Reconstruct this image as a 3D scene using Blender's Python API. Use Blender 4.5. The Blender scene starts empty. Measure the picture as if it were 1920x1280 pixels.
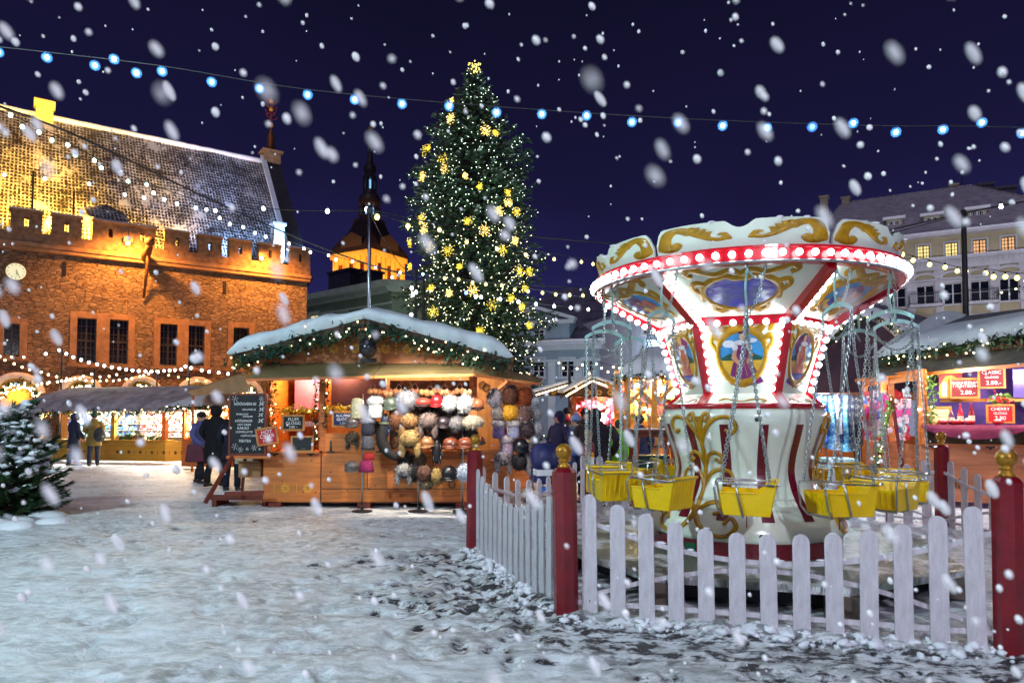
import bpy, math, random
from math import pi, sin, cos, tan, atan2, sqrt, radians
from mathutils import Vector, Matrix, noise as mnoise
import numpy as np
random.seed(7)
S = bpy.context.scene
COL = S.collection
V = Vector
# ---------------- camera ----------------
FPX = 1300.0; PITCH = math.atan(50/FPX); CAMH = 1.6; PV = 730.0
cam = bpy.data.cameras.new('camera'); camo = bpy.data.objects.new('camera', cam); COL.objects.link(camo)
camo.location = (0, 0, CAMH); camo.rotation_euler = (pi/2+PITCH, 0, 0)
cam.sensor_width = 36; cam.lens = 36*FPX/1920; cam.shift_y = 90/1920
cam.clip_start = 0.05; cam.clip_end = 1000
cam.dof.use_dof = True; cam.dof.focus_distance = 9.0; cam.dof.aperture_fstop = 2.6
S.camera = camo
def P(u, v, D):
    a = (u-960)/FPX; b = (PV-v)/FPX
    s = D/(cos(PITCH)-b*sin(PITCH))
    return V((a*s, D, CAMH+s*(sin(PITCH)+b*cos(PITCH))))
# ---------------- sky ----------------
W = bpy.data.worlds.new('World'); S.world = W; W.use_nodes = True
nt = W.node_tree; bg = nt.nodes['Background']
tc = nt.nodes.new('ShaderNodeTexCoord'); sx = nt.nodes.new('ShaderNodeSeparateXYZ'); cr = nt.nodes.new('ShaderNodeValToRGB')
nz = nt.nodes.new('ShaderNodeTexNoise'); nz.inputs['Scale'].default_value = 1.6; nz.inputs['Detail'].default_value = 4
ma = nt.nodes.new('ShaderNodeMath'); ma.operation = 'MULTIPLY_ADD'; ma.inputs[1].default_value = 0.34; 
nt.links.new(tc.outputs['Generated'], sx.inputs[0]); nt.links.new(tc.outputs['Generated'], nz.inputs['Vector'])
nt.links.new(nz.outputs['Fac'], ma.inputs[0]); nt.links.new(sx.outputs['Z'], ma.inputs[2])
nt.links.new(ma.outputs[0], cr.inputs[0]); nt.links.new(cr.outputs[0], bg.inputs[0])
e = cr.color_ramp.elements
e[0].position = 0.05; e[0].color = (0.032, 0.040, 0.19, 1)
e[1].position = 0.75; e[1].color = (0.0055, 0.0050, 0.021, 1)
m_ = e.new(0.36); m_.color = (0.0165, 0.0160, 0.085, 1)
m_ = e.new(0.5); m_.color = (0.0098, 0.0085, 0.042, 1)
bg.inputs[1].default_value = 1.0
# ---------------- night glow of the overcast town (weak, very soft sun) ----------------
sun = bpy.data.lights.new('night_glow', 'SUN'); sun.energy = 0.55; sun.angle = radians(40); sun.color = (0.78, 0.74, 1.0)
suno = bpy.data.objects.new('night_glow', sun); COL.objects.link(suno); suno.rotation_euler = (radians(38), 0, radians(-15))
S.view_settings.view_transform = 'Standard'; S.view_settings.look = 'None'; S.view_settings.exposure = 0; S.view_settings.gamma = 1
S.render.engine = 'CYCLES'
try:
    S.cycles.use_light_tree = True; S.cycles.sample_clamp_indirect = 4.0; S.cycles.max_bounces = 5
    S.cycles.caustics_reflective = False; S.cycles.caustics_refractive = False
except Exception: pass

# ---------------- helpers ----------------
def tag(o, label=None, cat=None, group=None, kind=None):
    if label: o['label'] = label
    if cat: o['category'] = cat
    if group: o['group'] = group
    if kind: o['kind'] = kind
    return o
def thing(name, label, cat, loc=(0,0,0), rz=0, group=None):
    o = bpy.data.objects.new(name, None); COL.objects.link(o); o.location = loc; o.rotation_euler = (0, 0, rz)
    o.empty_display_size = 0.2
    return tag(o, label, cat, group)
def copy_tree(o, parent=None):
    c = o.copy(); COL.objects.link(c); c.parent = parent
    if parent is not None: c.matrix_parent_inverse = o.matrix_parent_inverse.copy()
    for ch in list(o.children): copy_tree(ch, c)
    return c
ORD = ['first','second','third','fourth','fifth','sixth','seventh','eighth','ninth','tenth','eleventh','twelfth','thirteenth','fourteenth','fifteenth','sixteenth','seventeenth','eighteenth','nineteenth','twentieth','twenty-first','twenty-second','twenty-third','twenty-fourth','twenty-fifth','twenty-sixth','twenty-seventh','twenty-eighth','twenty-ninth','thirtieth']
SPLIT = {'support_block','foot_block','rib','bearer','side_roof','gilt_ball','louvre','pediment','strut','eye','lock_knob','hour_mark','hand','bulb','finger','screw','lamp_glass','drainpipe','arm','pilasters','shelf','front_boards','cross_arm','spiral','board_gap','side_boards','leg','flap'}
STUFFY = {'crown_snow','rail_snow','snow_load','bulbs','snow_cap','berries','branch_snow','cups','lights','cellophane','ledge_snow','branches','crown','foliage'}
class MB:
    def __init__(s): s.v = []; s.f = []; s.m = []
    def add(s, vs, fs, m=0):
        n = len(s.v); s.v.extend([tuple(p) for p in vs]); s.f.extend([tuple(i+n for i in f) for f in fs]); s.m.extend([m]*len(fs)); return s
    def poly(s, pts, m=0): return s.add(pts, [tuple(range(len(pts)))], m)
    def box(s, x0, x1, y0, y1, z0, z1, m=0):
        vs = [(x,y,z) for x in (x0,x1) for y in (y0,y1) for z in (z0,z1)]
        return s.add(vs, [(0,1,3,2),(4,6,7,5),(0,4,5,1),(2,3,7,6),(0,2,6,4),(1,5,7,3)], m)
    def cbox(s, c, d, m=0): return s.box(c[0]-d[0]/2, c[0]+d[0]/2, c[1]-d[1]/2, c[1]+d[1]/2, c[2]-d[2]/2, c[2]+d[2]/2, m)
    def bar(s, p, q, w, h, m=0, up=(0,0,1)):
        p = V(p); q = V(q); d = (q-p).normalized(); u = V(up)
        if abs(d.dot(u)) > .98: u = V((0,1,0))
        a = d.cross(u).normalized()*w/2; b = a.cross(d).normalized()*h/2
        vs = [p-a-b,p+a-b,p+a+b,p-a+b,q-a-b,q+a-b,q+a+b,q-a+b]
        return s.add(vs, [(3,2,1,0),(4,5,6,7),(0,1,5,4),(1,2,6,5),(2,3,7,6),(3,0,4,7)], m)
    def tube(s, pts, r, n=8, closed=False, m=0, caps=True):
        pts = [V(p) for p in pts]; N = len(pts); rs = r if isinstance(r, (list,tuple)) else [r]*N
        vs = []; prev = None
        for i, p in enumerate(pts):
            if closed: d = (pts[(i+1)%N]-pts[i-1])
            else: d = pts[min(i+1,N-1)]-pts[max(i-1,0)]
            d = d.normalized() if d.length > 1e-9 else V((0,0,1))
            if prev is None:
                a = d.cross(V((0,0,1)))
                if a.length < .1: a = d.cross(V((0,1,0)))
            else: a = prev - d*prev.dot(d)
            a.normalize(); prev = a; b = d.cross(a)
            for k in range(n):
                t = 2*pi*k/n; vs.append(p+(a*cos(t)+b*sin(t))*rs[i])
        fs = []
        for i in range(N if closed else N-1):
            j = (i+1)%N
            for k in range(n):
                l = (k+1)%n; fs.append((i*n+k, i*n+l, j*n+l, j*n+k))
        if not closed and caps:
            fs.append(tuple(range(n-1,-1,-1))); fs.append(tuple((N-1)*n+k for k in range(n)))
        return s.add(vs, fs, m)
    def lathe(s, prof, n=32, c=(0,0,0), m=0, a0=0, a1=2*pi, cap=True):
        full = abs(a1-a0-2*pi) < 1e-6; K = n if full else n+1
        vs = []; fs = []
        for r, z in prof:
            for k in range(K):
                t = a0+(a1-a0)*k/n; vs.append((c[0]+r*cos(t), c[1]+r*sin(t), c[2]+z))
        for i in range(len(prof)-1):
            for k in range(n):
                l = (k+1)%K; fs.append((i*K+k, i*K+l, (i+1)*K+l, (i+1)*K+k))
        if cap and full:
            if prof[0][0] > 1e-4: fs.append(tuple(range(K-1,-1,-1)))
            if prof[-1][0] > 1e-4: fs.append(tuple((len(prof)-1)*K+k for k in range(K)))
        return s.add(vs, fs, m)
    def ball(s, c, r, nu=12, nv=8, m=0):
        if not isinstance(r, (tuple,list)): r = (r,r,r)
        vs = [(c[0],c[1],c[2]-r[2])]
        for j in range(1, nv):
            t = -pi/2+pi*j/nv
            for i in range(nu):
                a = 2*pi*i/nu; vs.append((c[0]+r[0]*cos(t)*cos(a), c[1]+r[1]*cos(t)*sin(a), c[2]+r[2]*sin(t)))
        vs.append((c[0],c[1],c[2]+r[2])); fs = []
        for i in range(nu):
            l = (i+1)%nu; fs.append((0,1+l,1+i)); T = 1+(nv-2)*nu; fs.append((T+i,T+l,len(vs)-1))
            for j in range(nv-2): fs.append((1+j*nu+i,1+j*nu+l,1+(j+1)*nu+l,1+(j+1)*nu+i))
        return s.add(vs, fs, m)
    def prism(s, pts, off, m=0):
        off = V(off); n = len(pts); a = [V(p) for p in pts]; b = [p+off for p in a]
        fs = [tuple(range(n-1,-1,-1)), tuple(range(n,2*n))]+[(i,(i+1)%n,n+(i+1)%n,n+i) for i in range(n)]
        return s.add(a+b, fs, m)
    def loft(s, rows, m=0, closed=False):
        n = len(rows[0]); vs = [p for r in rows for p in r]; fs = []
        for i in range(len(rows)-1):
            for k in range(n if closed else n-1):
                l = (k+1)%n; fs.append((i*n+k,i*n+l,(i+1)*n+l,(i+1)*n+k))
        return s.add(vs, fs, m)
    def islands(s):
        par = list(range(len(s.v)))
        def f(i):
            while par[i] != i: par[i] = par[par[i]]; i = par[i]
            return i
        for q in s.f:
            a = f(q[0])
            for k in q[1:]:
                b = f(k)
                if a != b: par[b] = a
        out = {}
        for q, mi in zip(s.f, s.m): out.setdefault(f(q[0]), []).append((q, mi))
        return list(out.values())
    def build(s, name, mats, parent=None, smooth=False, bevel=0, loc=None, subsurf=0, auto=None):
        if name in SPLIT:
            isl = s.islands()
            if len(isl) > 1:
                o = None
                for g in isl:
                    idx = sorted({i for q,_ in g for i in q}); mp = {i:k for k,i in enumerate(idx)}; m2 = MB(); m2.v = [s.v[i] for i in idx]; m2.f = [tuple(mp[i] for i in q) for q,_ in g]; m2.m = [mi for _,mi in g]
                    o = m2._build(name, mats, parent, smooth, bevel, loc, subsurf, auto)
                return o
        o = s._build(name, mats, parent, smooth, bevel, loc, subsurf, auto)
        if name in STUFFY: o['kind'] = 'stuff'
        return o
    def _build(s, name, mats, parent=None, smooth=False, bevel=0, loc=None, subsurf=0, auto=None):
        me = bpy.data.meshes.new(name); me.from_pydata([tuple(p) for p in s.v], [], s.f)
        if not isinstance(mats, (list,tuple)): mats = [mats]
        for mm in mats: me.materials.append(mm)
        if len(mats) > 1: me.polygons.foreach_set('material_index', s.m)
        if smooth: me.polygons.foreach_set('use_smooth', [True]*len(me.polygons))
        me.update()
        o = bpy.data.objects.new(name, me); COL.objects.link(o)
        if loc is not None: o.location = loc
        if parent is not None: o.parent = parent
        if bevel:
            b = o.modifiers.new('bevel','BEVEL'); b.width = bevel; b.segments = 2; b.limit_method = 'ANGLE'; b.angle_limit = radians(40)
        if subsurf:
            b = o.modifiers.new('sub','SUBSURF'); b.levels = subsurf; b.render_levels = subsurf
        if auto: me.set_sharp_from_angle(angle=radians(auto))
        return o
def srgb(r, g, b):
    f = lambda c: ((c/255+.055)/1.055)**2.4 if c > 10 else c/255/12.92
    return (f(r), f(g), f(b))
_mc = {}
def M(name, col=(.5,.5,.5), rough=.6, var=.15, scale=6, bump=.0, bscale=40, metal=0, emit=0, coat=0, stretch=(1,1,1), sss=0, alpha=1, trans=0, c2=None):
    """principled material with noise variation of its own colour and a noise bump"""
    if name in _mc: return _mc[name]
    m = bpy.data.materials.new(name); m.use_nodes = True; _mc[name] = m
    t = m.node_tree; b = t.nodes['Principled BSDF']; N = t.nodes.new; L = t.links.new
    b.inputs['Roughness'].default_value = rough; b.inputs['Metallic'].default_value = metal
    if coat: b.inputs['Coat Weight'].default_value = coat; b.inputs['Coat Roughness'].default_value = .12
    if trans: b.inputs['Transmission Weight'].default_value = trans
    if sss: b.inputs['Subsurface Weight'].default_value = sss; b.inputs['Subsurface Radius'].default_value = (.02,.02,.025)
    b.inputs['Base Color'].default_value = (*col, 1)
    if emit:
        b.inputs['Emission Color'].default_value = (*col, 1); b.inputs['Emission Strength'].default_value = emit
    if var or bump:
        tcn = N('ShaderNodeTexCoord'); mp = N('ShaderNodeMapping'); mp.inputs['Scale'].default_value = stretch
        L(tcn.outputs['Object'], mp.inputs[0])
    if var:
        n1 = N('ShaderNodeTexNoise'); n1.inputs['Scale'].default_value = scale; n1.inputs['Detail'].default_value = 6; n1.inputs['Roughness'].default_value = .65
        L(mp.outputs[0], n1.inputs['Vector'])
        mx = N('ShaderNodeMix'); mx.data_type = 'RGBA'
        k = c2 if c2 else tuple(max(0,c*(1-2*var)) for c in col)
        k1 = col if c2 else tuple(min(1,c*(1+var)) for c in col)
        mx.inputs[6].default_value = (*k, 1); mx.inputs[7].default_value = (*k1, 1)
        r_ = N('ShaderNodeMapRange'); r_.inputs[1].default_value = .3; r_.inputs[2].default_value = .68
        L(n1.outputs['Fac'], r_.inputs[0]); L(r_.outputs[0], mx.inputs[0]); L(mx.outputs[2], b.inputs['Base Color'])
        if not emit:
            r2 = N('ShaderNodeMapRange'); r2.inputs[3].default_value = min(1,rough*1.25); r2.inputs[4].default_value = rough*.8
            L(n1.outputs['Fac'], r2.inputs[0]); L(r2.outputs[0], b.inputs['Roughness'])
    if bump:
        n2 = N('ShaderNodeTexNoise'); n2.inputs['Scale'].default_value = bscale; n2.inputs['Detail'].default_value = 5
        L(mp.outputs[0], n2.inputs['Vector']); bp = N('ShaderNodeBump'); bp.inputs['Strength'].default_value = min(1,bump); bp.inputs['Distance'].default_value = .02*max(1,bump)
        L(n2.outputs['Fac'], bp.inputs['Height']); L(bp.outputs[0], b.inputs['Normal'])
    return m
def glow(name, col=(1,1,1), strength=1):
    if name in _mc: return _mc[name]
    m = bpy.data.materials.new(name); m.use_nodes = True; _mc[name] = m
    b = m.node_tree.nodes['Principled BSDF']; b.inputs['Base Color'].default_value = (*col,1); b.inputs['Roughness'].default_value = .2
    b.inputs['Emission Color'].default_value = (*col,1); b.inputs['Emission Strength'].default_value = strength
    return m
def soft(name, col, emit=0, a=.9, pw=1.0):
    m = bpy.data.materials.new(name); m.use_nodes = True; t = m.node_tree; b = t.nodes['Principled BSDF']; b.inputs['Base Color'].default_value = (*col,1); b.inputs['Roughness'].default_value = .9
    if emit: b.inputs['Emission Color'].default_value = (*col,1); b.inputs['Emission Strength'].default_value = emit
    lw = t.nodes.new('ShaderNodeLayerWeight'); lw.inputs[0].default_value = .5; s1 = t.nodes.new('ShaderNodeMath'); s1.operation = 'SUBTRACT'; s1.inputs[0].default_value = 1; t.links.new(lw.outputs['Facing'], s1.inputs[1])
    s2 = t.nodes.new('ShaderNodeMath'); s2.operation = 'POWER'; s2.inputs[1].default_value = pw; t.links.new(s1.outputs[0], s2.inputs[0]); s3 = t.nodes.new('ShaderNodeMath'); s3.operation = 'MULTIPLY'; s3.inputs[1].default_value = a; t.links.new(s2.outputs[0], s3.inputs[0]); t.links.new(s3.outputs[0], b.inputs['Alpha']); return m
def lamp(kind, loc, energy, col, size=.1, target=None, spot=60, blend=.6, parent=None, name='lamp_light'):
    l = bpy.data.lights.new(name, kind); l.energy = energy; l.color = col
    if kind == 'AREA': l.size = size
    else: l.shadow_soft_size = size
    if kind == 'SPOT': l.spot_size = radians(spot); l.spot_blend = blend
    o = bpy.data.objects.new(name, l); COL.objects.link(o); o.location = loc
    if target is not None: o.rotation_euler = (V(target)-V(loc)).to_track_quat('-Z','Y').to_euler()
    if parent: o.parent = parent
    return o
def text_part(body, size, mat, parent, loc, rot=(pi/2,0,0), align='CENTER', ext=.002, name='lettering', shear=0, sx=1, vis=None):
    c = bpy.data.curves.new(name,'FONT'); c.body = body; c.size = size; c.align_x = align; c.align_y = 'CENTER'; c.extrude = ext; c.shear = shear; c.resolution_u = 3
    t = bpy.data.objects.new(name, c); COL.objects.link(t)
    dg = bpy.context.evaluated_depsgraph_get(); me = bpy.data.meshes.new_from_object(t.evaluated_get(dg))
    COL.objects.unlink(t); bpy.data.objects.remove(t)
    me.materials.clear(); me.materials.append(mat)
    o = bpy.data.objects.new(name, me); COL.objects.link(o); o.location = loc; o.rotation_euler = rot; o.scale = (sx,1,1); o.parent = parent
    return o
def wall_holes(mb, x0, x1, z0, z1, holes, y=0, depth=.25, m=0, back=True):
    """front wall in the xz plane facing -y, with rectangular openings and reveals"""
    xs = sorted({x0,x1,*[min(max(h[0],x0),x1) for h in holes],*[min(max(h[1],x0),x1) for h in holes]}); zs = sorted({z0,z1,*[min(max(h[2],z0),z1) for h in holes],*[min(max(h[3],z0),z1) for h in holes]})
    for i in range(len(xs)-1):
        for j in range(len(zs)-1):
            cx = (xs[i]+xs[i+1])/2; cz = (zs[j]+zs[j+1])/2
            if any(h[0]<cx<h[1] and h[2]<cz<h[3] for h in holes): continue
            mb.poly([(xs[i],y,zs[j]),(xs[i+1],y,zs[j]),(xs[i+1],y,zs[j+1]),(xs[i],y,zs[j+1])], m)
    for a,b,c,d in holes:
        mb.poly([(a,y,c),(a,y+depth,c),(a,y+depth,d),(a,y,d)], m); mb.poly([(b,y,c),(b,y,d),(b,y+depth,d),(b,y+depth,c)], m)
        mb.poly([(a,y,c),(b,y,c),(b,y+depth,c),(a,y+depth,c)], m); mb.poly([(a,y,d),(a,y+depth,d),(b,y+depth,d),(b,y,d)], m)
def to_plane(u, v, origin, ang):
    """pixel ray meets the vertical plane through origin with direction ang -> local x, z"""
    p = P(u, v, 1.0); d = V((p.x, p.y, p.z-CAMH)); e = V((cos(ang), sin(ang))); o = V(origin[:2])
    det = d.x*(-e.y)+e.x*d.y
    s = (o.x*(-e.y)+e.x*o.y)/det
    pt = V((d.x*s, d.y*s)); return (pt-o).dot(e), CAMH+d.z*s
def vnoise(x, y, seed=0):
    xi = np.floor(x).astype(int); yi = np.floor(y).astype(int); xf = x-xi; yf = y-yi
    def h(a, b):
        n = (a*374761393+b*668265263+seed*974634777) & 0x7fffffff
        n = ((n ^ (n >> 13))*1274126177) & 0x7fffffff
        return (n & 0xffff)/65535.0
    u = xf*xf*(3-2*xf); w = yf*yf*(3-2*yf)
    return (h(xi,yi)*(1-u)+h(xi+1,yi)*u)*(1-w)+(h(xi,yi+1)*(1-u)+h(xi+1,yi+1)*u)*w
# ---------------- shared materials ----------------
SNOW = M('snow', (.82,.85,.9), .55, .06, 3, .5, 18, sss=.0)
WOODO = M('orange_timber', srgb(206,112,44), .45, .22, 2.2, .25, 30, stretch=(1,1,9), coat=.15)
WOODH = M('orange_timber_boards', srgb(214,122,50), .42, .2, 2.2, .25, 30, stretch=(.6,1,7), coat=.15)
WOODD = M('dark_timber', srgb(84,52,36), .6, .25, 3, .3, 30, stretch=(1,1,8))
WOODR = M('red_brown_timber', srgb(120,48,28), .5, .2, 4, .2, 30)
OLIVE = M('olive_boards', srgb(122,108,72), .6, .2, 2, .3, 25, stretch=(.4,1,3))
STEEL = M('steel', (.55,.58,.62), .28, .1, 20, 0, metal=1)
IRON = M('black_iron', (.02,.02,.022), .5, .1, 20)
GOLD = M('gold_paint', srgb(198,150,30), .35, .2, 8, .1, 30, metal=.35)
LEAF = M('fir_garland', srgb(24,62,34), .6, .35, 12)
LEAFD = M('fir_needles', (.012,.03,.016), .65, .4, 3)
WARMB = glow('warm_bulb', (1,.78,.42), 22)
TINYW = glow('tiny_warm_bulb', (1,.82,.45), 9)
TINYC = glow('tiny_white_bulb', (.8,.95,1), 9)
BLACK = M('black_void', (.008,.008,.012), .4, 0)
CHALK = M('chalk', (.9,.9,.9), .8, 0)
# ---------------- ground ----------------
FP = [V((3.33,4.7,0)), V((.43,5.55,0)), V((-.45,8.3,0)), V((1.2,11.0,0)), V((3.7,11.7,0)), V((6.05,9.8,0)), V((6.2,6.35,0))]
def ground():
    m = bpy.data.materials.new('trodden_snow'); m.use_nodes = True; t = m.node_tree; N = t.nodes.new; L = t.links.new; b = t.nodes['Principled BSDF']
    tcn = N('ShaderNodeTexCoord'); mp = N('ShaderNodeMapping'); mp.inputs['Scale'].default_value = (.55,1.0,1); mp.inputs['Rotation'].default_value = (0,0,.15); L(tcn.outputs['Object'], mp.inputs[0])
    def nz(s, d=8, r=.65, dist=0):
        n = N('ShaderNodeTexNoise'); n.inputs['Scale'].default_value = s; n.inputs['Detail'].default_value = d; n.inputs['Roughness'].default_value = r; n.inputs['Distortion'].default_value = dist; L(mp.outputs[0], n.inputs['Vector']); return n
    def rng(src, a, c_, lo=0, hi=1):
        q = N('ShaderNodeMapRange'); q.inputs[1].default_value = a; q.inputs[2].default_value = c_; q.inputs[3].default_value = lo; q.inputs[4].default_value = hi; L(src, q.inputs[0]); return q.outputs[0]
    def mix(fac, a, c_):
        q = N('ShaderNodeMix'); q.data_type = 'RGBA'; L(fac, q.inputs[0])
        for i, k in ((6,a),(7,c_)):
            if isinstance(k, tuple): q.inputs[i].default_value = (*k,1)
            else: L(k, q.inputs[i])
        return q.outputs[2]
    def mul(a, c_):
        q = N('ShaderNodeMath'); q.operation = 'MULTIPLY'; L(a, q.inputs[0]); L(c_, q.inputs[1]); return q.outputs[0]
    big = nz(.5, 5); mid = nz(2.6, 9, .72, .4); fine = nz(14, 8, .7); sp = nz(11.0, 10, .7, 0)
    c = mix(rng(mid.outputs['Fac'], .40, .60), (.36,.38,.37), (.78,.84,.88))
    c = mix(rng(big.outputs['Fac'], .48, .68, 0, .45), c, (.84,.89,.93))
    c = mix(rng(nz(.9, 6, .6).outputs['Fac'], .50, .34, 0, .55), c, (.38,.36,.34))
    c = mix(rng(fine.outputs['Fac'], .44, .60, 0, .85), c, (.9,.93,.97))
    at = N('ShaderNodeAttribute'); at.attribute_name = 'bare'
    bare = mul(rng(sp.outputs['Fac'], .47, .55), rng(at.outputs['Fac'], .05, .6))
    sp2 = nz(4.5, 12, .78, 0)
    q = N('ShaderNodeMath'); q.operation = 'MAXIMUM'; L(bare, q.inputs[0]); L(mul(rng(sp2.outputs['Fac'], .66, .73, 0, .6), rng(at.outputs['Fac'], -1, 1, .6, 1)), q.inputs[1])
    c = mix(q.outputs[0], c, (.045,.042,.045))
    L(c, b.inputs['Base Color']); L(rng(q.outputs[0], 0, 1, .5, .25), b.inputs['Roughness'])
    b1 = N('ShaderNodeBump'); b1.inputs['Strength'].default_value = .7; b1.inputs['Distance'].default_value = .06; L(mid.outputs['Fac'], b1.inputs['Height'])
    b2 = N('ShaderNodeBump'); b2.inputs['Strength'].default_value = .7; b2.inputs['Distance'].default_value = .035; L(fine.outputs['Fac'], b2.inputs['Height']); L(b1.outputs[0], b2.inputs['Normal']); L(b2.outputs[0], b.inputs['Normal'])
    xs = np.concatenate([np.linspace(-400,-40,10), np.linspace(-36,-9.2,60), np.linspace(-9,-4,110), np.linspace(-3.97,6.5,400), np.linspace(6.55,10,60), np.linspace(10.3,40,50), np.linspace(50,400,8)])
    ys = np.concatenate([np.linspace(-60,-2,12), np.linspace(0,2.2,10), np.linspace(2.3,7,220), np.linspace(7.03,14,170), np.linspace(14.1,30,120), np.linspace(31,60,20), np.linspace(80,500,10)])
    X, Y = np.meshgrid(xs, ys)
    near = np.clip((45-np.hypot(X,Y))/20, 0, 1)
    Z = (vnoise(X*.7, Y*.9, 1)-.5)*.05+(vnoise(X*2.3, Y*3.4, 2)-.5)*.035+(vnoise(X*6, Y*9, 3)-.5)*.02+(vnoise(X*14, Y*17, 4)-.5)*.011+(vnoise(X*31, Y*35, 5)-.5)*.008
    def dseg(a, b_):
        dx, dy = b_.x-a.x, b_.y-a.y; L2 = dx*dx+dy*dy; tt = np.clip(((X-a.x)*dx+(Y-a.y)*dy)/L2, 0, 1); return np.hypot(X-a.x-tt*dx, Y-a.y-tt*dy)
    d = np.minimum.reduce([dseg(FP[i], FP[(i+1)%7]) for i in range(7)])
    lump = .35+.65*vnoise(X*4, Y*4, 9)+.5*(vnoise(X*11, Y*11, 10)-.5)
    Z = Z+.09*np.exp(-(d/.16)**2)*lump
    # boot prints and churned snow just outside the near fence corner
    bz = np.zeros_like(X)
    rr = random.Random(5)
    for i in range(520):
        if i < 150:
            tt = rr.random(); q0 = FP[1].lerp(FP[2], tt); px = q0.x-.15-abs(rr.gauss(0,.7)); py = q0.y-.2+rr.gauss(0,.25)
        elif i < 185: px = rr.uniform(-.5,3.6); py = 4.9-.2*px-abs(rr.gauss(0,.3))
        elif i > 230: py = rr.uniform(3.2,11); px = rr.uniform(-.62,.1)*py
        else: px = rr.uniform(-6,0); py = rr.uniform(8.5,11.2)
        a = rr.uniform(0,pi); ca, sa = cos(a), sin(a); u_ = (X-px)*ca+(Y-py)*sa; v_ = -(X-px)*sa+(Y-py)*ca
        g = np.exp(-((u_/.13)**2+(v_/.055)**2)**2); Z = Z-.028*g; bz = np.maximum(bz, g*(1 if i < 185 else .6 if i < 231 else .12))
    q1 = np.exp(-(np.minimum(dseg(FP[1]+V((-.3,0,0)), FP[2]+V((-.3,-.4,0))), dseg(FP[0]+V((0,-.4,0)), FP[1]+V((0,-.4,0))))/.45)**2)
    bz = np.clip(np.maximum(bz, q1*.8), 0, 1)
    Z = Z*near-.004
    Z = np.where((np.hypot(X-2.49, Y-7.5) < 2.2), np.minimum(Z, .01), Z)
    nx, ny = len(xs), len(ys)
    vs = np.stack([X.ravel(), Y.ravel(), Z.ravel()], 1)
    i = np.arange(nx*ny).reshape(ny, nx); fs = np.stack([i[:-1,:-1].ravel(), i[:-1,1:].ravel(), i[1:,1:].ravel(), i[1:,:-1].ravel()], 1)
    me = bpy.data.meshes.new('ground'); me.from_pydata(vs.tolist(), [], fs.tolist()); me.materials.append(m)
    me.polygons.foreach_set('use_smooth', [True]*len(me.polygons))
    a = me.attributes.new('bare', 'FLOAT', 'POINT'); a.data.foreach_set('value', bz.ravel().astype(np.float32))
    o = bpy.data.objects.new('ground', me); COL.objects.link(o); o['kind'] = 'structure'
    # loose snow clods pushed up along the fence
    mb = MB(); rr = random.Random(11)
    for i_ in range(900):
        seg = rr.choice([0,0,0,1,1,1,2,6]); a_, b_ = FP[seg], FP[(seg+1)%7]; t_ = rr.random(); q0 = a_.lerp(b_, t_)
        nrm = V((-(b_-a_).y, (b_-a_).x, 0)).normalized(); q0 = q0+nrm*rr.gauss(.04,.11)
        s_ = abs(rr.gauss(.010,.012))+.005
        mb.ball((q0.x, q0.y, .02+rr.random()*.035), (s_*rr.uniform(.8,1.6), s_*rr.uniform(.8,1.5), s_*rr.uniform(.6,1)), 7, 5); mb.v[-30:] = [tuple(c+rr.gauss(0,s_*.16) for c in p) for p in mb.v[-30:]]
    o = mb.build('snow_clods', SNOW, smooth=True); tag(o, 'broken lumps of snow heaped along the foot of the picket fence', 'snow', kind='stuff')
ground()
# ---------------- old stone town hall ----------------
def stone_mat():
    m = bpy.data.materials.new('rough_limestone'); m.use_nodes = True; t = m.node_tree; N = t.nodes.new; L = t.links.new; b = t.nodes['Principled BSDF']
    tcn = N('ShaderNodeTexCoord'); mp = N('ShaderNodeMapping'); mp.inputs['Scale'].default_value = (1.9,1.9,4.6); L(tcn.outputs['Object'], mp.inputs[0])
    w = N('ShaderNodeTexNoise'); w.inputs['Scale'].default_value = 1.2; L(mp.outputs[0], w.inputs['Vector'])
    mx = N('ShaderNodeMix'); mx.data_type = 'RGBA'; mx.blend_type = 'ADD'; mx.inputs[0].default_value = .5; L(mp.outputs[0], mx.inputs[6]); L(w.outputs['Color'], mx.inputs[7])
    vo = N('ShaderNodeTexVoronoi'); vo.inputs['Scale'].default_value = 1.6; L(mx.outputs[2], vo.inputs['Vector'])
    ve = N('ShaderNodeTexVoronoi'); ve.feature = 'DISTANCE_TO_EDGE'; ve.inputs['Scale'].default_value = 1.6; L(mx.outputs[2], ve.inputs['Vector'])
    n = N('ShaderNodeTexNoise'); n.inputs['Scale'].default_value = 9; n.inputs['Detail'].default_value = 8; L(mp.outputs[0], n.inputs['Vector'])
    cr = N('ShaderNodeValToRGB'); L(vo.outputs['Color'], cr.inputs[0]); cr.color_ramp.elements[0].color = (.17,.12,.085,1); cr.color_ramp.elements[1].color = (.46,.36,.25,1)
    mm = N('ShaderNodeMix'); mm.data_type = 'RGBA'; mm.blend_type = 'MULTIPLY'; mm.inputs[0].default_value = .9; L(cr.outputs[0], mm.inputs[6])
    r = N('ShaderNodeMapRange'); r.inputs[1].default_value = 0; r.inputs[2].default_value = .12; r.inputs[3].default_value = .45; L(ve.outputs[0], r.inputs[0]); L(r.outputs[0], mm.inputs[7]); L(mm.outputs[2], b.inputs['Base Color'])
    ad = N('ShaderNodeMath'); ad.operation = 'MULTIPLY_ADD'; ad.inputs[1].default_value = .6; L(n.outputs['Fac'], ad.inputs[0]); L(r.outputs[0], ad.inputs[2])
    bp = N('ShaderNodeBump'); bp.inputs['Strength'].default_value = 1; bp.inputs['Distance'].default_value = .22; L(ad.outputs[0], bp.inputs['Height']); L(bp.outputs[0], b.inputs['Normal']); b.inputs['Roughness'].default_value = .85
    return m
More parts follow.
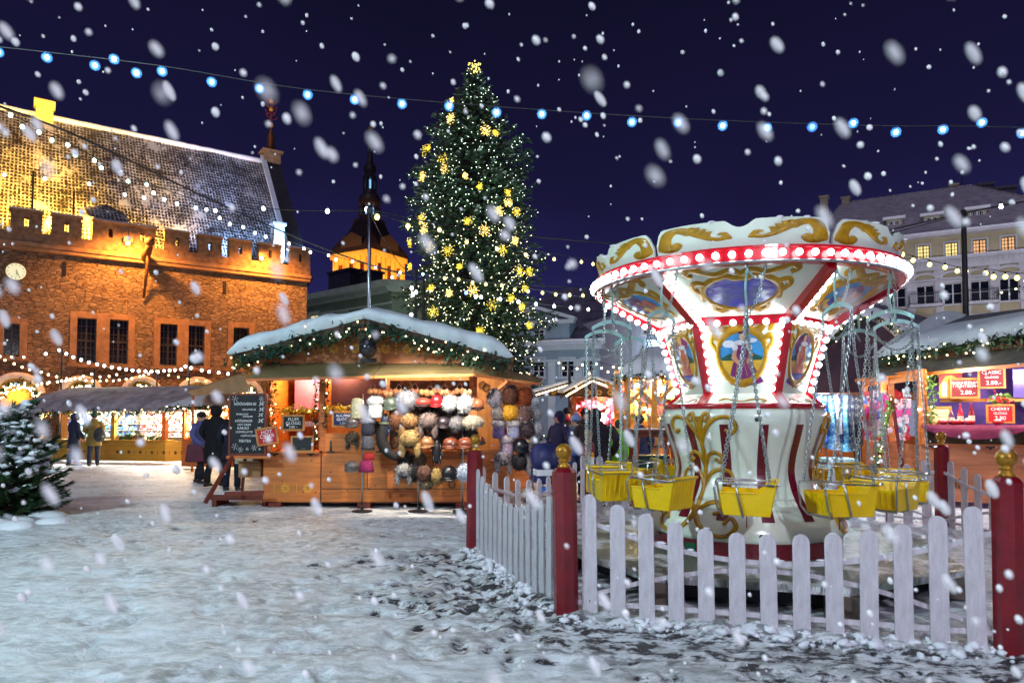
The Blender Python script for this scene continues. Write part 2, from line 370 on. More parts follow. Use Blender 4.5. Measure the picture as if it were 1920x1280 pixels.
def tile_mat():
    m = bpy.data.materials.new('snow_and_lightstreak_tiles'); m.use_nodes = True; t = m.node_tree; N = t.nodes.new; L = t.links.new; b = t.nodes['Principled BSDF']
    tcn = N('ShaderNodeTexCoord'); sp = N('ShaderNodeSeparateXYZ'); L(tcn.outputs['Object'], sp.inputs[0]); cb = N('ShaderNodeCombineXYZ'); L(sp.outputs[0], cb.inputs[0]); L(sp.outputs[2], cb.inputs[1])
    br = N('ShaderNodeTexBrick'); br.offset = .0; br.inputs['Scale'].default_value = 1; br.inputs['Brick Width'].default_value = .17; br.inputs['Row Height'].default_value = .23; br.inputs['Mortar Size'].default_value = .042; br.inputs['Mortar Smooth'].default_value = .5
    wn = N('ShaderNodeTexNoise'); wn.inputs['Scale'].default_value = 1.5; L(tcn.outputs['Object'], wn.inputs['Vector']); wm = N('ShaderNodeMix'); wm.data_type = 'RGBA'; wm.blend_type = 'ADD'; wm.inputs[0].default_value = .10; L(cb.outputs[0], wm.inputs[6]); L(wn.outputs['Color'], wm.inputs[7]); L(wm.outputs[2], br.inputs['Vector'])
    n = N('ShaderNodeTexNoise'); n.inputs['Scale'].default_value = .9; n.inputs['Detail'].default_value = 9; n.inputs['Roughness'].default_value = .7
    mp = N('ShaderNodeMapping'); mp.inputs['Scale'].default_value = (1.1,1,.10); L(tcn.outputs['Object'], mp.inputs[0]); L(mp.outputs[0], n.inputs['Vector'])  # stretched noise: snow cover whose upright streaks stand in for roof lamp light
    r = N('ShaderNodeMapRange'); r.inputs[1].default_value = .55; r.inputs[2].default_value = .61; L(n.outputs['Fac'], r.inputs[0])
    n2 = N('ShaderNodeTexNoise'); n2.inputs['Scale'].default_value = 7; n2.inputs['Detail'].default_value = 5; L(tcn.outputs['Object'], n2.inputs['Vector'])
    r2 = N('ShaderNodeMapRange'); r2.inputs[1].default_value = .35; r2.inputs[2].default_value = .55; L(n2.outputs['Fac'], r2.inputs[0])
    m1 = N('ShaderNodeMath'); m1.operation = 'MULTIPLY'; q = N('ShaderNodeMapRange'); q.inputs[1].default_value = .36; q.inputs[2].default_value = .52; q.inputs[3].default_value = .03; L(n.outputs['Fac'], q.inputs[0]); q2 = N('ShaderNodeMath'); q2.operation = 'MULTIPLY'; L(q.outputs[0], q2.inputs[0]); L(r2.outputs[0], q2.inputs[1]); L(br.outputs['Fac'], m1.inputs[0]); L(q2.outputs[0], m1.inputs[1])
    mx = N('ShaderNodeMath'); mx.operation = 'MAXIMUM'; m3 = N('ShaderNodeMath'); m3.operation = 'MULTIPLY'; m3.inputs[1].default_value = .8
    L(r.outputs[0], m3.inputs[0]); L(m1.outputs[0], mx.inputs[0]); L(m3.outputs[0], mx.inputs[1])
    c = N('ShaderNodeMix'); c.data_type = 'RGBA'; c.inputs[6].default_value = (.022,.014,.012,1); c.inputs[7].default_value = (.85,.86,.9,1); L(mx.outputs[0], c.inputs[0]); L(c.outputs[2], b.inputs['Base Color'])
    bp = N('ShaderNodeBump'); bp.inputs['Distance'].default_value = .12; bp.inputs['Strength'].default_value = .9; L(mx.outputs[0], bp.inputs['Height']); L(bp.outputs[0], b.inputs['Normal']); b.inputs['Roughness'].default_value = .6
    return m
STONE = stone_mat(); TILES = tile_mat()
TRIMS = M('dressed_stone', srgb(150,120,90), .8, .2, 3, .3, 30)
GLASSN = M('night_glass', (.012,.014,.022), .12, .3, .8)
YELP = M('yellow_plaster', srgb(214,176,96), .8, .1, 3)
HO = P(573, 780, 40); HO.z = 0; HA = atan2(.577, .817)
def hl(u, v): return to_plane(u, v, HO, HA)
def town_hall():
    T = thing('town_hall', 'old limestone town hall with battlements and snowy tiled roof', 'town hall', HO, HA)
    zs = hl(572,524)[1]; zt = hl(577,472.5)[1]; L0 = -26
    H = []
    for a,b,t,bo in ((8,37,607,665),(145,181,597,678),(206,241,600,681),(301,333,608,684),(354,384,611,685),(438,467,615,688)):
        x0,_ = hl(a,t); x1,_ = hl(b,t); zz1 = hl((a+b)/2,t)[1]; zz0 = hl((a+b)/2,bo)[1]; H.append((x0,x1,zz0,zz1))
    mb = MB(); wall_holes(mb, L0, 0, 0, zs, H, 0, .5)
    mb.poly([(0,0,0),(0,12,0),(0,12,zs),(0,0,zs)]); mb.poly([(L0,12,0),(0,12,0),(0,12,zs),(L0,12,zs)])
    w = mb.build('wall', STONE, T)
    for a,b,c,d in H:
        g = MB(); g.poly([(a,.3,c),(b,.3,c),(b,.3,d),(a,.3,d)]); go = g.build('window', GLASSN, T)
        f = MB(); wd = (b-a); 
        for k in (0,1,2): x = a+wd*k/2; f.box(x-.04,x+.04,.22,.29,c,d)
        for k in range(1,6): z = c+(d-c)*k/6; h_ = .05 if k == 3 else .015; f.box(a,b,.25,.288,z-h_,z+h_)
        for k in (1,3): x = a+wd*k/4; f.box(x-.012,x+.012,.25,.288,c,d)
        f.build('frame', M('dark_window_bars',(.03,.025,.025),.5), go)
        f = MB(); s_ = .3
        f.box(a-s_,a,-.05,.12,c-.1,d+s_); f.box(b,b+s_,-.05,.12,c-.1,d+s_); f.box(a,b,-.05,.12,d,d+s_); f.box(a-s_-.1,b+s_+.1,-.14,.1,c-.28,c-.1)
        f.build('surround', TRIMS, go, bevel=.02)
    # string course and battlements
    mb = MB(); mb.box(L0,.12,-.42,.2,zs,zs+.2); mb.box(L0,.08,-.34,.2,zs-.18,zs-.002); mb.build('string_course', TRIMS, T, bevel=.02)
    zc = zs+.20; mb = MB()
    mer = [(19,78),(96,153),(173,239),(240,290),(309,353),(370,414),(428,469),(483,525),(542,577)]
    ms = [(hl(a,440)[0], hl(b,440)[0]) for a,b in mer]; ms[-1] = (ms[-1][0], .06)
    x = ms[0][0]; ms = [(x-2.1*k-1.3-.0, x-2.1*k-.5) for k in (5,4,3,2,1)]+ms
    zb = zt-.95
    mb.box(L0,.06,-.32,.18,zc,zb)
    STB = M('parapet_stone', srgb(128,104,80), .85, .3, 4, .6, 12)
    par = mb.build('parapet', STB, T)
    snow = MB()
    for i,(a,b) in enumerate(ms):
        k = MB(); wall_holes(k, a, b, zb+.002, zt, [((a+b)/2-.09,(a+b)/2+.09,zb+.25,zb+.68)], -.32, .5)
        k.poly([(a,-.32,zb),(a,-.32,zt),(a,.18,zt),(a,.18,zb)]); k.poly([(b,-.32,zb),(b,.18,zb),(b,.18,zt),(b,-.32,zt)]); k.poly([(a,-.32,zt),(b,-.32,zt),(b,.18,zt),(a,.18,zt)])
        mo = k.build('merlon', STB, T)
        k = MB(); k.box(a-.06,b+.06,-.38,.24,zt+.002,zt+.09); k.build('coping', TRIMS, mo, bevel=.02)
        snow.box(a-.03,b+.03,-.3,.2,zt+.092,zt+.16)
    snow.build('snow_cap', SNOW, T, bevel=.03)
    # roof
    ev = .9; rg = 8.6
    # ridge height from the photograph's ridge end
    ro = HO+V((-sin(HA),cos(HA),0))*rg
    xr, zr = to_plane(492,305,ro,HA); ze = zb-.2
    mb = MB(); nx_, ny_ = 90, 36; rows = []
    for j in range(ny_+1):
        t = j/ny_; row = []
        for i in range(nx_+1):
            x = L0+(-.9+xr*t*1.0-L0)*(i/nx_) if False else L0+((-.6*(1-t)+xr*t)-L0)*i/nx_
            bump = .10*sin(x*1.3+2*sin(t*3))*.5+.05*mnoise.noise(V((x*.5,t*3,0)))
            row.append((x, ev+(rg-ev)*t-bump*.8, ze+(zr-ze)*t+bump))
        rows.append(row)
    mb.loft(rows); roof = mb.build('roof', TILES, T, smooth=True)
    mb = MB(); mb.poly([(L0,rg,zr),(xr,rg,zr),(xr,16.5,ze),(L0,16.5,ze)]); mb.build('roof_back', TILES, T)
    # snow ridge and edge
    mb = MB(); pts = [(L0+(xr-L0)*i/60, rg+.05*mnoise.noise(V((i*.7,0,0))), zr+.1+.05*mnoise.noise(V((i*.5,3,0)))) for i in range(61)]
    mb.tube(pts, .17, 7); mb.build('ridge_snow', SNOW, T, smooth=True)
    # gable coping at the right end
    mb = MB(); G = M('gable_coping', srgb(60,52,60), .8, .2, 4)
    e1 = (-.6,ev-.3,ze-.3); e2 = (xr,rg,zr+.35); wv = V((1.15,0,0))
    mb.prism([e1,e2,(xr,rg+.6,zr+.35),(-.6+.0,ev+.6,ze-.6)], wv); mb.prism([(xr,rg,zr+.35),(xr,16.6,ze),(xr,16.0,ze-.6),(xr,rg,zr-.4)], wv)
    mb.poly([(0.3,.3,zs),(0.3,rg,zr),(0.3,16,zs)])
    mb.build('gable', G, T)
    mb = MB(); mb.bar(V(e1)+V((0,-.05,.1)), V(e2)+V((0,-.05,.1)), .3, .16); mb.build('verge_snow', SNOW, T)
    # ridge chimney
    cx, cz = to_plane(83,222,ro,HA); mb = MB(); h_ = to_plane(83,192,ro,HA)[1]
    mb.box(cx-.42,cx+.42,rg-.4,rg+.4,cz-.6,h_-.35); mb.box(cx-.52,cx+.52,rg-.5,rg+.5,h_-.35,h_); mb.build('chimney', M('limewashed_chimney', srgb(220,190,120), .8), T, bevel=.03)
    # pinnacle on the gable
    px = xr+.55; zp = zr+.35
    mb = MB(); mb.box(px-.55,px+.55,rg-.5,rg+.5,zp-.4,zp+.35); mb.box(px-.7,px+.7,rg-.65,rg+.65,zp+.35,zp+.5); pin = mb.build('pinnacle', TRIMS, T, bevel=.03)
    mb = MB(); ztp = to_plane(497,178,ro,HA)[1]
    mb.lathe([(.3,zp+.5),(.34,zp+.8),(.2,zp+1.1),(.26,zp+1.5),(.12,zp+1.9),(.07,zp+2.2),(.05,ztp)],10,(px,rg,0)); mb.build('spire', M('pinnacle_bronze', srgb(110,70,35), .4, metal=.6), pin, smooth=True)
    mb = MB()
    for zz in (zp+2.4, zp+4.1, ztp-.9): mb.ball((px,rg,zz),.17,10,8)
    mb.build('gilt_ball', GOLD, pin, smooth=True)
    mb = MB()
    for k in range(16):
        a = k*2.4; z0 = zp+2.75+.09*k; mb.tube([(px,rg,z0),(px+.32*cos(a),rg+.1*sin(a),z0+.1),(px+.42*cos(a),rg,z0+.3)],.025,5)
    mb.build('vane', M('red_iron', srgb(140,40,30), .5), pin)
    # small dormer roof behind the parapet
    dx0 = hl(176,430)[0]; dx1 = hl(236,430)[0]; dz = zt+.1
    mb = MB(); mb.box(dx0,dx1,.25,2.6,zb,dz+.25); mb.build('dormer', M('dormer_boards', srgb(120,80,50), .7), T)
    mb = MB(); c = ((dx0+dx1)/2, 2.2, dz+1.5); q = [(dx0-.25,.1,dz+.2),(dx1+.25,.1,dz+.2),(dx1+.25,3.2,dz+1.4),(dx0-.25,3.2,dz+1.4)]
    for i in (0,1,3): mb.poly([q[i],q[(i+1)%4],c])
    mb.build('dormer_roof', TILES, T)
    # blue-lit corner turret chimney
    x0 = hl(519,450)[0]; x1 = hl(538,450)[0]; mb = MB(); z1 = hl(528,418)[1]; mb.box(x0,x1,.5,1.2,zb-.5,z1); mb.box(x0-.1,x1+.1,.4,1.3,z1,z1+.15); mb.build('turret', M('pale_plaster', (.75,.74,.72), .8), T)
    # clock
    cx, cz = hl(30,511); r_ = abs(hl(52,511)[0]-cx); mb = MB()
    def disc(mb, r, y0, y1, n=40): mb.prism([(cx+r*cos(2*pi*k/n), y0, cz+r*sin(2*pi*k/n)) for k in range(n)], (0,y1-y0,0))
    disc(mb, r_, -.28, 0); ck = mb.build('clock', M('clock_ring', srgb(120,95,50), .4, metal=.4), T)
    mb = MB(); disc(mb, r_*.86, -.30, -.282); mb.build('dial', glow('lit_clock_dial', srgb(228,232,190), .75), ck)
    mb = MB()
    for k in range(12):
        a = 2*pi*k/12; mb.bar((cx+r_*.62*sin(a),-.31,cz+r_*.62*cos(a)),(cx+r_*.79*sin(a),-.31,cz+r_*.79*cos(a)),.02,.07,up=(0,1,0))
    mb.build('hour_mark', BLACK, ck)
    mb = MB(); mb.bar((cx,-.33,cz+.1),(cx+r_*.35,-.33,cz-r_*.62),.02,.06,up=(0,1,0)); mb.bar((cx,-.34,cz),(cx+r_*.12,-.34,cz-r_*.42),.02,.09,up=(0,1,0)); mb.build('hand', BLACK, ck)
    # water spout figure on the cornice
    gx, gz = hl(270,490); mb = MB()
    mb.tube([(gx,-.2,gz+.1),(gx,-1.0,gz+.2),(gx,-1.7,gz+.35),(gx,-2.0,gz+.6)],[.2,.2,.17,.1],8); mb.ball((gx,-1.95,gz+.62),(.24,.26,.22)); mb.tube([(gx,-1.7,gz+.5),(gx+.25,-1.9,gz+.85)],[.08,.02],5); mb.tube([(gx,-1.7,gz+.5),(gx-.25,-1.9,gz+.85)],[.08,.02],5)
    mb.tube([(gx,-1.4,gz+.2),(gx+.05,-.7,gz-.6),(gx,-.15,gz-1.9)],[.06,.08,.06],6)
    mb.build('water_spout', M('copper_spout', srgb(120,84,50), .6, .3, 9, .5, 20), T, smooth=True)
    # narrow vents
    for u,v in ((421,540),(120,505)):
        x,z = hl(u,v); mb = MB(); mb.box(x-.09,x+.09,-.02,.05,z-.35,z+.35); mb.build('vent', BLACK, T)
    # arcade
    for u,v,hw in ((34,711,44),(150,716,34),(261,716,32),(364,718,34),(450,720,30)):
        cx, cz = hl(u,v); w_ = abs(hl(u+hw,v)[0]-cx); n = 22; z0 = 0.0; zsp = cz-w_*1.05
        def arch(r, y): return [(cx-r,y,z0)]+[(cx-r*cos(pi*k/n)*(1), y, zsp+ (r+w_*.05)*sin(pi*k/n)**.9) for k in range(n+1)]+[(cx+r,y,z0)]
        A, B = arch(w_+.0,-1.0), arch(w_-.32,-1.0); mb = MB()
        vs = A+B; nn = len(A); fs = [(i,i+1,nn+i+1,nn+i) for i in range(nn-1)]; mb.add(vs, fs)
        A2 = arch(w_,-.0); B2 = arch(w_-.32,-.06)
        mb.add(A+A2, [(i,nn+i,nn+i+1,i+1) for i in range(nn-1)]); mb.add(B+B2, [(i,i+1,nn+i+1,nn+i) for i in range(nn-1)])
        ar = mb.build('arch', M('arch_render', srgb(206,160,84), .8, .15, 3), T)
        mb = MB(); mb.poly([(p[0],-.05,p[2]) for p in B2]); mb.build('arch_niche', YELP, ar)
        mb = MB(); mb.tube([(p[0],-1.02,p[2]+.12) for p in arch(w_+.02,0)[2:-2]], .15, 7); mb.build('arch_snow', M('lamplight_tinted_snow',(.85,.8,.7),.6,.1,3,.5,10), ar, smooth=True)  # warm lamplight is put into this snow colour
        g = MB(); l = MB()
        pp = arch(w_-.3,-1.15)[1:-1]
        for a_,b_ in zip(pp, pp[1:]):
            for q in range(16):
                t = random.random(); c = V(a_).lerp(V(b_), t)+V((random.gauss(0,.1),random.gauss(0,.08),random.gauss(0,.1))); d = V((random.gauss(0,1),random.gauss(0,1),random.gauss(0,1))).normalized()*.14; e_ = d.cross(V((random.random(),.3,.5))).normalized()*.05
                g.poly([c-e_,c+d*.5+e_,c+d,c-d*.3])
            for q in range(2):
                t = random.random(); c = V(a_).lerp(V(b_), t)+V((random.gauss(0,.1),-.12,random.gauss(0,.1))); l.ball(c,.04,5,4)
        go = g.build('garland', LEAF, ar); l.build('bulbs', TINYW, go)
        lamp('POINT', (cx,-.6,zsp+.2), 50, (1,.62,.2), .15, parent=ar)
    # flood lamps: two on the parapet, washes from the square, roof floods behind the parapet
    for u,v,en in ((237,457,800),(485,485,650)):
        x,z = hl(u,v); mb = MB(); mb.box(x-.2,x+.2,-.75,-.45,z-.05,z+.2); mb.bar((x,-.6,z+.1),(x,-.2,z+.1),.06,.06); fl = mb.build('flood_lamp', IRON, T)
        mb = MB(); mb.ball((x,-.62,z-.09),.1,8,6); mb.build('lamp_glass', glow('sodium_lamp', (1,.5,.12), 40), fl)
        lamp('SPOT', (x,-2.1,z+.35), en*4.6, (1,.33,.05), .15, (x+.5,.2,z-5), 150, .8, fl)
        lamp('POINT', (x,-1.0,z-.25), 110, (1,.42,.07), .15, parent=fl)
    for x,en in ((-19.5,2400),(-12.5,1900),(-5.0,1700)):
        lamp('SPOT', (x,-9,1.5), en*.36, (1,.34,.08), .3, (x+1,0,6.0), 80, .9, T)
    for x,z,en,col in ((hl(165,425)[0],zt-.3,1500,(1,.62,.12)),(hl(60,440)[0],zt-.3,1300,(1,.6,.12)),(hl(300,440)[0],zt-.3,620,(1,.62,.14)),(hl(20,440)[0]-2,zt,900,(1,.62,.15)),(hl(530,470)[0],zt-.2,750,(.25,.5,1)),(hl(440,470)[0],zt-.2,420,(.35,.55,1))):
        lamp('SPOT', (x,.2,z-.4), en*(6.5 if col[2] < .5 else 6), (1,.5,.05) if col[2] < .5 else col, .12, (x-.4,5.5,z+6.5), 120, .7, T)
    for u,en,col in ((30,7000,(1,.5,.05)),(95,6000,(1,.5,.05)),(150,6500,(1,.52,.06)),(228,5500,(1,.55,.08)),(290,4500,(1,.55,.1)),(350,3800,(1,.58,.14)),(405,3000,(.5,.62,1)),(455,4200,(.35,.5,1)),(505,3600,(.3,.5,1))):
        x = hl(u,440)[0]; lamp('SPOT', (x,.0,zt-.25), en, col, .08, (x-.3,6.2,zt+7.2), 34, .35, T)
town_hall()
# ---------------- church tower far behind ----------------
def church():
    D = 112; k = D/FPX; base = P(690,780,D); base.z = 0
    T = thing('church_tower', 'slender baroque church spire with floodlit ochre belfry', 'church', base, radians(-32)*-1)
    z = lambda v: P(690, v, D).z
    OC = M('ochre_render', srgb(226,176,84), .8, .15, .5); CU = M('dark_copper', srgb(52,36,34), .5, .25, 1.2, metal=.2)
    h = 4.05; zb0, zb1 = z(600), z(482)
    mb = MB(); hs = []
    for s in (-2.3,0,2.3): hs.append((s-.55,s+.55,z(530),z(502)))
    for a in range(4):
        q = MB(); wall_holes(q, -h, h, 0, zb1, hs, -h, .6); R = Matrix.Rotation(a*pi/2,3,'Z'); mb.add([R@V(p) for p in q.v], q.f)
    w = mb.build('belfry', OC, T); 
    mb = MB()
    for a in range(4):
        R = Matrix.Rotation(a*pi/2,3,'Z'); q = MB()
        for s in (-3.8,-2.9,-1.7,-.6,.6,1.7,2.9,3.8): q.box(s-.13,s+.13,-h-.12,-h,z(545),z(492))
        q.box(-h-.3,h+.3,-h-.35,-h,zb1-.8,zb1); q.box(-h-.1,h+.1,-h-.15,-h,z(545)-.3,z(545)); mb.add([R@V(p) for p in q.v], q.f)
    mb.build('pilasters', OC, w)
    mb = MB()
    for s in (-2.3,0,2.3):
        for a in range(4):
            R = Matrix.Rotation(a*pi/2,3,'Z'); q = MB(); q.poly([(s-.55,-h+.4,z(530)),(s+.55,-h+.4,z(530)),(s+.55,-h+.4,z(502)),(s-.55,-h+.4,z(502))]); mb.add([R@V(p) for p in q.v], q.f)
    mb.build('louvre', M('belfry_louvre', srgb(120,50,20), .8), w)
    # square bell-cast roof with pediments
    mb = MB(); rows = []
    for r, v in ((h+.5,482),(h+.1,470),(h-.7,455),(h-1.6,440),(2.0,428),(1.7,412)):
        rows.append([(r,-r,z(v)),(r,r,z(v)),(-r,r,z(v)),(-r,-r,z(v))])
    mb.loft(rows, closed=True); mb.build('lower_roof', CU, T)
    mb = MB()
    for a in range(4):
        R = Matrix.Rotation(a*pi/2,3,'Z'); q = MB(); q.prism([(-2.2,-h-.2,zb1),(2.2,-h-.2,zb1),(2.2,-h-.2,z(458)),(0,-h-.2,z(446)),(-2.2,-h-.2,z(458))],(0,1.6,0)); mb.add([R@V(p) for p in q.v], q.f)
    mb.build('pediment', M('pediment_copper', srgb(52,34,28), .6), T)
    rr = k
    mb = MB(); mb.lathe([(22*rr,z(440)),(22*rr,z(412)),(20*rr,z(411))],8,a0=0); mb.build('drum', CU, T)
    mb = MB(); zz = [(19,412),(19,408)]; mb.lathe([(19*rr,z(412)),(19*rr,z(406))],8)
    for a in range(8): t = 2*pi*a/8; mb.cbox((17.5*rr*cos(t),17.5*rr*sin(t),(z(406)+z(388))/2),(.45,.45,z(388)-z(406)))
    mb.lathe([(18*rr,z(388)),(20*rr,z(384)),(21*rr,z(377)),(19*rr,z(370)),(13*rr,z(363)),(12*rr,z(357))],16); mb.build('lantern', CU, T)
    mb = MB()
    for a in range(8): t = 2*pi*a/8+.39; mb.cbox((11*rr*cos(t),11*rr*sin(t),(z(357)+z(336))/2),(.3,.3,z(336)-z(357)))
    mb.lathe([(12*rr,z(336)),(13*rr,z(332)),(9*rr,z(328)),(12*rr,z(320)),(11*rr,z(312)),(6.5*rr,z(307)),(4.5*rr,z(290)),(2.3*rr,z(262)),(.8*rr,z(243)),(.4*rr,z(225))],16); mb.build('spire', CU, T)
    mb = MB(); mb.ball((0,0,z(241)),.32,10,8); mb.build('gilt_ball', GOLD, T)
    mb = MB(); mb.box(-.02,.9,-.02,.02,z(229),z(226)); mb.build('weathervane', IRON, T)
    mb = MB(); mb.lathe([(8*rr,z(404)),(8*rr,z(390))],12); mb.lathe([(6*rr,z(355)),(6*rr,z(338))],12); mb.build('lit_lantern_core', glow('blue_lantern_light',(.25,.6,1),1.1), T)
    for a, en in ((.0,9000),(pi/2,9000),(-pi/2,9000)):
        c_, s_ = cos(a), sin(a); x, y = 0*c_+15*s_, -15*c_
        lamp('SPOT', (x,y,z(600)), en*2.4, (1,.56,.14), .6, (0,0,z(510)), 62, .6, T)
    T.rotation_euler = (0,0,radians(-30))
church()
# ---------------- houses round the square ----------------
def window(T, x0, x1, z0, z1, y=.18, lit=None, frame=None, nx=2, nz_=3, sur=None, sw=.14, name='window'):
    g = MB(); g.poly([(x0,y,z0),(x1,y,z0),(x1,y,z1),(x0,y,z1)]); o = g.build(name, lit or GLASSN, T)
    f = MB(); t = .045
    f.box(x0,x0+t*1.4,y-.08,y-.01,z0,z1); f.box(x1-t*1.4,x1,y-.08,y-.01,z0,z1); f.box(x0+t*1.4,x1-t*1.4,y-.08,y-.01,z1-t*1.4,z1); f.box(x0+t*1.4,x1-t*1.4,y-.08,y-.01,z0,z0+t*1.4)
    for i in range(1,nx): x = x0+(x1-x0)*i/nx; tt = t if i*2 == nx else t*.45; f.box(x-tt,x+tt,y-.075,y-.012,z0+t,z1-t)
    for i in range(1,nz_): z = z0+(z1-z0)*i/nz_; f.box(x0+t,x1-t,y-.07,y-.014,z-t*.45,z+t*.45)
    f.build('frame', frame or WHITEF, o)
    if sur:
        s = MB(); s.box(x0-sw,x0,-.07,.03,z0,z1+sw); s.box(x1,x1+sw,-.07,.03,z0,z1+sw); s.box(x0,x1,-.07,.03,z1,z1+sw); s.box(x0-sw-.05,x1+sw+.05,-.14,.03,z0-.12,z0)
        s.build('surround', sur, o)
    return o
WHITEF = M('white_joinery', (.7,.72,.74), .5, .1, 5)
ROOFS = M('snow_dusted_roof', (.42,.38,.42), .7, .25, 1.6, .6, 9, stretch=(1,1,5))
LITY = glow('lit_window_yellow', (1,.8,.3), 1.0); LITO = glow('lit_window_amber', (1,.55,.25), .75)
def right_palace():
    A = P(1920,780,52); B = P(1663,780,56.5); A.z = B.z = 0; d = (A-B).normalized(); ang = atan2(d.y, d.x); O = B.copy()
    T = thing('palace', 'long pale yellow palace with dormered snowy roof and balconies', 'building', O, ang)
    pl = lambda u, v: to_plane(u, v, O, ang)
    WALL = M('yellow_grey_render', srgb(184,174,140), .8, .12, .7); TRIM = M('white_stucco', (.62,.62,.64), .75, .1, 1)
    zE = pl(1790,441)[1]; zC0 = pl(1800,503)[1]; zC1 = pl(1800,487)[1]; x0, x1 = pl(1480,500)[0]-2, pl(1920,500)[0]+8; zB = pl(1800,590)[1]
    up = []; 
    for i, (u, w) in enumerate(((1552,22),(1605,22),(1680,22),(1731,24),(1784,25),(1837,26),(1891,27),(1948,28))):
        xc = pl(u,470)[0]; hw = (pl(u+w/2,470)[0]-xc); za, zb = pl(u,487-(u-1731)*.105)[1], pl(u,460-(u-1731)*.105)[1]; up.append((xc-hw,xc+hw,za,zb,i))
    lo = []
    for i, u in enumerate((1500,1560,1622,1682,1735,1787,1838,1893,1950)):
        xc = pl(u,550)[0]; hw = .62; za, zb = pl(u,573-(u-1735)*.06)[1], pl(u,535-(u-1735)*.09)[1]; lo.append((xc-hw,xc+hw,za,zb,i))
    mb = MB(); wall_holes(mb, x0, x1, 0, zE, [h[:4] for h in up+lo], 0, .3); mb.poly([(x1,0,0),(x1,12,0),(x1,12,zE),(x1,0,zE)]); mb.poly([(x0,0,0),(x0,12,0),(x0,12,zE),(x0,0,zE)]); mb.build('wall', WALL, T)
    lits = {3:LITY,4:LITY,5:LITO,6:LITO}
    for a,b,c,d_,i in up: window(T,a,b,c,d_,.2,lits.get(i),M('brown_joinery',(.1,.07,.04),.6),4,4,TRIM,.12)
    for a,b,c,d_,i in lo:
        w = window(T,a,b,c,d_,.25,None,WHITEF,2,2,TRIM,.25)
        s = MB(); n = 12; xc = (a+b)/2; r = (b-a)/2+.35; top = d_+.45; A_ = [(xc-r*cos(pi*k/n),-.16,top+.55*sin(pi*k/n)) for k in range(n+1)]; B_ = [(xc-(r-.25)*cos(pi*k/n),-.16,top+.36*sin(pi*k/n)) for k in range(n+1)]
        s.add(A_+B_, [(k,k+1,n+2+k,n+1+k) for k in range(n)]); s.add(A_+[(p[0],0,p[2]) for p in A_], [(k,n+1+k,n+2+k,k+1) for k in range(n)]); s.box(a-.4,b+.4,-.2,.02,d_+.28,d_+.42); s.build('pediment', TRIM, w)
        if i in (4,6,2):
            s = MB(); s.box(a-.5,b+.5,-1.0,0,c-.2,c-.05); bal = s.build('balcony', TRIM, T); s = MB()
            for k in range(17): x = a-.45+(b-a+.9)*k/16; s.box(x-.015,x+.015,-.97,-.94,c-.05,c+.85)
            s.box(a-.48,b+.48,-.99,-.93,c+.85,c+.9)
            for k in range(8): y = -.95+.9*k/7; s.box(a-.47,a-.44,y-.015,y+.015,c-.05,c+.85); s.box(b+.44,b+.47,y-.015,y+.015,c-.05,c+.85)
            s.build('railing', IRON, bal)
            s = MB(); s.box(a-.45,b+.45,-.93,-.1,c-.05,c+.03); s.build('balcony_snow', SNOW, bal)
    for xc in [ (lo[k][1]+lo[k+1][0])/2 for k in range(len(lo)-1)]:
        if True:
            s = MB(); s.box(xc-.28,xc+.28,-.14,0,zB-1.0,zC0-.35); s.box(xc-.36,xc+.36,-.2,0,zC0-.35,zC0-.003); s.box(xc-.34,xc+.34,-.18,-.142,zB-1,zB-.6); s.build('pilaster', TRIM, T)
    s = MB(); s.box(x0,x1+.1,-.3,0,zC0,zC1); s.box(x0,x1+.2,-.55,0,zC1,zC1+.2); 
    k = x0
    while k < x1: s.box(k,k+.16,-.42,-.302,zC1-.28,zC1-.08); k += .32
    s.box(x0,x1,-.25,0,zB-.3,zB); s.build('cornice', TRIM, T)
    s = MB(); s.box(x0,x1,-.55,-.02,zC1+.202,zC1+.3); s.box(x0-.3,x1+.3,-.72,.3,zE+.18,zE+.34); s.build('ledge_snow', SNOW, T, bevel=.03)
    s = MB(); s.box(x0-.3,x1+.3,-.7,.3,zE-.02,zE+.178); s.build('eaves', TRIM, T)
    # hipped roof
    ro = O+V((-sin(ang),cos(ang),0))*6.5
    rx0, rz = to_plane(1578,378,ro,ang); rx1, rz1 = to_plane(1822,352,ro,ang); rz = (rz+rz1)/2; e = zE+.34
    mb = MB(); A_, B_, C_, D_ = (x0,-.5,e),(x1-3.5,-.5,e),(x1-3.5,13.5,e),(x0,13.5,e); R0, R1 = (rx0,6.5,rz),(rx1,6.5,rz)
    xa = pl(1510,400)[0]
    A_ = (xa,-.5,e); D_ = (xa,13.5,e)
    mb.poly([A_,B_,R1,R0]); mb.poly([B_,C_,R1]); mb.poly([C_,D_,R0,R1]); mb.poly([D_,A_,R0]); rf = mb.build('roof', ROOFS, T)
    mb = MB(); mb.tube([R0,R1],.12,6); mb.tube([R1,B_],.09,6); mb.tube([R0,A_],.09,6); mb.build('ridge_tiles', M('snowy_ridge',(.3,.27,.3),.8,.5,5), rf)
    mb = MB(); mb.poly([(x0-8,-.5,e),(xa+1,-.5,e),(xa+2,6,rz-1.3),(x0-4,6,rz-1.3)]); mb.poly([(x1-3.4,-.5,e),(x1+3,-.5,e),(x1+3,7,rz+.5),(x1-3.4,7,rz-1.5)]); mb.build('side_roof', ROOFS, T)
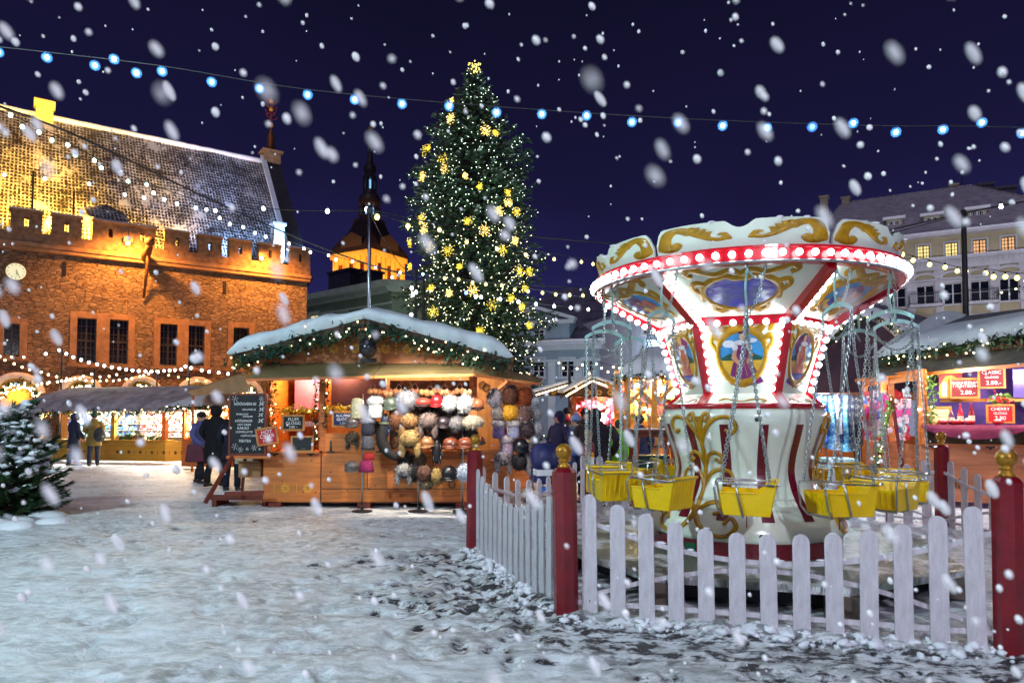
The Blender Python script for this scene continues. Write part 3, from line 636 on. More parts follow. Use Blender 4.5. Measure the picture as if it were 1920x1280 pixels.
    # dormers
    for u,v0,v1,w in ((1677,437,407,24),(1748,433,400,26),(1833,424,388,28),(1610,440,416,18)):
        dp = O+V((-sin(ang),cos(ang),0))*1.3; xc, z0 = to_plane(u,v0,dp,ang); z1 = to_plane(u,v1+5,dp,ang)[1]; hw = to_plane(u+w*.62,v0,dp,ang)[0]-xc
        mb = MB(); wall_holes(mb, xc-hw, xc+hw, z0-.3, z1, [(xc-hw*.75,xc+hw*.75,z0,z1-.1)], 1.3, .12); mb.poly([(xc-hw,1.3,z0-.3),(xc-hw,1.3,z1),(xc-hw,4.5,z1)]); mb.poly([(xc+hw,1.3,z0-.3),(xc+hw,4.5,z1),(xc+hw,1.3,z1)]); dm = mb.build('dormer', WALL, T)
        f = MB(); f.poly([(xc-hw*.75,1.4,z0),(xc+hw*.75,1.4,z0),(xc+hw*.75,1.4,z1-.1),(xc-hw*.75,1.4,z1-.1)]); f.build('pane', GLASSN, dm)
        f = MB()
        for k in range(7):
            x = xc-hw*.75+hw*1.5*k/6; tt = .07 if k in (0,3,6) else .02; f.box(x-tt,x+tt,1.33,1.37,z0,z1-.1)
        for k in range(4): z = z0+(z1-.1-z0)*k/3; f.box(xc-hw*.75,xc+hw*.75,1.335,1.365,z-.03,z+.03)
        f.build('frame', WHITEF, dm)
        f = MB(); f.poly([(xc-hw-.25,.95,z1+.0),(xc+hw+.25,.95,z1+.0),(xc+hw+.25,5,z1+.5),(xc-hw-.25,5,z1+.5)]); f.box(xc-hw-.25,xc+hw+.25,.95,1.2,z1,z1+.22); f.build('dormer_roof', SNOW, dm)
    for u,v0,v1,w,yy in ((1546,410,372,14,3.5),(1586,384,374,14,6.5),(1788,360,350,16,7)):
        dp = O+V((-sin(ang),cos(ang),0))*yy; xc, z0 = to_plane(u,v0,dp,ang); z1 = to_plane(u,v1,dp,ang)[1]; hw = to_plane(u+w/2,v0,dp,ang)[0]-xc
        mb = MB(); mb.box(xc-hw,xc+hw,yy-.4,yy+.4,z0-1.5,z1); mb.box(xc-hw-.1,xc+hw+.1,yy-.5,yy+.5,z1,z1+.15); mb.build('chimney', M('chimney_render', srgb(150,140,120), .8), T)
for x_,y_,e_ in ((24,34,4400),(33,30,3800)): lamp('SPOT',(x_,y_,4.5),e_,(.95,.9,1),.6,(x_+5,y_+16,11),120,.9)
right_palace()
def far_roof():
    O = P(1850,780,75); O.z = 0; T = thing('roof_block', 'dark snowy rooftop with wide chimneys behind the palace', 'building', O, radians(-20))
    pl = lambda u, v: to_plane(u, v, O, radians(-20))
    mb = MB(); x0,x1 = pl(1846,400)[0], pl(2050,400)[0]; mb.box(x0,x1,0,8,0,pl(1900,395)[1]); mb.build('wall', M('dim_render', srgb(110,104,110), .8), T)
    mb = MB(); mb.poly([(x0-2,-.5,pl(1850,420)[1]),(x1,-.5,pl(1850,420)[1]),(x1,5,pl(1850,360)[1]),(x0+5,5,pl(1850,372)[1])]); mb.build('roof', ROOFS, T)
    for a,b,v in ((1840,1868,343),(1872,1912,350)):
        xa, z = pl(a,v); xb = pl(b,v)[0]; c = MB(); c.box(xa,xb,1,2.2,z-5,z); c.box(xa-.15,xb+.15,.85,2.35,z,z+.3); c.build('chimney', M('dim_render'), T)
    c = MB(); xa, z = pl(1812,300); c.tube([(xa,2,z-6),(xa,2,z)],.05,5); 
    for k in range(3): c.bar((xa-.7,2,z-1-.5*k),(xa+.7,2,z-1-.5*k),.04,.04)
    c.build('aerial', IRON, T)
far_roof()
def green_house():
    D = 66; O = P(575,780,D); O.z = 0; B = P(733,780,58); B.z = 0; d = (B-O).normalized(); ang = atan2(d.y,d.x); w = (B-O).length
    T = thing('green_house', 'pale green classical house behind the main hut with one lit window', 'building', O, ang)
    pl = lambda u, v: to_plane(u, v, O, ang)
    G = M('green_render', srgb(122,140,112), .8, .1, .6); TR = M('pale_green_trim', srgb(168,182,160), .8, .1, 1)
    zc = pl(650,562)[1]; xs = [pl(u,620)[0] for u in (587,597,)]
    H = []
    for u0,u1,va,vb in ((580,597,612,588),(634,652,612,588),(680,698,610,584)):
        H.append((pl(u0,va)[0],pl(u1,va)[0],pl(u0,va)[1],pl(u0,vb)[1]))
    mb = MB(); wall_holes(mb,-8,w,0,zc,H,0,.3); mb.build('wall', G, T)
    for i,h in enumerate(H): window(T,*h,.2,glow('lit_curtain',(1,.75,.4),.9) if i == 0 else None,WHITEF,2,2,TR,.15)
    mb = MB(); mb.box(-8,w+.1,-.5,0,zc,zc+.45); mb.box(-8,w+.2,-.9,0,zc+.45,zc+.95); mb.box(-8,w,-.12,0,zc-1.0,zc-.8); 
    for u0,u1 in ((606,622),(660,672)): a,b = pl(u0,600)[0],pl(u1,600)[0]; z0,z1 = pl(u0,612)[1],pl(u0,590)[1]; mb.box(a,b,-.04,0,z0,z0+.1); mb.box(a,b,-.04,0,z1-.1,z1); mb.box(a,a+.1,-.04,0,z0+.1,z1-.1); mb.box(b-.1,b,-.04,0,z0+.1,z1-.1)
    mb.build('cornice', TR, T)
    # right side wing turning away
    mb = MB(); mb.poly([(w,0,0),(w+5,7,0),(w+5,7,zc),(w,0,zc)]); mb.build('side_wall', G, T)
    mb = MB(); mb.prism([(w,-.5,zc),(w+5.6,7,zc),(w+5.6,7,zc+.95),(w,-.9,zc+.95)],(-.3,.5,0)); mb.build('side_cornice', TR, T)
    RD = M('grey_violet_snow_roof', srgb(104,98,120), .8, .3, 1)  # grey-violet snowy roof with noise variation
    zr = pl(650,538)[1]; mb = MB(); mb.poly([(-9,-.8,zc+.95),(w+.2,-.8,zc+.95),(w-3,7,zr),(-6,7,zr-.2)]); mb.poly([(w+.2,-.8,zc+.95),(w+5.6,7,zc+.95),(w+3,12,zr),(w-3,7,zr)]); mb.build('roof', RD, T)
    DK = M('dark_slate',(.03,.03,.045),.7)
    for (a,b,v0,v1,yy) in ((627,668,555,508,8),(687,707,548,512,9)):
        dp = O+V((-sin(ang),cos(ang),0))*yy; xa,z0 = to_plane(a,v0,dp,ang); xb,z1 = to_plane(b,v1,dp,ang); c = MB(); c.box(xa,xb,yy-.8,yy+.8,z0-3,z1); c.box(xa-.15,xb+.15,yy-.95,yy+.95,z1,z1+.25); c.build('chimney', DK, T)
    for u in (625,668):
        x,z = pl(u,557); c = MB(); n = 12; c.prism([(x-1.1*cos(pi*k/n),1,z-.4+1.1*sin(pi*k/n)) for k in range(n+1)],(0,3,0)); c.build('eyebrow_dormer', RD, T)
green_house()
def blue_house():
    # light blue house with pediment behind the tree, right
    O = P(1002,780,46); O.z = 0; B = P(1330,780,42); B.z = 0; d = (B-O).normalized(); ang = atan2(d.y,d.x); w = (B-O).length
    T = thing('blue_house', 'pale blue house with triangular pediment right of the Christmas tree', 'building', O, ang)
    pl = lambda u, v: to_plane(u, v, O, ang)
    G = M('blue_grey_render', srgb(146,168,184), .8, .1, .6); TR = M('pale_blue_trim', srgb(196,208,216), .8, .1, 1)
    zc = pl(1100,655)[1]; H = []
    for u0,u1 in ((998,1020),(1051,1076),(1092,1114),(1160,1185),(1200,1230),(1252,1280)): H.append((pl(u0,700)[0],pl(u1,700)[0],pl(u0,707)[1],pl(u0,673)[1]))
    mb = MB(); wall_holes(mb,-3,w,0,zc,H,0,.3); mb.build('wall', G, T)
    for h in H: window(T,*h,.2,None,WHITEF,2,3,TR,.12)
    mb = MB(); mb.box(-3,w,-.35,0,zc,zc+.3); mb.box(-3,w,-.6,0,zc+.3,zc+.55); mb.box(-3,w,-.1,0,zc-.75,zc-.6)
    for u in (1035,1037+48): a,z0 = pl(u,715); mb.box(a-.25,a+.25,-.1,0,0,zc-.76)
    mb.build('cornice', TR, T)
    mb = MB(); mb.box(-3,w,-.6,-.05,zc+.552,zc+.65); mb.build('ledge_snow', SNOW, T)
    # pedimented upper bay
    a,b = -3,pl(1068,640)[0]; z1 = pl(1030,608)[1]; z2 = pl(1004,582)[1]; h = [(pl(1000,640)[0],pl(1020,640)[0],pl(1000,640)[1],pl(1000,618)[1])]
    mb = MB(); wall_holes(mb,a,b,zc+.55,z1,h,-.05,.3); mb.poly([(b,-.05,zc+.55),(b,5,zc+.55),(b,5,z1),(b,-.05,z1)]); bay = mb.build('upper_bay', G, T)
    window(T,*h[0],.15,None,WHITEF,2,3,TR,.1)
    pa, pb = pl(1004,600)[0], b+.2; L_ = pa-(pb-pa)
    mb = MB(); mb.prism([(L_,-.05,z1),(pb,-.05,z1),(pa,-.05,z2)],(0,5,0)); mb.build('pediment', G, bay)
    mb = MB(); mb.bar((L_-.2,-.25,z1+.1),(pb+.2,-.25,z1+.1),.5,.25); mb.bar((pa,-.25,z2+.2),(pb+.3,-.25,z1+.25),.5,.22); mb.bar((pa,-.25,z2+.2),(L_-.3,-.25,z1+.25),.5,.22); mb.build('pediment_trim', TR, bay)
    RD = M('grey_violet_snow_roof')
    zr = pl(1150,560)[1]; mb = MB(); mb.poly([(-4,-.3,zc+.6),(w,-.3,zc+.6),(w-3,8,zr+2.4),(-1,8,zr+2.4)]); mb.build('roof', RD, T)
    x,z = pl(1103,630); c = MB(); n = 12; c.prism([(x-.7*cos(pi*k/n),.3,z-.6+.75*sin(pi*k/n)) for k in range(n+1)],(0,2,0)); ed = c.build('eyebrow_dormer', RD, T)
    c = MB(); c.prism([(x-.5*cos(pi*k/n),.27,z-.55+.5*sin(pi*k/n)) for k in range(n+1)],(0,.02,0)); c.build('pane', GLASSN, ed)
    mb = MB(); a,z0 = pl(1137,700); mb.tube([(a,-.15,0),(a,-.15,zc)],.07,6); mb.build('drainpipe', IRON, T)
    # lit fascia strip of a shop front on the taller white house next door
    return
blue_house()
for x_,y_,e_ in ((5.5,36,900),(-8,50,1000)): lamp('SPOT',(x_,y_,4.0),e_,(.75,.92,1),.6,(x_+.5,y_+9,7),130,.9)
def white_house():
    O = P(1195,780,40); O.z = 0; B = P(1500,780,44); B.z = 0; d = (B-O).normalized(); ang = atan2(d.y,d.x); w = (B-O).length
    T = thing('white_house', 'pale lilac house with glowing white fascia behind the carousel', 'building', O, ang)
    pl = lambda u, v: to_plane(u, v, O, ang); G = M('lilac_render', srgb(170,172,190), .8, .1, .6)
    H = [(pl(a,640)[0],pl(b,640)[0],pl(a,c)[1],pl(a,e_)[1]) for a,b,c,e_ in ((1196,1216,626,598),(1240,1262,626,598),(1440,1462,560,530),(1196,1216,690,655),(1560,1585,640,600),(1620,1645,640,600))]
    H = [(max(.4,a),b,c,e_) for a,b,c,e_ in H]
    mb = MB(); zt = pl(1300,585)[1]; wall_holes(mb,0,w+14,0,zt,H,0,.3); mb.poly([(0,0,0),(0,8,0),(0,8,zt),(0,0,zt)]); mb.build('wall', G, T)
    for h in H: window(T,*h,.2,None,WHITEF,2,3,WHITEF,.1)
    a,z = pl(1212,645); b = pl(1250,645)[0]; mb = MB(); mb.box(a,b,-.3,-.05,z-.12,z+.22); mb.build('light_strip', glow('white_fascia_light',(.55,.85,1),3), T, bevel=.03)
    mb = MB(); mb.poly([(-.5,-.4,zt),(w+14,-.4,zt),(w+14,6,zt+2.5),(3,6,zt+2.5)]); mb.build('roof', M('grey_violet_snow_roof'), T)
white_house()
# ---------------- swing carousel ----------------
CC = V((2.49, 7.5, 0)); CA = -atan2(2.49, 7.5)
CW = M('carousel_ivory', srgb(236,247,230), .22, .06, 2.5, coat=.6); CR = M('carousel_red', srgb(178,16,32), .25, .1, 5, coat=.6); CDR = M('carousel_maroon', srgb(108,14,34), .28, .1, 5, coat=.5)
CG = M('ornament_gold', srgb(186,138,0), .35, .2, 9, .15, 40, coat=.3); CGD = M('ornament_ochre', srgb(150,112,16), .4, .1)
BULB = glow('carousel_bulb', (.88,.98,1), 10)
def az(a, r, z): return V((r*sin(a), -r*cos(a), z))
def scroll(cx, cy, r0, turns, a0, hand=1, n=18):
    """spiral that unwinds from its eye"""
    return [(cx+r0*(k/n)**.8*cos(a0+hand*turns*2*pi*(k/n)), cy+r0*(k/n)**.8*sin(a0+hand*turns*2*pi*(k/n))) for k in range(n+1)]
def ribbon(mb, pts, w, fmap, h=.012, m=0):
    n = len(pts); ws = w if isinstance(w, list) else [w]*n; rows = []
    for i,(x,y) in enumerate(pts):
        x0,y0 = pts[max(i-1,0)]; x1,y1 = pts[min(i+1,n-1)]; dx,dy = x1-x0,y1-y0; L_ = sqrt(dx*dx+dy*dy) or 1; px,py = -dy/L_*ws[i]/2, dx/L_*ws[i]/2
        rows.append([fmap(x+px,y+py,0.001), fmap(x+px*.55,y+py*.55,h*.8), fmap(x,y,h), fmap(x-px*.55,y-py*.55,h*.8), fmap(x-px,y-py,0.001)])
    mb.loft(rows, m)
def smoothp(P_, n=6):
    out = []
    for i in range(len(P_)-1):
        p0 = P_[max(i-1,0)]; p1 = P_[i]; p2 = P_[i+1]; p3 = P_[min(i+2,len(P_)-1)]
        for k in range(n):
            t = k/n; out.append(tuple(.5*((2*p1[j])+(-p0[j]+p2[j])*t+(2*p0[j]-5*p1[j]+4*p2[j]-p3[j])*t*t+(-p0[j]+3*p1[j]-3*p2[j]+p3[j])*t**3) for j in range(len(p1))))
    out.append(tuple(P_[-1])); return out
def paint(mb, pts, fmap, off, m=0, rings=2):
    cx = sum(p[0] for p in pts)/len(pts); cy = sum(p[1] for p in pts)/len(pts); n = len(pts); vs = [fmap(cx,cy,off)]; fs = []
    for r in range(1, rings+1):
        for x,y in pts: vs.append(fmap(cx+(x-cx)*r/rings, cy+(y-cy)*r/rings, off))
    for k in range(n):
        l = (k+1)%n; fs.append((0,1+k,1+l))
        for r in range(rings-1): fs.append((1+r*n+k,1+(r+1)*n+k,1+(r+1)*n+l,1+r*n+l))
    mb.add(vs, fs, m)
def oval(cx, cy, rx, ry, n=22, a0=0, a1=2*pi): return [(cx+rx*cos(a0+(a1-a0)*k/n), cy+ry*sin(a0+(a1-a0)*k/n)) for k in range(n if abs(a1-a0-2*pi) < .01 else n+1)]
COLS = {}
def paintmat(rgb, nm): return M('paint_'+nm, srgb(*rgb), .3, .12, 14, coat=.4)
def carousel():
    T = thing('swing_carousel', 'white and red swing carousel with painted panels, gold scrolls and rows of glowing bulbs', 'carousel', CC, CA)
    # platform
    PL = bpy.data.materials.new('diamond_plate'); PL.use_nodes = True; t = PL.node_tree; N = t.nodes.new; L = t.links.new; b = t.nodes['Principled BSDF']
    b.inputs['Metallic'].default_value = .75; b.inputs['Roughness'].default_value = .34
    tcn = N('ShaderNodeTexCoord'); mp = N('ShaderNodeMapping'); mp.inputs['Rotation'].default_value = (0,0,.78); L(tcn.outputs['Object'], mp.inputs[0])
    br = N('ShaderNodeTexChecker'); br.inputs['Scale'].default_value = 24; L(mp.outputs[0], br.inputs['Vector']); wv = N('ShaderNodeTexNoise'); wv.inputs['Scale'].default_value = 3; wv.inputs['Detail'].default_value = 9; L(tcn.outputs['Object'], wv.inputs['Vector'])
    w2 = N('ShaderNodeTexWave'); w2.inputs['Scale'].default_value = 12; w2.bands_direction = 'X'; L(mp.outputs[0], w2.inputs['Vector']); w3 = N('ShaderNodeTexWave'); w3.inputs['Scale'].default_value = 12; w3.bands_direction = 'Y'; L(mp.outputs[0], w3.inputs['Vector'])
    mx = N('ShaderNodeMix'); L(br.outputs['Fac'], mx.inputs[0]); L(w2.outputs['Fac'], mx.inputs[2]); L(w3.outputs['Fac'], mx.inputs[3])
    bp = N('ShaderNodeBump'); bp.inputs['Strength'].default_value = .8; bp.inputs['Distance'].default_value = .02; L(mx.outputs[0], bp.inputs['Height']); L(bp.outputs[0], b.inputs['Normal'])
    r = N('ShaderNodeMapRange'); r.inputs[1].default_value = .50; r.inputs[2].default_value = .60; L(wv.outputs['Fac'], r.inputs[0]); mc = N('ShaderNodeMix'); mc.data_type = 'RGBA'; mc.inputs[6].default_value = (.30,.36,.32,1); mc.inputs[7].default_value = (.85,.88,.9,1); L(r.outputs[0], mc.inputs[0]); L(mc.outputs[2], b.inputs['Base Color'])
    mm = N('ShaderNodeMath'); mm.operation = 'MULTIPLY_ADD'; mm.inputs[1].default_value = -.75; mm.inputs[2].default_value = .75; L(r.outputs[0], mm.inputs[0]); L(mm.outputs[0], b.inputs['Metallic'])
    R8 = 1.93/cos(pi/8)*.97; oc = [az(pi/8+k*pi/4, R8, 0) for k in range(8)]
    mb = MB(); mb.prism([(p.x,p.y,.19) for p in reversed(oc)][::-1], (0,0,.06)); mb.build('platform', PL, T)
    mb = MB(); mb.prism([(p.x*.86,p.y*.86,.02) for p in oc], (0,0,.17))
    mb.build('gap_shade_block', M('gap_shade',(.03,.03,.035),.6), T)  # near-black block in the gap; shade under the platform is its colour
    mb = MB()
    for k in range(8): p = oc[k]*.94; mb.box(p.x-.12,p.x+.12,p.y-.12,p.y+.12,.0,.188)
    mb.build('support_block', M('weathered_board', srgb(110,100,90), .8), T)
    # lower body
    prof = [(.955,.40),(.985,.41),(.992,.45),(.985,.50),(.95,.58),(.885,.68),(.81,.78),(.75,.88),(.715,.98),(.705,1.06),(.715,1.14),(.74,1.24),(.775,1.34),(.81,1.44),(.838,1.53),(.845,1.60),(.83,1.65),(.80,1.68)]
    def rz(z):
        for (r0,z0),(r1,z1) in zip(prof[1:],prof[2:]):
            if z0 <= z <= z1: return r0+(r1-r0)*(z-z0)/(z1-z0)
        return prof[1][0] if z < .41 else .8
    mb = MB(); mb.lathe([(prof[0][0],.40)]+prof+[(.5,1.68)], 72, cap=False); mb.build('base_body', CW, T, smooth=True)
    mb = MB(); mb.lathe([(.93,.25),(.965,.25),(.968,.398),(.93,.399)], 72); mb.build('base_band', CDR, T, smooth=False)
    bm = lambda a, z, o: az(a, rz(z)+o, z)
    for k in range(14):
        a0 = radians(-12+25.7*k); mb = MB(); n = 24
        rows = []
        for j in range(n+1):
            z = .60+.92*j/n; hw = .052+.012*(1-j/n); rows.append([bm(a0-hw,z,.004), bm(a0,z,.005), bm(a0+hw,z,.004)])
        mb.loft(rows); mb.build('stripe', CDR, T, smooth=True)
    # gold scroll ornaments, one per second corner
    for k in range(6):
        ac = radians(-30+60*k) if k % 2 == 0 else None
        if ac is None: continue
        f = lambda x, y, o: bm(ac+x/.8, y, .006+o*1.6)
        mb = MB(); 
        def sym(pts, w):
            ribbon(mb, pts, w, f); ribbon(mb, [(-x,y) for x,y in pts][::-1], w[::-1] if isinstance(w, list) else w, f)
        ribbon(mb, smoothp([(0,.62),(.0,.8),(0,1.0),(0,1.2),(0,1.42),(0,1.6)]), .045, f, .016)
        def wv(n, a, b): return [a+(b-a)*i/(n-1) for i in range(n)]
        for pts in ([(0,1.34),(.06,1.46),(.16,1.57),(.30,1.59),(.36,1.50),(.32,1.43),(.27,1.46)],
                    [(0,1.1),(.05,1.2),(.12,1.24),(.20,1.2),(.18,1.14),(.14,1.17)],
                    [(0,.9),(.06,1.02),(.16,1.07),(.28,1.05),(.31,.97),(.27,.93),(.24,.97)],
                    [(0,.72),(.04,.58),(.14,.48),(.28,.46),(.36,.55),(.32,.63),(.27,.58)],
                    [(0,.66),(.09,.74),(.2,.76),(.22,.68),(.18,.66)],
                    [(0,1.4),(.03,1.55),(.07,1.63),(.11,1.6),(.08,1.56)]):
            q = smoothp(pts, 5); sym(q, wv(len(q), .05, .03))
            e_ = pts[-1]
            for s_ in (1,-1): c = f(e_[0]*s_, e_[1], .006); mb.ball(c, (.02,.02,.02), 8, 6)
        mb.build('gold_scroll', CG, T, smooth=True)
    mb = MB(); mb.tube([az(2*pi*k/72,.80,1.70) for k in range(72)], .03, 8, closed=True); mb.build('red_rim', CR, T, smooth=True)
    # hexagonal column
    Zb, Zn, Zt = 1.715, 1.83, 2.57; Rb, Rn, Rt = .79, .655, .865
    cor = lambda k, R, z: az(radians(-30+60*k), R, z)
    mb = MB()
    for k in range(6):
        mb.loft([[cor(k,Rb,Zb),cor(k+1,Rb,Zb)],[cor(k,Rn,Zn),cor(k+1,Rn,Zn)],[cor(k,Rt,Zt),cor(k+1,Rt,Zt)]])
    mb.build('column', CW, T)
    def facemap(k):
        bl, br_, tl, tr = cor(k,Rn,Zn), cor(k+1,Rn,Zn), cor(k,Rt,Zt), cor(k+1,Rt,Zt); n = (br_-bl).cross(tl-bl).normalized()
        def f(s, t, o): return (bl*(1-s)/2+br_*(1+s)/2)*(1-t)+(tl*(1-s)/2+tr*(1+s)/2)*t+n*o
        return f
    BLUE,SAND,PURP,SKIN,HAIR,ORNG,TEAL,WHT,DGRN,DBLU = [paintmat(c,n) for c,n in (((60,150,214),'sky'),((226,178,50),'sand'),((122,38,110),'plum'),((232,170,130),'skin'),((40,20,24),'dark_hair'),((214,104,56),'orange'),((40,140,150),'teal'),((228,230,240),'white'),((26,84,70),'green'),((52,62,170),'blue'))]
    PM = [CG,BLUE,SAND,PURP,SKIN,HAIR,ORNG,TEAL,WHT,DGRN,DBLU]
    schemes = [(3,2,5,8),(6,10,5,3),(10,3,5,6),(7,3,2,8),(3,6,5,8),(6,10,2,7)]
    for kk in range(6):
        k = kk; f = facemap(k); mb = MB(); fr = MB(); dress, skirt, hair, trim = schemes[(k)%6]
        # gold cartouche border
        ov = oval(0,.5,.60,.36,32); q = ov+[ov[0]]; ribbon(fr, [(x*1.0, y) for x,y in q], .12, f, .014)
        for s_ in (1,-1):
            for pts, w0 in (([(0,.86),(.12*s_,.9),(.3*s_,.84),(.45*s_,.86),(.56*s_,.94),(.68*s_,.93),(.68*s_,.87),(.60*s_,.87)],.10),([(.52*s_,.72),(.66*s_,.76),(.72*s_,.68),(.64*s_,.60),(.56*s_,.5)],.09),([(0,.13),(.1*s_,.1),(.16*s_,.15),(.1*s_,.19)],.045)):
                ribbon(fr, smoothp(pts,5), w0, f, .012)
        ribbon(fr, smoothp([(0,.84),(0,.9),(0,.97)],3), [.05,.06,.07,.09,.06,.05,.02], f, .012)
        paint(mb, oval(0,.5,.58,.35,28), f, .002, 1)
        paint(mb, [(p[0],p[1]) for p in oval(0,.5,.58,.35,16,pi+.12,2*pi-.12)], f, .003, 2)
        paint(mb, [(-.53,.47),(-.3,.53),(-.1,.49),(.2,.55),(.53,.48),(.5,.44),(-.5,.44)], f, .0035, 9)
        paint(mb, oval(-.3,.66,.16,.05,12), f, .0035, 8); paint(mb, oval(.25,.7,.12,.03,12), f, .0035, 8)
        mr = 1 if k % 2 == 0 else -1; g = lambda L_: [(x*mr*1.45,.47+(y-.47)*1.38) for x,y in L_]
        # a lady in a wide skirt
        if k % 2: paint(mb, g([(-.32,.72),(-.1,.82),(.12,.8),(.32,.6),(.2,.5),(.0,.62),(-.2,.6)]), f, .004, 3)
        paint(mb, g([(-.09,.52),(.12,.52),(.2,.40),(.33,.30),(.42,.24),(.3,.22),(.1,.2),(-.1,.2),(-.22,.22),(-.2,.34)]), f, .005, dress)
        for j in range(4): x = -.12+.1*j; ribbon(mb, smoothp([(x*mr*.4+.02,.48),(x*mr,.36),(x*1.6*mr+.03,.23)],4), .018, f, .006, skirt)
        if k % 2: paint(mb, g([(-.24,.33),(.3,.33),(.4,.24),(.1,.2),(-.22,.21)]), f, .006, skirt)
        paint(mb, g([(-.08,.62),(.1,.62),(.12,.52),(0,.49),(-.09,.52)]), f, .006, dress); paint(mb, g(oval(0,.62,.13,.025,12)), f, .007, 8)
        paint(mb, g(oval(.02,.68,.055,.045,12)), f, .008, 4); paint(mb, g([(-.05,.70),(-.03,.745),(.06,.75),(.11,.70),(.1,.64),(.07,.66),(.06,.71),(.0,.72)]), f, .009, hair)
        if k % 2 == 0: paint(mb, g(oval(.02,.735,.14,.018,12)), f, .010, 3); paint(mb, g(oval(.03,.75,.07,.03,12)), f, .011, 3)
        paint(mb, g([(-.1,.6),(-.06,.6),(-.13,.48),(-.03,.42),(-.05,.40),(-.18,.47)]), f, .009, 4); paint(mb, g([(.1,.6),(.07,.6),(.14,.5),(.08,.42),(.12,.42),(.2,.5)]), f, .009, 4)
        paint(mb, g(oval(-.11,.57,.05,.03,10)), f, .010, 8); paint(mb, g(oval(.13,.57,.05,.03,10)), f, .010, 8)
        mb.build('painted_panel', PM, T); fr.build('panel_scroll', CG, T, smooth=True)
        # small gold curl under the panel
        def fl(s,t,o): return (cor(k,Rb,Zb)*(1-s)/2+cor(k+1,Rb,Zb)*(1+s)/2)*(1-t)+(cor(k,Rn,Zn)*(1-s)/2+cor(k+1,Rn,Zn)*(1+s)/2)*t+az(radians(60*k),o,0)
        mb = MB(); ribbon(mb, smoothp([(-.6,.35),(-.45,.55),(-.25,.4),(0,.3),(.25,.45),(.45,.5),(.6,.35),(.5,.25)],5), [.05+.08*abs(sin(i*.4)) for i in range(36)], fl, .01); mb.build('panel_curl', CG, T)
    # red corner strips
    for k in range(6):
        mb = MB()
        for (r0,z0),(r1,z1) in (((Rb,Zb),(Rn,Zn)),((Rn,Zn),(Rt,Zt))):
            a = radians(-30+60*k); t_ = V((cos(a),sin(a),0))*.045; e_ = .022
            p0,p1 = az(a,r0+e_,z0),az(a,r1+e_,z1); q0,q1 = az(a,r0-.03,z0),az(a,r1-.03,z1)
            mb.loft([[q0-t_,p0-t_,p0+t_,q0+t_],[q1-t_,p1-t_,p1+t_,q1+t_]])
        mb.build('corner_strip', CR, T)
        mb = MB(); p,q = cor(k,Rt+.012,Zt-.03),cor(k+1,Rt+.012,Zt-.03); mb.bar(p,q,.04,.085); mb.build('column_collar', CR, T)
    # canopy underside
    Ro, Zo = 1.50, 2.945
    def smap(k):
        def f(s,t,o):
            pin = cor(k,Rt,Zt)*(1-s)/2+cor(k+1,Rt,Zt)*(1+s)/2; po = az(radians(60*k+30*s),Ro,Zo); return pin*(1-t)+po*t-V((0,0,1))*o-az(radians(60*k+30*s),-o*.4,0)*-1*0
        return f
    MIR = M('blue_mirror_glass', srgb(44,52,190), .2, .3, 6, .5, 7, coat=.5)
    for k in range(6):
        f = smap(k); mb = MB(); mb.loft([[f(-1+2*i/12,j/6,0) for i in range(13)] for j in range(7)]); sec = mb.build('canopy_sector', CW, T, smooth=True)
        fr = MB(); ov = [(x, y-.06*(1 if abs(x) < .12 and y > .6 else 0)) for x,y in oval(0,.50,.56,.32,40)]; ribbon(fr, ov+[ov[0]], .10, f, .014)
        for s_ in (1,-1):
            for pts in ([(0,.82),(.12*s_,.9),(.3*s_,.84),(.45*s_,.9),(.58*s_,.97),(.66*s_,.9),(.6*s_,.84)],[(.48*s_,.68),(.6*s_,.72),(.66*s_,.62),(.58*s_,.5),(.6*s_,.38)],[(.4*s_,.32),(.48*s_,.22),(.38*s_,.16),(.2*s_,.2),(0,.16)]):
                ribbon(fr, smoothp(pts,5), .095, f, .014)
        fr.build('sector_scroll', CG, sec, smooth=True)
        mb = MB()
        if k == 0: paint(mb, ov, f, .004, 0, 4); mb.build('mirror', MIR, sec, smooth=True)
        else:
            paint(mb, ov, f, .003, 1, 4); paint(mb, oval(0,.36,.44,.11,14), f, .005, 2, 3)
            paint(mb, [(-.3,.6),(-.05,.72),(.2,.66),(.1,.5),(-.15,.46)], f, .007, 3 if k%2 else 10, 3); paint(mb, [(.0,.56),(.3,.62),(.36,.46),(.1,.38)], f, .008, 6, 3); paint(mb, [(-.38,.5),(-.2,.46),(-.08,.3),(-.3,.34)], f, .008, 10 if k%2 else 3, 3); paint(mb, oval(.02,.6,.05,.035,10), f, .010, 4); paint(mb, oval(.03,.63,.055,.02,10), f, .012, 5); paint(mb, [(.1,.5),(.2,.52),(.16,.4)], f, .011, 7)
            mb.build('painted_scene', PM, sec)
        mb = MB(); p,q = cor(k,Rt+.02,Zt-.02),az(radians(-30+60*k),Ro+.01,Zo-.02); mb.bar(p,q,.085,.09); mb.build('spoke', CR, T)
    # rim
    mb = MB(); mb.lathe([(1.44,2.93),(1.565,2.93),(1.575,2.955),(1.56,2.96),(1.56,3.06),(1.575,3.065),(1.575,3.085),(1.44,3.085)],96); mb.build('rim', CR, T)
    mb = MB(); mb.tube([az(2*pi*k/96,1.578,2.945) for k in range(96)], .014, 6, closed=True); mb.build('chrome_rail', STEEL, T, smooth=True)
    mb = MB(); mb.lathe([(1.44,3.084),(.9,3.12),(.05,3.15)],48,cap=False); mb.build('roof_cone', M('roof_snow',(.8,.84,.88),.6,.08,4,.5,12), T, smooth=True)
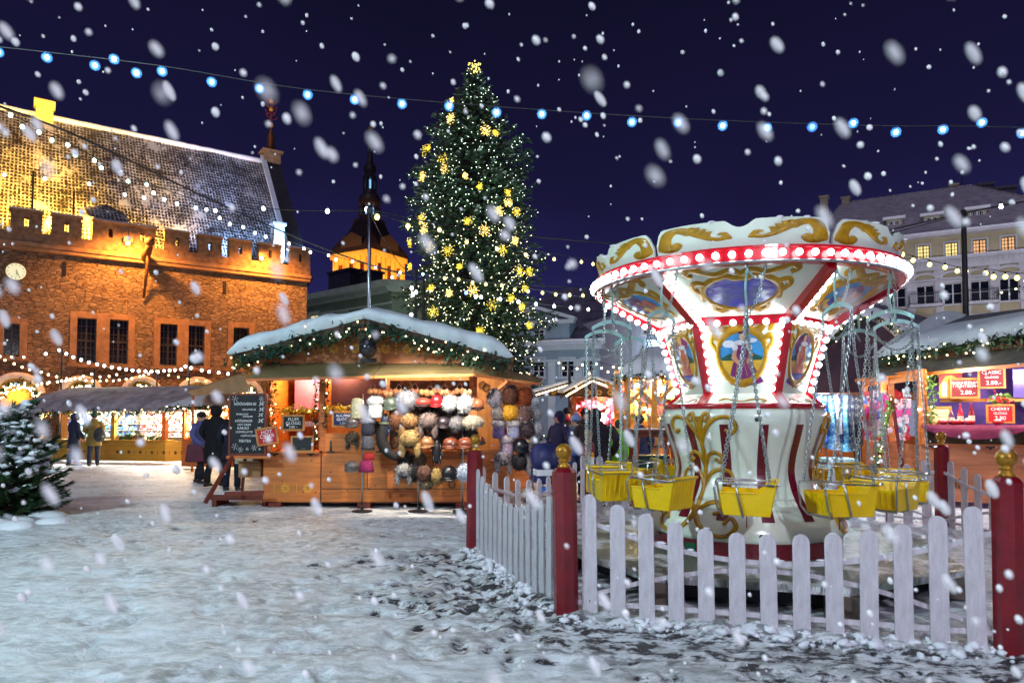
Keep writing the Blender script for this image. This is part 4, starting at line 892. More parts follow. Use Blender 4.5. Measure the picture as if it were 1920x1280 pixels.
    # crown boards
    for k in range(6):
        def f(s,t,o):
            e_ = abs(s); top = 1.0
            top = 1-.26*max(0,1-(e_/.15)**2) if e_ < .15 else 1.0
            top = top*(1-.55*max(0,(e_-.88)/.12)**2.4) if e_ > .88 else top
            top *= (1+.02*sin(pi*min(1,max(0,(e_-.15)/.75))))
            return az(radians(60*k+29.3*s), 1.50+.055*t*top+o, 3.088+.235*t*top)
        n = 48; mb = MB(); rows = [[f(-1+2*i/n,j/6,0) for i in range(n+1)] for j in range(7)]; mb.loft(rows); rb = [[f(-1+2*i/n,j/6,-.025) for i in range(n+1)] for j in range(7)]; mb.loft([r[::-1] for r in rb]); mb.loft([rows[-1],rb[-1]]); mb.add([rows[j][0] for j in range(7)]+[rb[j][0] for j in range(7)],[(j,7+j,8+j,j+1) for j in range(6)]); mb.add([rows[j][n] for j in range(7)]+[rb[j][n] for j in range(7)],[(j,j+1,8+j,7+j) for j in range(6)])
        cb = mb.build('crown_board', CW, T, smooth=True)
        g = MB()
        for s_ in (1,-1):
            big = smoothp([(.80,.34),(.74,.26),(.70,.4),(.76,.62),(.84,.66),(.89,.5),(.86,.22)][::-1]+[(.70,.4)],5) if False else smoothp([(.78,.40),(.74,.30),(.80,.18),(.88,.30),(.88,.62),(.78,.84),(.62,.80),(.48,.60),(.34,.42),(.22,.36),(.14,.44),(.17,.56),(.22,.50)],6)
            n_ = len(big); ribbon(g, [(x*s_,y) for x,y in big], [.15+.05*sin(pi*i/n_) if i < n_*.55 else .17-.07*(i/n_) for i in range(n_)], f, .014)
            for cx_,cy_ in ((.46,.62),(.53,.70),(.60,.74),(.40,.52)):
                lf = smoothp([(cx_,cy_),(cx_-.05,cy_+.12),(cx_-.10,cy_+.12)],4); ribbon(g, [(x*s_,y) for x,y in lf], [.15-.015*i for i in range(len(lf))], f, .014)
        g.build('crown_scroll', CG, cb, smooth=True)
        sn = MB(); 
        for i in range(3):
            s = random.uniform(-.8,.8); p = f(s,1,-.01); sn.ball(p, (random.uniform(.02,.06),random.uniform(.02,.04),random.uniform(.008,.02)), 7, 5)
        sn.build('crown_snow', SNOW, cb, smooth=True)
    # bulbs
    bulbs = []
    for k in range(72):
        a = 2*pi*(k+.5)/72; bulbs.append((a, az(a,1.60,3.01), az(a,1.565,3.01)))
    for k in range(6):
        a = radians(-30+60*k)
        for j in range(7):
            t_ = (j+.6)/7.3; p = cor(k,Rt+.03,Zt)*(1-t_)+az(a,Ro,Zo)*t_; sd = V((cos(a),sin(a),0))*(.075 if a <= pi else .075); bulbs.append((a, p+sd+V((0,0,-.05)), p+sd*.5))
        for j in range(6):
            t_ = (j+.5)/6; p = cor(k,Rt+.05,Zt-.055)*(1-t_)+cor(k+1,Rt+.05,Zt-.055)*t_; bulbs.append((a+radians(60)*t_, p, p*1))
        for j in range(8):
            t_ = (j+.5)/8.6; p = cor(k,Rn,Zn)*(1-t_)+cor(k,Rt,Zt)*t_; sd = V((cos(a),sin(a),0))*-.075; q = p+sd if k in (1,2,3) else p-sd; q = q+az(a,.02,0); bulbs.append((a, q, p))
    bulbs.sort(key=lambda b: abs((b[0]+pi)%(2*pi)-pi))
    proto = None; rest = MB()
    for i,(a,p,_) in enumerate(bulbs):
        if i < 100:
            if proto is None:
                m_ = MB(); m_.ball((0,0,0),.031,12,8); proto = m_.build('bulb', BULB, T, smooth=True); o = proto
            else: o = proto.copy(); COL.objects.link(o); o.parent = T
            o.location = p
        else: rest.ball(p,.031,10,7)
    o = rest.build('bulbs', BULB, T, smooth=True); o['kind'] = 'stuff'
    # control sign plate and door lock on the base
    mb = MB(); a = radians(-31); mb.prism([az(a-.06,.972,.29),az(a+.06,.972,.29),az(a+.06,.972,.36),az(a-.06,.972,.36)], az(a,.006,0)); mb.build('exit_plate', M('green_plate',srgb(10,90,60),.4), T)
    mb = MB(); p = az(radians(9),.985,.475); mb.ball(p,.022,8,6); mb.ball(az(radians(9),.846,1.57),.022,8,6); mb.build('lock_knob', IRON, T)
carousel()
# ---------------- the swings ----------------
YEL = M('yellow_plastic', srgb(252,208,4), .35, .08, 4, .1, 60, coat=.2); ZINC = M('zinc_chain', (.42,.50,.50), .35, .2, 60, metal=.85); PALE = M('pale_painted_steel', srgb(150,196,192), .4, .1, 10, metal=.2)
def chain_mesh(pts, pitch=.030, wire=.0040, hw=.0115, hl=.0205):
    """chain of real links along a polyline"""
    P_ = [V(p) for p in pts]; L_ = [0]
    for a,b in zip(P_,P_[1:]): L_.append(L_[-1]+(b-a).length)
    n = int(L_[-1]/pitch); mb = MB()
    def at(s):
        for i in range(len(P_)-1):
            if s <= L_[i+1] or i == len(P_)-2: t = (s-L_[i])/(L_[i+1]-L_[i]); return P_[i].lerp(P_[i+1],t), (P_[i+1]-P_[i]).normalized()
    for k in range(n+1):
        c, d = at(min(L_[-1],k*L_[-1]/n)); u = d.cross(V((1,.3,0))).normalized(); w = d.cross(u)
        if k % 2: u, w = w, u
        ring = [c+d*(hl-.0085)*(1 if sin(t)>0 else -1)*(1 if abs(sin(t))>.3 else .9)+d*.0085*sin(t)+u*hw*cos(t) for t in [pi/4*j+pi/8 for j in range(8)]]
        mb.tube(ring, wire, 4, closed=True)
    return mb
def make_swing():
    T = thing('carousel_swing', 'x', 'swing')
    # local: origin at hook on the rim, x tangential (rider looks to -x), y radial outwards
    mb = MB(); mb.tube([(0,0,.01),(0,0,-.03),(.012,0,-.06),(0,0,-.09)],.012,6); mb.tube([(0,0,-.04),(-.01,.01,-.2),(0,0,-.36)],.011,6); mb.tube([(0,0,-.05),(.05,.02,-.10),(.10,.03,-.13)],.008,5); mb.build('hanger_rod', PALE, T, smooth=True)
    mb = MB(); n = 12; rows = []
    for i in range(n+1):
        s = -1+2*i/n; y = .215*s; z = -.36-.075*s*s; rows.append([(-.004,y,z-.02),(.004+.004,y,z-.02),(.008,y,z+.02),(-.004,y,z+.02)])
    mb.loft(rows, closed=True); mb.build('spreader', PALE, T)
    zb = -1.98
    for sy in (-1,1):
        for sx in (-1,1):
            top = V((0,.20*sy,-.43)); bot = V((.20*sx-.01,.19*sy,zb+.09)); mid = top.lerp(bot,.22); mid.x *= .55
            chain_mesh([top,mid,bot]).build('chain', ZINC, T)
    pts = [(.16,.02,0)]; 
    for i in range(1,9): t = i/8; pts.append((.16-.16*t+.05*sin(pi*t)*.3, .02-.02*t, -.47*t-.04*sin(pi*t)))
    chain_mesh(pts).build('safety_chain', ZINC, T)
    pts = [(0,.19*(-1+2*i/10),-.50-.16*(1-(-1+2*i/10)**2)) for i in range(11)]; chain_mesh(pts).build('tie_chain', ZINC, T)
    # bucket seat
    w, l, zt, zf = .185, .215, zb, zb-.20
    def sh(o_):  # outline of the side panel (x,z): low front at left, raised back at right
        return [(-l+.03+o_,zf+o_),(l-.02-o_,zf+o_),(l+.012-o_,zt-.005),(l+.035-o_,zt+.085),(l-.03,zt+.085),(l-.075,zt+.02),(l-.12,zt-.012),(-l-.005+o_,zt-.012)]
    mb = MB()
    for s in (-1,1): mb.prism([(x,s*w,z) for x,z in sh(0)][::s], (0,-s*.008,0))
    mb.prism([(-l+.03,-w,zf),(l-.02,-w,zf),(l-.02,w,zf),(-l+.03,w,zf)],(0,0,.008))
    mb.prism([(-l+.03,-w,zf),(-l+.03,w,zf),(-l-.005,w,zt-.012),(-l-.005,-w,zt-.012)][::-1],(.008,0,0))
    mb.prism([(l-.02,-w,zf),(l-.02,w,zf),(l+.012,w,zt-.005),(l+.012,-w,zt-.005)],(-.008,0,0)); mb.prism([(l+.012,-w,zt-.005),(l+.012,w,zt-.005),(l+.035,w,zt+.085),(l+.035,-w,zt+.085)],(-.008,0,0))
    mb.tube([(l+.04,-w,zt+.088),(l+.04,w,zt+.088)],.014,8)
    for s in (-1,1): mb.bar((-l-.005,s*w,zt-.008),(l-.12,s*w,zt-.008),.022,.012)
    st = mb.build('seat', YEL, T, bevel=.004)
    mb = MB()
    for k in range(7): y = -w+.04+k*(2*w-.08)/6; mb.tube([(l-.02,y,zf+.02),(l+.03,y,zt+.07)],.007,5); mb.tube([(-l+.026,y,zf+.02),(-l-.008,y,zt-.03)],.006,5)
    mb.build('rib', YEL, st)
    zr = zb+.075; mb = MB()
    ring = [(-l-.01,-w-.01,zr),(l+.01,-w-.01,zr-.01),(l+.03,-w+.05,zr),(l+.03,w-.05,zr),(l+.01,w+.01,zr-.01),(-l-.01,w+.01,zr),(-l-.04,w-.05,zr),(-l-.04,-w+.05,zr)]
    mb.tube(ring,.0085,7,closed=True); rl = mb.build('safety_rail', STEEL, T, smooth=True)
    mb = MB()
    for x0 in (-.055,): mb.tube([(x0-.03,-w-.012,zr),(x0-.01,-w-.016,zt-.03),(x0+.03,-w-.014,zf+.01),(x0+.03,-w+.03,zf-.014),(x0+.03,w-.03,zf-.014),(x0+.03,w+.014,zf+.01),(x0-.01,w+.016,zt-.03),(x0-.03,w+.012,zr)],.0095,7)
    mb.tube([(-l-.03,-w-.01,zr),(-l-.045,-w-.012,zr-.05),(-l-.02,-w-.01,zf+.06),(-l+.03,-w+.01,zf-.012),(-l+.03,w-.01,zf-.012),(-l-.02,w+.01,zf+.06),(-l-.045,w+.012,zr-.05),(-l-.03,w+.01,zr)],.0095,7)
    mb.build('seat_frame', STEEL, T, smooth=True)
    mb = MB(); mb.tube([(-.13,-w,zr+.012),(-.13,w,zr+.012)],.006,5); mb.tube([(-l-.02,-.02,zr),(l+.02,.06,zr+.004)],.005,5); mb.ball((l+.045,-w-.01,zr),(.018,.012,.014),8,6); mb.build('lap_bar', STEEL, rl)
    mb = MB(); mb.tube([(0,0,zf-.01),(.002,0,zf-.06),(.0,.0,zf-.13)],.005,5); mb.build('strap', CDR, T)
    return T
swing = make_swing(); place = ['nearest the camera, hanging in front of the striped base','just right of the nearest swing, in front of the base edge','at the front right, overlapping the one behind','at the far right edge of the carousel','at the back right, behind the rightmost seats','at the back just right of the column','directly behind the column','at the back just left of the column','at the back left, beyond the leftmost seats','at the far left edge of the carousel','at the front left, in line with the second fence picket','just left of the nearest swing, beside the gold scroll']
for k in range(12):
    o = swing if k == 0 else copy_tree(swing)
    a = radians(2+30*k); rr = random.Random(k)
    p = CC+Matrix.Rotation(CA,3,'Z')@az(a,1.50,2.935); o.location = p; o.rotation_euler = (radians(rr.uniform(-1.5,1.5)), radians(rr.uniform(-1.5,1.5)), CA+a+pi*0+radians(rr.uniform(-8,8)))
    # local +y must point outwards: at a=0 outward is -y in carousel space
    o.rotation_euler[2] = CA+a+radians(rr.uniform(-8,8)); o.rotation_euler[2] += 0
    tag(o, 'yellow bucket swing '+place[k], 'swing', 'chain swings hanging from the carousel')
# ---------------- picket fence ----------------
PW = M('white_fence_paint', srgb(212,206,212), .55, .11, 9, .5, 50, stretch=(3,3,.7)); PR = M('fence_red', srgb(122,10,26), .3, .2, 6, .1, 40, coat=.3); BRASS = M('old_gold_paint', srgb(190,138,40), .3, .25, 10, .1, 50, metal=.5)
def make_post():
    T = thing('fence_post', 'x', 'post'); h = 1.18
    mb = MB(); prof = []; R = .098
    mb.lathe([(R,-.02),(R,h-.02),(R-.03,h+.012),(.04,h+.014)],8,a0=pi/8,a1=2*pi+pi/8); mb.build('shaft', PR, T, bevel=.004)
    mb = MB(); mb.lathe([(.05,h+.012),(.05,h+.03),(.034,h+.045),(.03,h+.055),(.046,h+.062),(.05,h+.072),(.036,h+.08)]+[(.066*cos(t),h+.138+.066*sin(t)) for t in [radians(x) for x in (-62,-45,-30,-15,0,15,30,45,60,75,88)]],20); mb.build('ball_finial', BRASS, T, smooth=True)
    return T
post = make_post()
pl_ = ['red fence post with gold ball at the right edge, nearest the camera','red fence post with gold ball at the near left fence corner','red fence post with gold ball beside the hanging fur hats','red fence post carrying the emergency stop box','red fence post hidden behind the carousel column','bright red fence post in front of the maroon mulled wine counter','red fence post outside the right edge of the picture']
for i,p in enumerate(FP):
    o = post if i == 0 else copy_tree(post); o.location = p; o.rotation_euler = (radians(random.uniform(-.8,.8)),radians(random.uniform(-1,1)),radians(random.uniform(-15,15))); tag(o, pl_[i], 'post', 'red posts of the carousel fence')
CEN = V((2.7,8.1,0))
def picket_mesh(h, w=.118, t=.019):
    n = 8; pts = [(-w/2,0,0),(w/2,0,0)]+[(w/2*cos(pi*k/n),0,h-w/2+w/2*sin(pi*k/n)) for k in range(n+1)]
    mb = MB(); mb.prism(pts,(0,t,0)); return mb
def section(a, b, n, label, zoff=0.0):
    d = (b-a); L_ = d.length; u = d.normalized(); ang = atan2(u.y,u.x); T = thing('picket_fence', label, 'fence', a, ang, 'picket fence panels round the carousel')
    nrm = V((-u.y,u.x,0)); s = 1 if nrm.dot(CEN-a) > 0 else -1    # +1: inside is local +y
    y_out = -.012 if s > 0 else -.007; y_in = .013 if s > 0 else -.033
    H = lambda x: 1.03-.31*sin(pi*min(1,max(0,(x-.05)/(L_-.1))))**.85
    for k in range(n):
        x = .19+(L_-.38)*k/(n-1); hh = H(x); o = picket_mesh(hh).build('picket', PW, T, bevel=.003); o.location = (x, y_out*1.0-(.0 if s > 0 else 0), .015+random.uniform(-.006,.006)+zoff); o.rotation_euler = (0,radians(random.uniform(-.7,.7)),0)
        if s < 0: o.location.y = 0
        if k == 0: scr = MB(); [scr.ball((0,-.002,z_),.0045,6,4) for z_ in (.135,.145)]; sm = scr.build('screw', IRON, o, smooth=True)
    yr = .016 if s > 0 else -.012; m = 18
    mb = MB()
    for i in range(m): x0, x1 = .03+(L_-.06)*i/m, .03+(L_-.06)*(i+1)/m; mb.bar((x0,yr,H(x0)-.2),(x1,yr,H(x1)-.2),.022,.034)
    mb.build('top_rail', PW, T)
    mb = MB(); mb.bar((.03,yr,.14),(L_-.03,yr,.14),.022,.034); mb.build('bottom_rail', PW, T)
    mb = MB()
    for i in range(m): x0, x1 = .1+(L_-.2)*i/m, .1+(L_-.2)*(i+1)/m; g = lambda x: .16+.30*sin(pi*(x-.1)/(L_-.2)); mb.bar((x0,yr+.024*s,g(x0)),(x1,yr+.024*s,g(x1)),.02,.032)
    mb.build('arched_brace', PW, T)
    sn = MB()
    for k in range(40): x = random.uniform(.1,L_-.1); sn.ball((x,yr+.0,H(x)-.18+.004),(random.uniform(.01,.05),.012,random.uniform(.004,.012)),6,4)
    for k in range(n):
        if random.random() < .5: x = .19+(L_-.38)*k/(n-1); sn.ball((x+random.uniform(-.01,.01),y_out+.009,.012+H(x)),(.028,.010,.006),8,4)
    sn.build('rail_snow', SNOW, T, smooth=True)
section(FP[1], FP[0], 13, 'front white picket panel with dipped top between the two nearest red posts')
section(FP[2], FP[1], 15, 'white picket panel along the left side of the carousel, seen at a slant')
section(FP[3], FP[2], 11, 'white picket panel at the back left, running towards the emergency stop post')
section(FP[4], FP[3], 11, 'white picket panel at the back, mostly hidden behind the yellow swings')
section(FP[5], FP[4], 12, 'white picket panel at the back right, left of the bright red post')
section(FP[6], FP[5], 13, 'white picket panel at the right, between the bright red post and the picture edge')
section(FP[0], FP[6], 12, 'white picket panel leaving the picture at the right of the nearest post')
# emergency stop box on its post
q = FP[3]; T = thing('emergency_stop_box', 'small white box with red mushroom button fixed to the back left fence post', 'switch box', (q.x+.03,q.y-.13,.98), 0)
mb = MB(); mb.box(-.05,.05,-.03,.03,-.17,.0); mb.build('housing', M('white_plastic',(.75,.76,.74),.4,.05), T, bevel=.008)
mb = MB(); mb.box(-.04,.04,-.034,-.031,-.03,.05); mb.box(-.04,.04,-.03,.03,0.001,.05); mb.build('yellow_cap', M('yellow_plastic'), T)
mb = MB(); mb.ball((0,-.05,.02),.026,10,8); mb.build('button', CR, T, smooth=True)
mb = MB(); mb.ball((.03,-.02,-.01),.01); mb.tube([(.05,-.0,-.03),(.3,-.1,-.15),(.6,-.3,-.35)],.008,5); mb.build('cord', M('grey_cord',(.4,.4,.42),.6), T)
# ---------------- the Christmas tree ----------------
def xmas_tree():
    D = 28; base = P(888,780,D); base.z = 0; rr = random.Random(3)
    T = thing('christmas_tree', 'tall dark spruce covered in fairy lights, rising behind the main hut', 'tree', base)
    k = D/FPX; H = P(886,128,D).z
    prof = [(0,118),(3.0,124),(4.5,126),(6.0,124),(7.2,120),(8.4,118),(9.4,124),(10.4,122),(11.4,114),(12.4,94),(13.2,74),(14.0,56),(14.8,34),(15.4,15),(H,3)]
    def R(z):
        for (a,ra),(b,rb) in zip(prof,prof[1:]):
            if a <= z <= b: return (ra+(rb-ra)*(z-a)/(b-a))*k
        return .05
    mb = MB(); mb.tube([(0,0,0),(.05,0,H*.4),(0,.05,H*.8),(0,0,H-.1)],[.26,.18,.07,.02],8)
    mb.build('trunk', M('bark', srgb(60,44,34), .9, .3, 8, .6, 20), T)
    br = MB(); fo = MB(); sn = MB(); li = []
    z = .9; tips = []
    while z < H-.15:
        r = R(z); n = max(4, int(7+r*3.4)); a0 = rr.random()*6.28
        for i in range(n):
            a = a0+2*pi*i/n+rr.gauss(0,.12); L_ = r*rr.uniform(.70,1.08)*(1+.13*sin(a*3+z*1.7)+.10*sin(z*2.6+a)); up = .30 if z > 12 else .12
            dz = rr.uniform(-.1,.1); p0 = V((0,0,z+.1)); p1 = V((cos(a)*L_*.5,sin(a)*L_*.5,z+dz-.02*L_)); p2 = V((cos(a)*L_,sin(a)*L_,z+dz+up-.06*L_+rr.uniform(-.1,.25)))
            br.tube([p0,p1,p2],[.03,.02,.006],4)
            m = max(5,int(L_*7))
            for j in range(m):
                t = .22+.8*(j+rr.random()*.6)/m
                if L_*t < r*.35 and z < 13: continue
                q = p0.lerp(p1,t*2) if t < .5 else p1.lerp(p2,(t-.5)*2)
                w = .30*(1.15-t)*min(1,L_)+.05
                q = q+V((-sin(a),cos(a),0))*rr.uniform(-w,w)+V((0,0,rr.uniform(-.22,.05)))
                out = V((cos(a),sin(a),rr.uniform(-.5,.35))).normalized(); side = V((-sin(a),cos(a),0))
                for s in range(7):
                    d = (out*rr.uniform(.3,1)+side*rr.uniform(-1,1)+V((0,0,rr.uniform(-.7,.35)))).normalized()*rr.uniform(.13,.30)
                    wd = d.cross(V((rr.random(),rr.random(),rr.random()+.2))).normalized()*rr.uniform(.018,.034)
                    fo.poly([q-wd*.6,q+d*.45-wd,q+d,q+d*.45+wd])
                if rr.random() < .34:
                    c = q+V((0,0,.05))+out*.1
                    d = out*rr.uniform(.06,.15); e_ = side*rr.uniform(.03,.07); sn.poly([c-d-e_,c+d-e_*.5,c+d+e_,c-d*.6+e_])
                if t > .5 and rr.random() < .34: li.append(q+out*.13+V((rr.uniform(-.05,.05),rr.uniform(-.05,.05),rr.uniform(-.05,.08))))
            tips.append((a, p2, z))
        z += .21 if z > 2 else .3
    cb = br.build('branches', M('bark'), T)
    fo.build('crown', M('spruce_needles', (.035,.085,.045), .6, .5, 1.5), T)
    sn.build('branch_snow', M('frost', (.5,.62,.6), .6, .2, 3), T)
    # one outlying branch on the right
    def bulbs(pts, r, mat, name, par):
        b = MB()
        for p in pts: b.add([p+V((r,0,0)),p+V((0,r,0)),p-V((r,0,0)),p-V((0,r,0)),p+V((0,0,r)),p-V((0,0,r))],[(0,1,4),(1,2,4),(2,3,4),(3,0,4),(1,0,5),(2,1,5),(3,2,5),(0,3,5)])
        o = b.build(name, mat, par); o['kind'] = 'stuff'; return o
    front = [p for p in li if p.y < 1.2]
    bulbs(front[:len(front)//3*2], .017, glow('tree_light',(1,.93,.55),11), 'fairy_lights', T)
    bulbs(front[len(front)//3*2:], .015, glow('tree_light_green',(.8,1,.75),8), 'fairy_lights', T)
    b = MB()
    top = V((0,0,H))
    for s in range(7):
        a = 2*pi*s/7+pi/2
        for j in range(5): r = .06*(j+1); b.ball(top+V((r*cos(a)+rr.gauss(0,.03),rr.uniform(-.05,.05),r*sin(a)+rr.gauss(0,.03))), .024, 6, 5)
    for j in range(26): b.ball(top+V((rr.gauss(0,.14),rr.gauss(0,.1),rr.uniform(-.35,.25))),.025,6,5)
    b.build('tree_topper', glow('topper_yellow',(1,.82,.22),2.2), T, smooth=True)
    # star ornaments (pixel hints give height and side; depth follows the crown's surface)
    YG = glow('ornament_yellow',(1,.72,.05),1.6); YW = glow('ornament_amber',(1,.66,.16),3.2)
    spots = [(848,190,9),(850,222,12),(913,245,13),(930,250,8),(785,283,12),(810,278,9),(840,300,13),(845,318,10),(802,332,11),(953,362,8),(953,380,9),(937,395,10),(967,397,10),(884,415,9),(913,432,12),(803,410,14),(808,430,12),(771,455,11),(816,462,11),(850,470,15),(965,452,9),(944,468,12),(973,508,13),(990,510,11),(770,500,9),(893,545,12),(982,540,9),(824,585,12),(927,572,13),(976,576,9),(853,550,8),(905,620,9),(990,610,8),(820,540,8),(870,500,6),(905,350,6),(880,330,6),(958,560,8)]
    for (u,v,rpx) in spots:
        rpx *= .92
        p = P(u,v,D); dx = p.x-base.x; rz_ = R(p.z); dx = max(-rz_*.97,min(rz_*.97,dx)); dy = -sqrt(max(0.02,rz_*rz_-dx*dx))*.93-.15; c = V((base.x+dx, D+dy, CAMH+(p.z-CAMH)*(D+dy)/D)); 
        rel = rpx*k*.92
        side = 'left' if u < 868 else ('right' if u > 920 else 'middle'); lv = 'near the top' if v < 260 else 'in the upper part' if v < 370 else 'halfway up' if v < 480 else 'in the lower part' if v < 570 else 'near the bottom'
        O.append((u,v,c,rel,side,lv))
    groups = {}
    for it in O: groups.setdefault((it[4],it[5]),[]).append(it)
    for (side,lv),L_ in groups.items():
        L_.sort(key=lambda i: i[1])
        for n_,(u,v,c,rel,_,_) in enumerate(L_):
            lab = 'glowing yellow snowflake ornament %s of the tree %s' % ('on the '+side+' side' if side != 'middle' else 'in the middle', lv)
            if len(L_) > 1: lab = ORD[n_]+' from the top: '+lab if n_ else 'topmost '+lab
            X = thing('snowflake_ornament', ' '.join(lab.split()[:16]), 'ornament', c, atan2(c.x-base.x, -(c.y-base.y)) , 'lit snowflake ornaments on the Christmas tree')
            m_ = MB(); g_ = MB(); n2 = 10
            for i in range(n2):
                a = 2*pi*i/n2; m_.tube([(0,0,0),(rel*cos(a),0,rel*sin(a))],.008,4)
                for j in range(6):
                    r = rel*(j+.8)/6.2; g_.ball((r*cos(a)+rr.gauss(0,.02),rr.uniform(-.1,.05),r*sin(a)+rr.gauss(0,.02)),rr.uniform(.011,.021),6,4)
            m_.build('wire_frame', STEEL, X); g_.build('lights', YG if rr.random() < .65 else YW, X)
O = []
xmas_tree()

for x_,y_,z_,e_ in ((-6,15,4.2,2000),(1.5,16,4.2,1800)): lamp('SPOT',(x_,y_,z_),e_,(.8,1,.85),.5,(-1.6,28,9),60,.8)  # unseen flood spots added to brighten the tree
# ---------------- generic bits ----------------
def garland(par, pts, name='garland', r=.09, dens=60, bulbs=6, mat=None, bmat=None, br=.014, leaf=.11, kind_bulbs=True, seed=1):
    rr = random.Random(seed); g = MB(); l = MB(); L_ = 0
    for a_,b_ in zip(pts, pts[1:]):
        a_, b_ = V(a_), V(b_); n = (b_-a_).length; L_ += n
        for q in range(int(n*dens)):
            c = a_.lerp(b_, rr.random())+V((rr.gauss(0,r*.5),rr.gauss(0,r*.5),rr.gauss(0,r*.55)))
            d = V((rr.gauss(0,1),rr.gauss(0,1),rr.gauss(0,1)-.3)).normalized()*leaf*rr.uniform(.5,1.1); e_ = d.cross(V((rr.random()+.1,rr.random()-.5,.5))).normalized()*leaf*.2
            g.poly([c-e_*.5,c+d*.45-e_,c+d,c+d*.45+e_])
        for q in range(max(1,int(n*bulbs))):
            c = a_.lerp(b_, rr.random())+V((rr.gauss(0,r*.6),rr.gauss(0,r*.6),rr.gauss(0,r*.7))); l.ball(c,br,6,5)
    o = g.build(name, mat or LEAF, par)
    if bulbs: b = l.build('fairy_lights', bmat or TINYW, o); b['kind'] = 'stuff'
    return o
def flower(mb, c, s, y):
    """carved eight petal folk ornament in the xz plane"""
    for k in range(8):
        a = 2*pi*k/8; q = []
        for (r,t) in ((.25,0),(.55,.32),(1.0,.22),(.78,0),(1.0,-.22),(.55,-.32)):
            q.append((c[0]+s*r*cos(a+t), y, c[1]+s*r*sin(a+t)))
        mb.prism(q[::-1] if False else q, (0,.006,0))
    for k in range(4): a = 2*pi*k/4; 
    mb.prism([(c[0]+s*.13*cos(pi/2*k), y, c[1]+s*.13*sin(pi/2*k)) for k in range(4)],(0,.006,0))
def stripe_orn(mb, x, z, s, y):
    for k in range(4): zz = z-s*.75+s*.5*k; mb.prism([(x-s*.16,y,zz+s*.18),(x,y,zz-s*.1),(x+s*.16,y,zz+s*.18),(x,y,zz+s*.30)],(0,.006,0))
def snow_slab(par, rows, th=.16, name='roof_snow', seed=0, mat=None):
    """rows: list of polylines (upper surface base) -> puffy snow blanket with rounded rim"""
    ny = len(rows); nx = len(rows[0]); top = []; 
    for j,r in enumerate(rows):
        t = []
        for i,p in enumerate(r):
            ed = min(i, nx-1-i, j, ny-1-j); h = th*(0.0 if ed == 0 else .72 if ed == 1 else 1.0)*(1+.25*mnoise.noise(V((p[0]*1.3+seed,p[1]*1.3,p[2]))))
            t.append(V(p)+V((0,0,h+.004)))
        top.append(t)
    mb = MB(); mb.loft(top); o = mb.build(name, mat or SNOW, par, smooth=True, subsurf=1); return o
def grid(A, B, C, D, nx, ny):
    A,B,C,D = map(V,(A,B,C,D)); return [[A.lerp(B,i/nx).lerp(D.lerp(C,i/nx),j/ny) for i in range(nx+1)] for j in range(ny+1)]
def framed_sign(T_or_name, label, w, h, col, lines, loc, rz, tilt=0, fmat=None, frame=.035, lean=0):
    """sign: board, frame, lettering. local -y faces the viewer"""
    T = thing('price_sign', label, 'sign', loc, rz); T.rotation_euler = (lean, tilt, rz)
    mb = MB(); mb.box(-w/2,w/2,-.008,.008,0,h); mb.build('board', col, T)
    mb = MB(); f = frame; mb.box(-w/2-f,-w/2,-.02,.012,-f,h+f); mb.box(w/2,w/2+f,-.02,.012,-f,h+f); mb.box(-w/2,w/2,-.02,.012,h,h+f); mb.box(-w/2,w/2,-.02,.012,-f,0); mb.build('frame', fmat or M('pine_frame', srgb(204,134,62), .5, .2, 8, .1, 30), T, bevel=.003)
    for (s, x, z, sz, *r) in lines: text_part(s, sz, r[0] if r else CHALK, T, (x*w, -.0105, z*h), sx=r[1] if len(r) > 1 else 1)
    return T
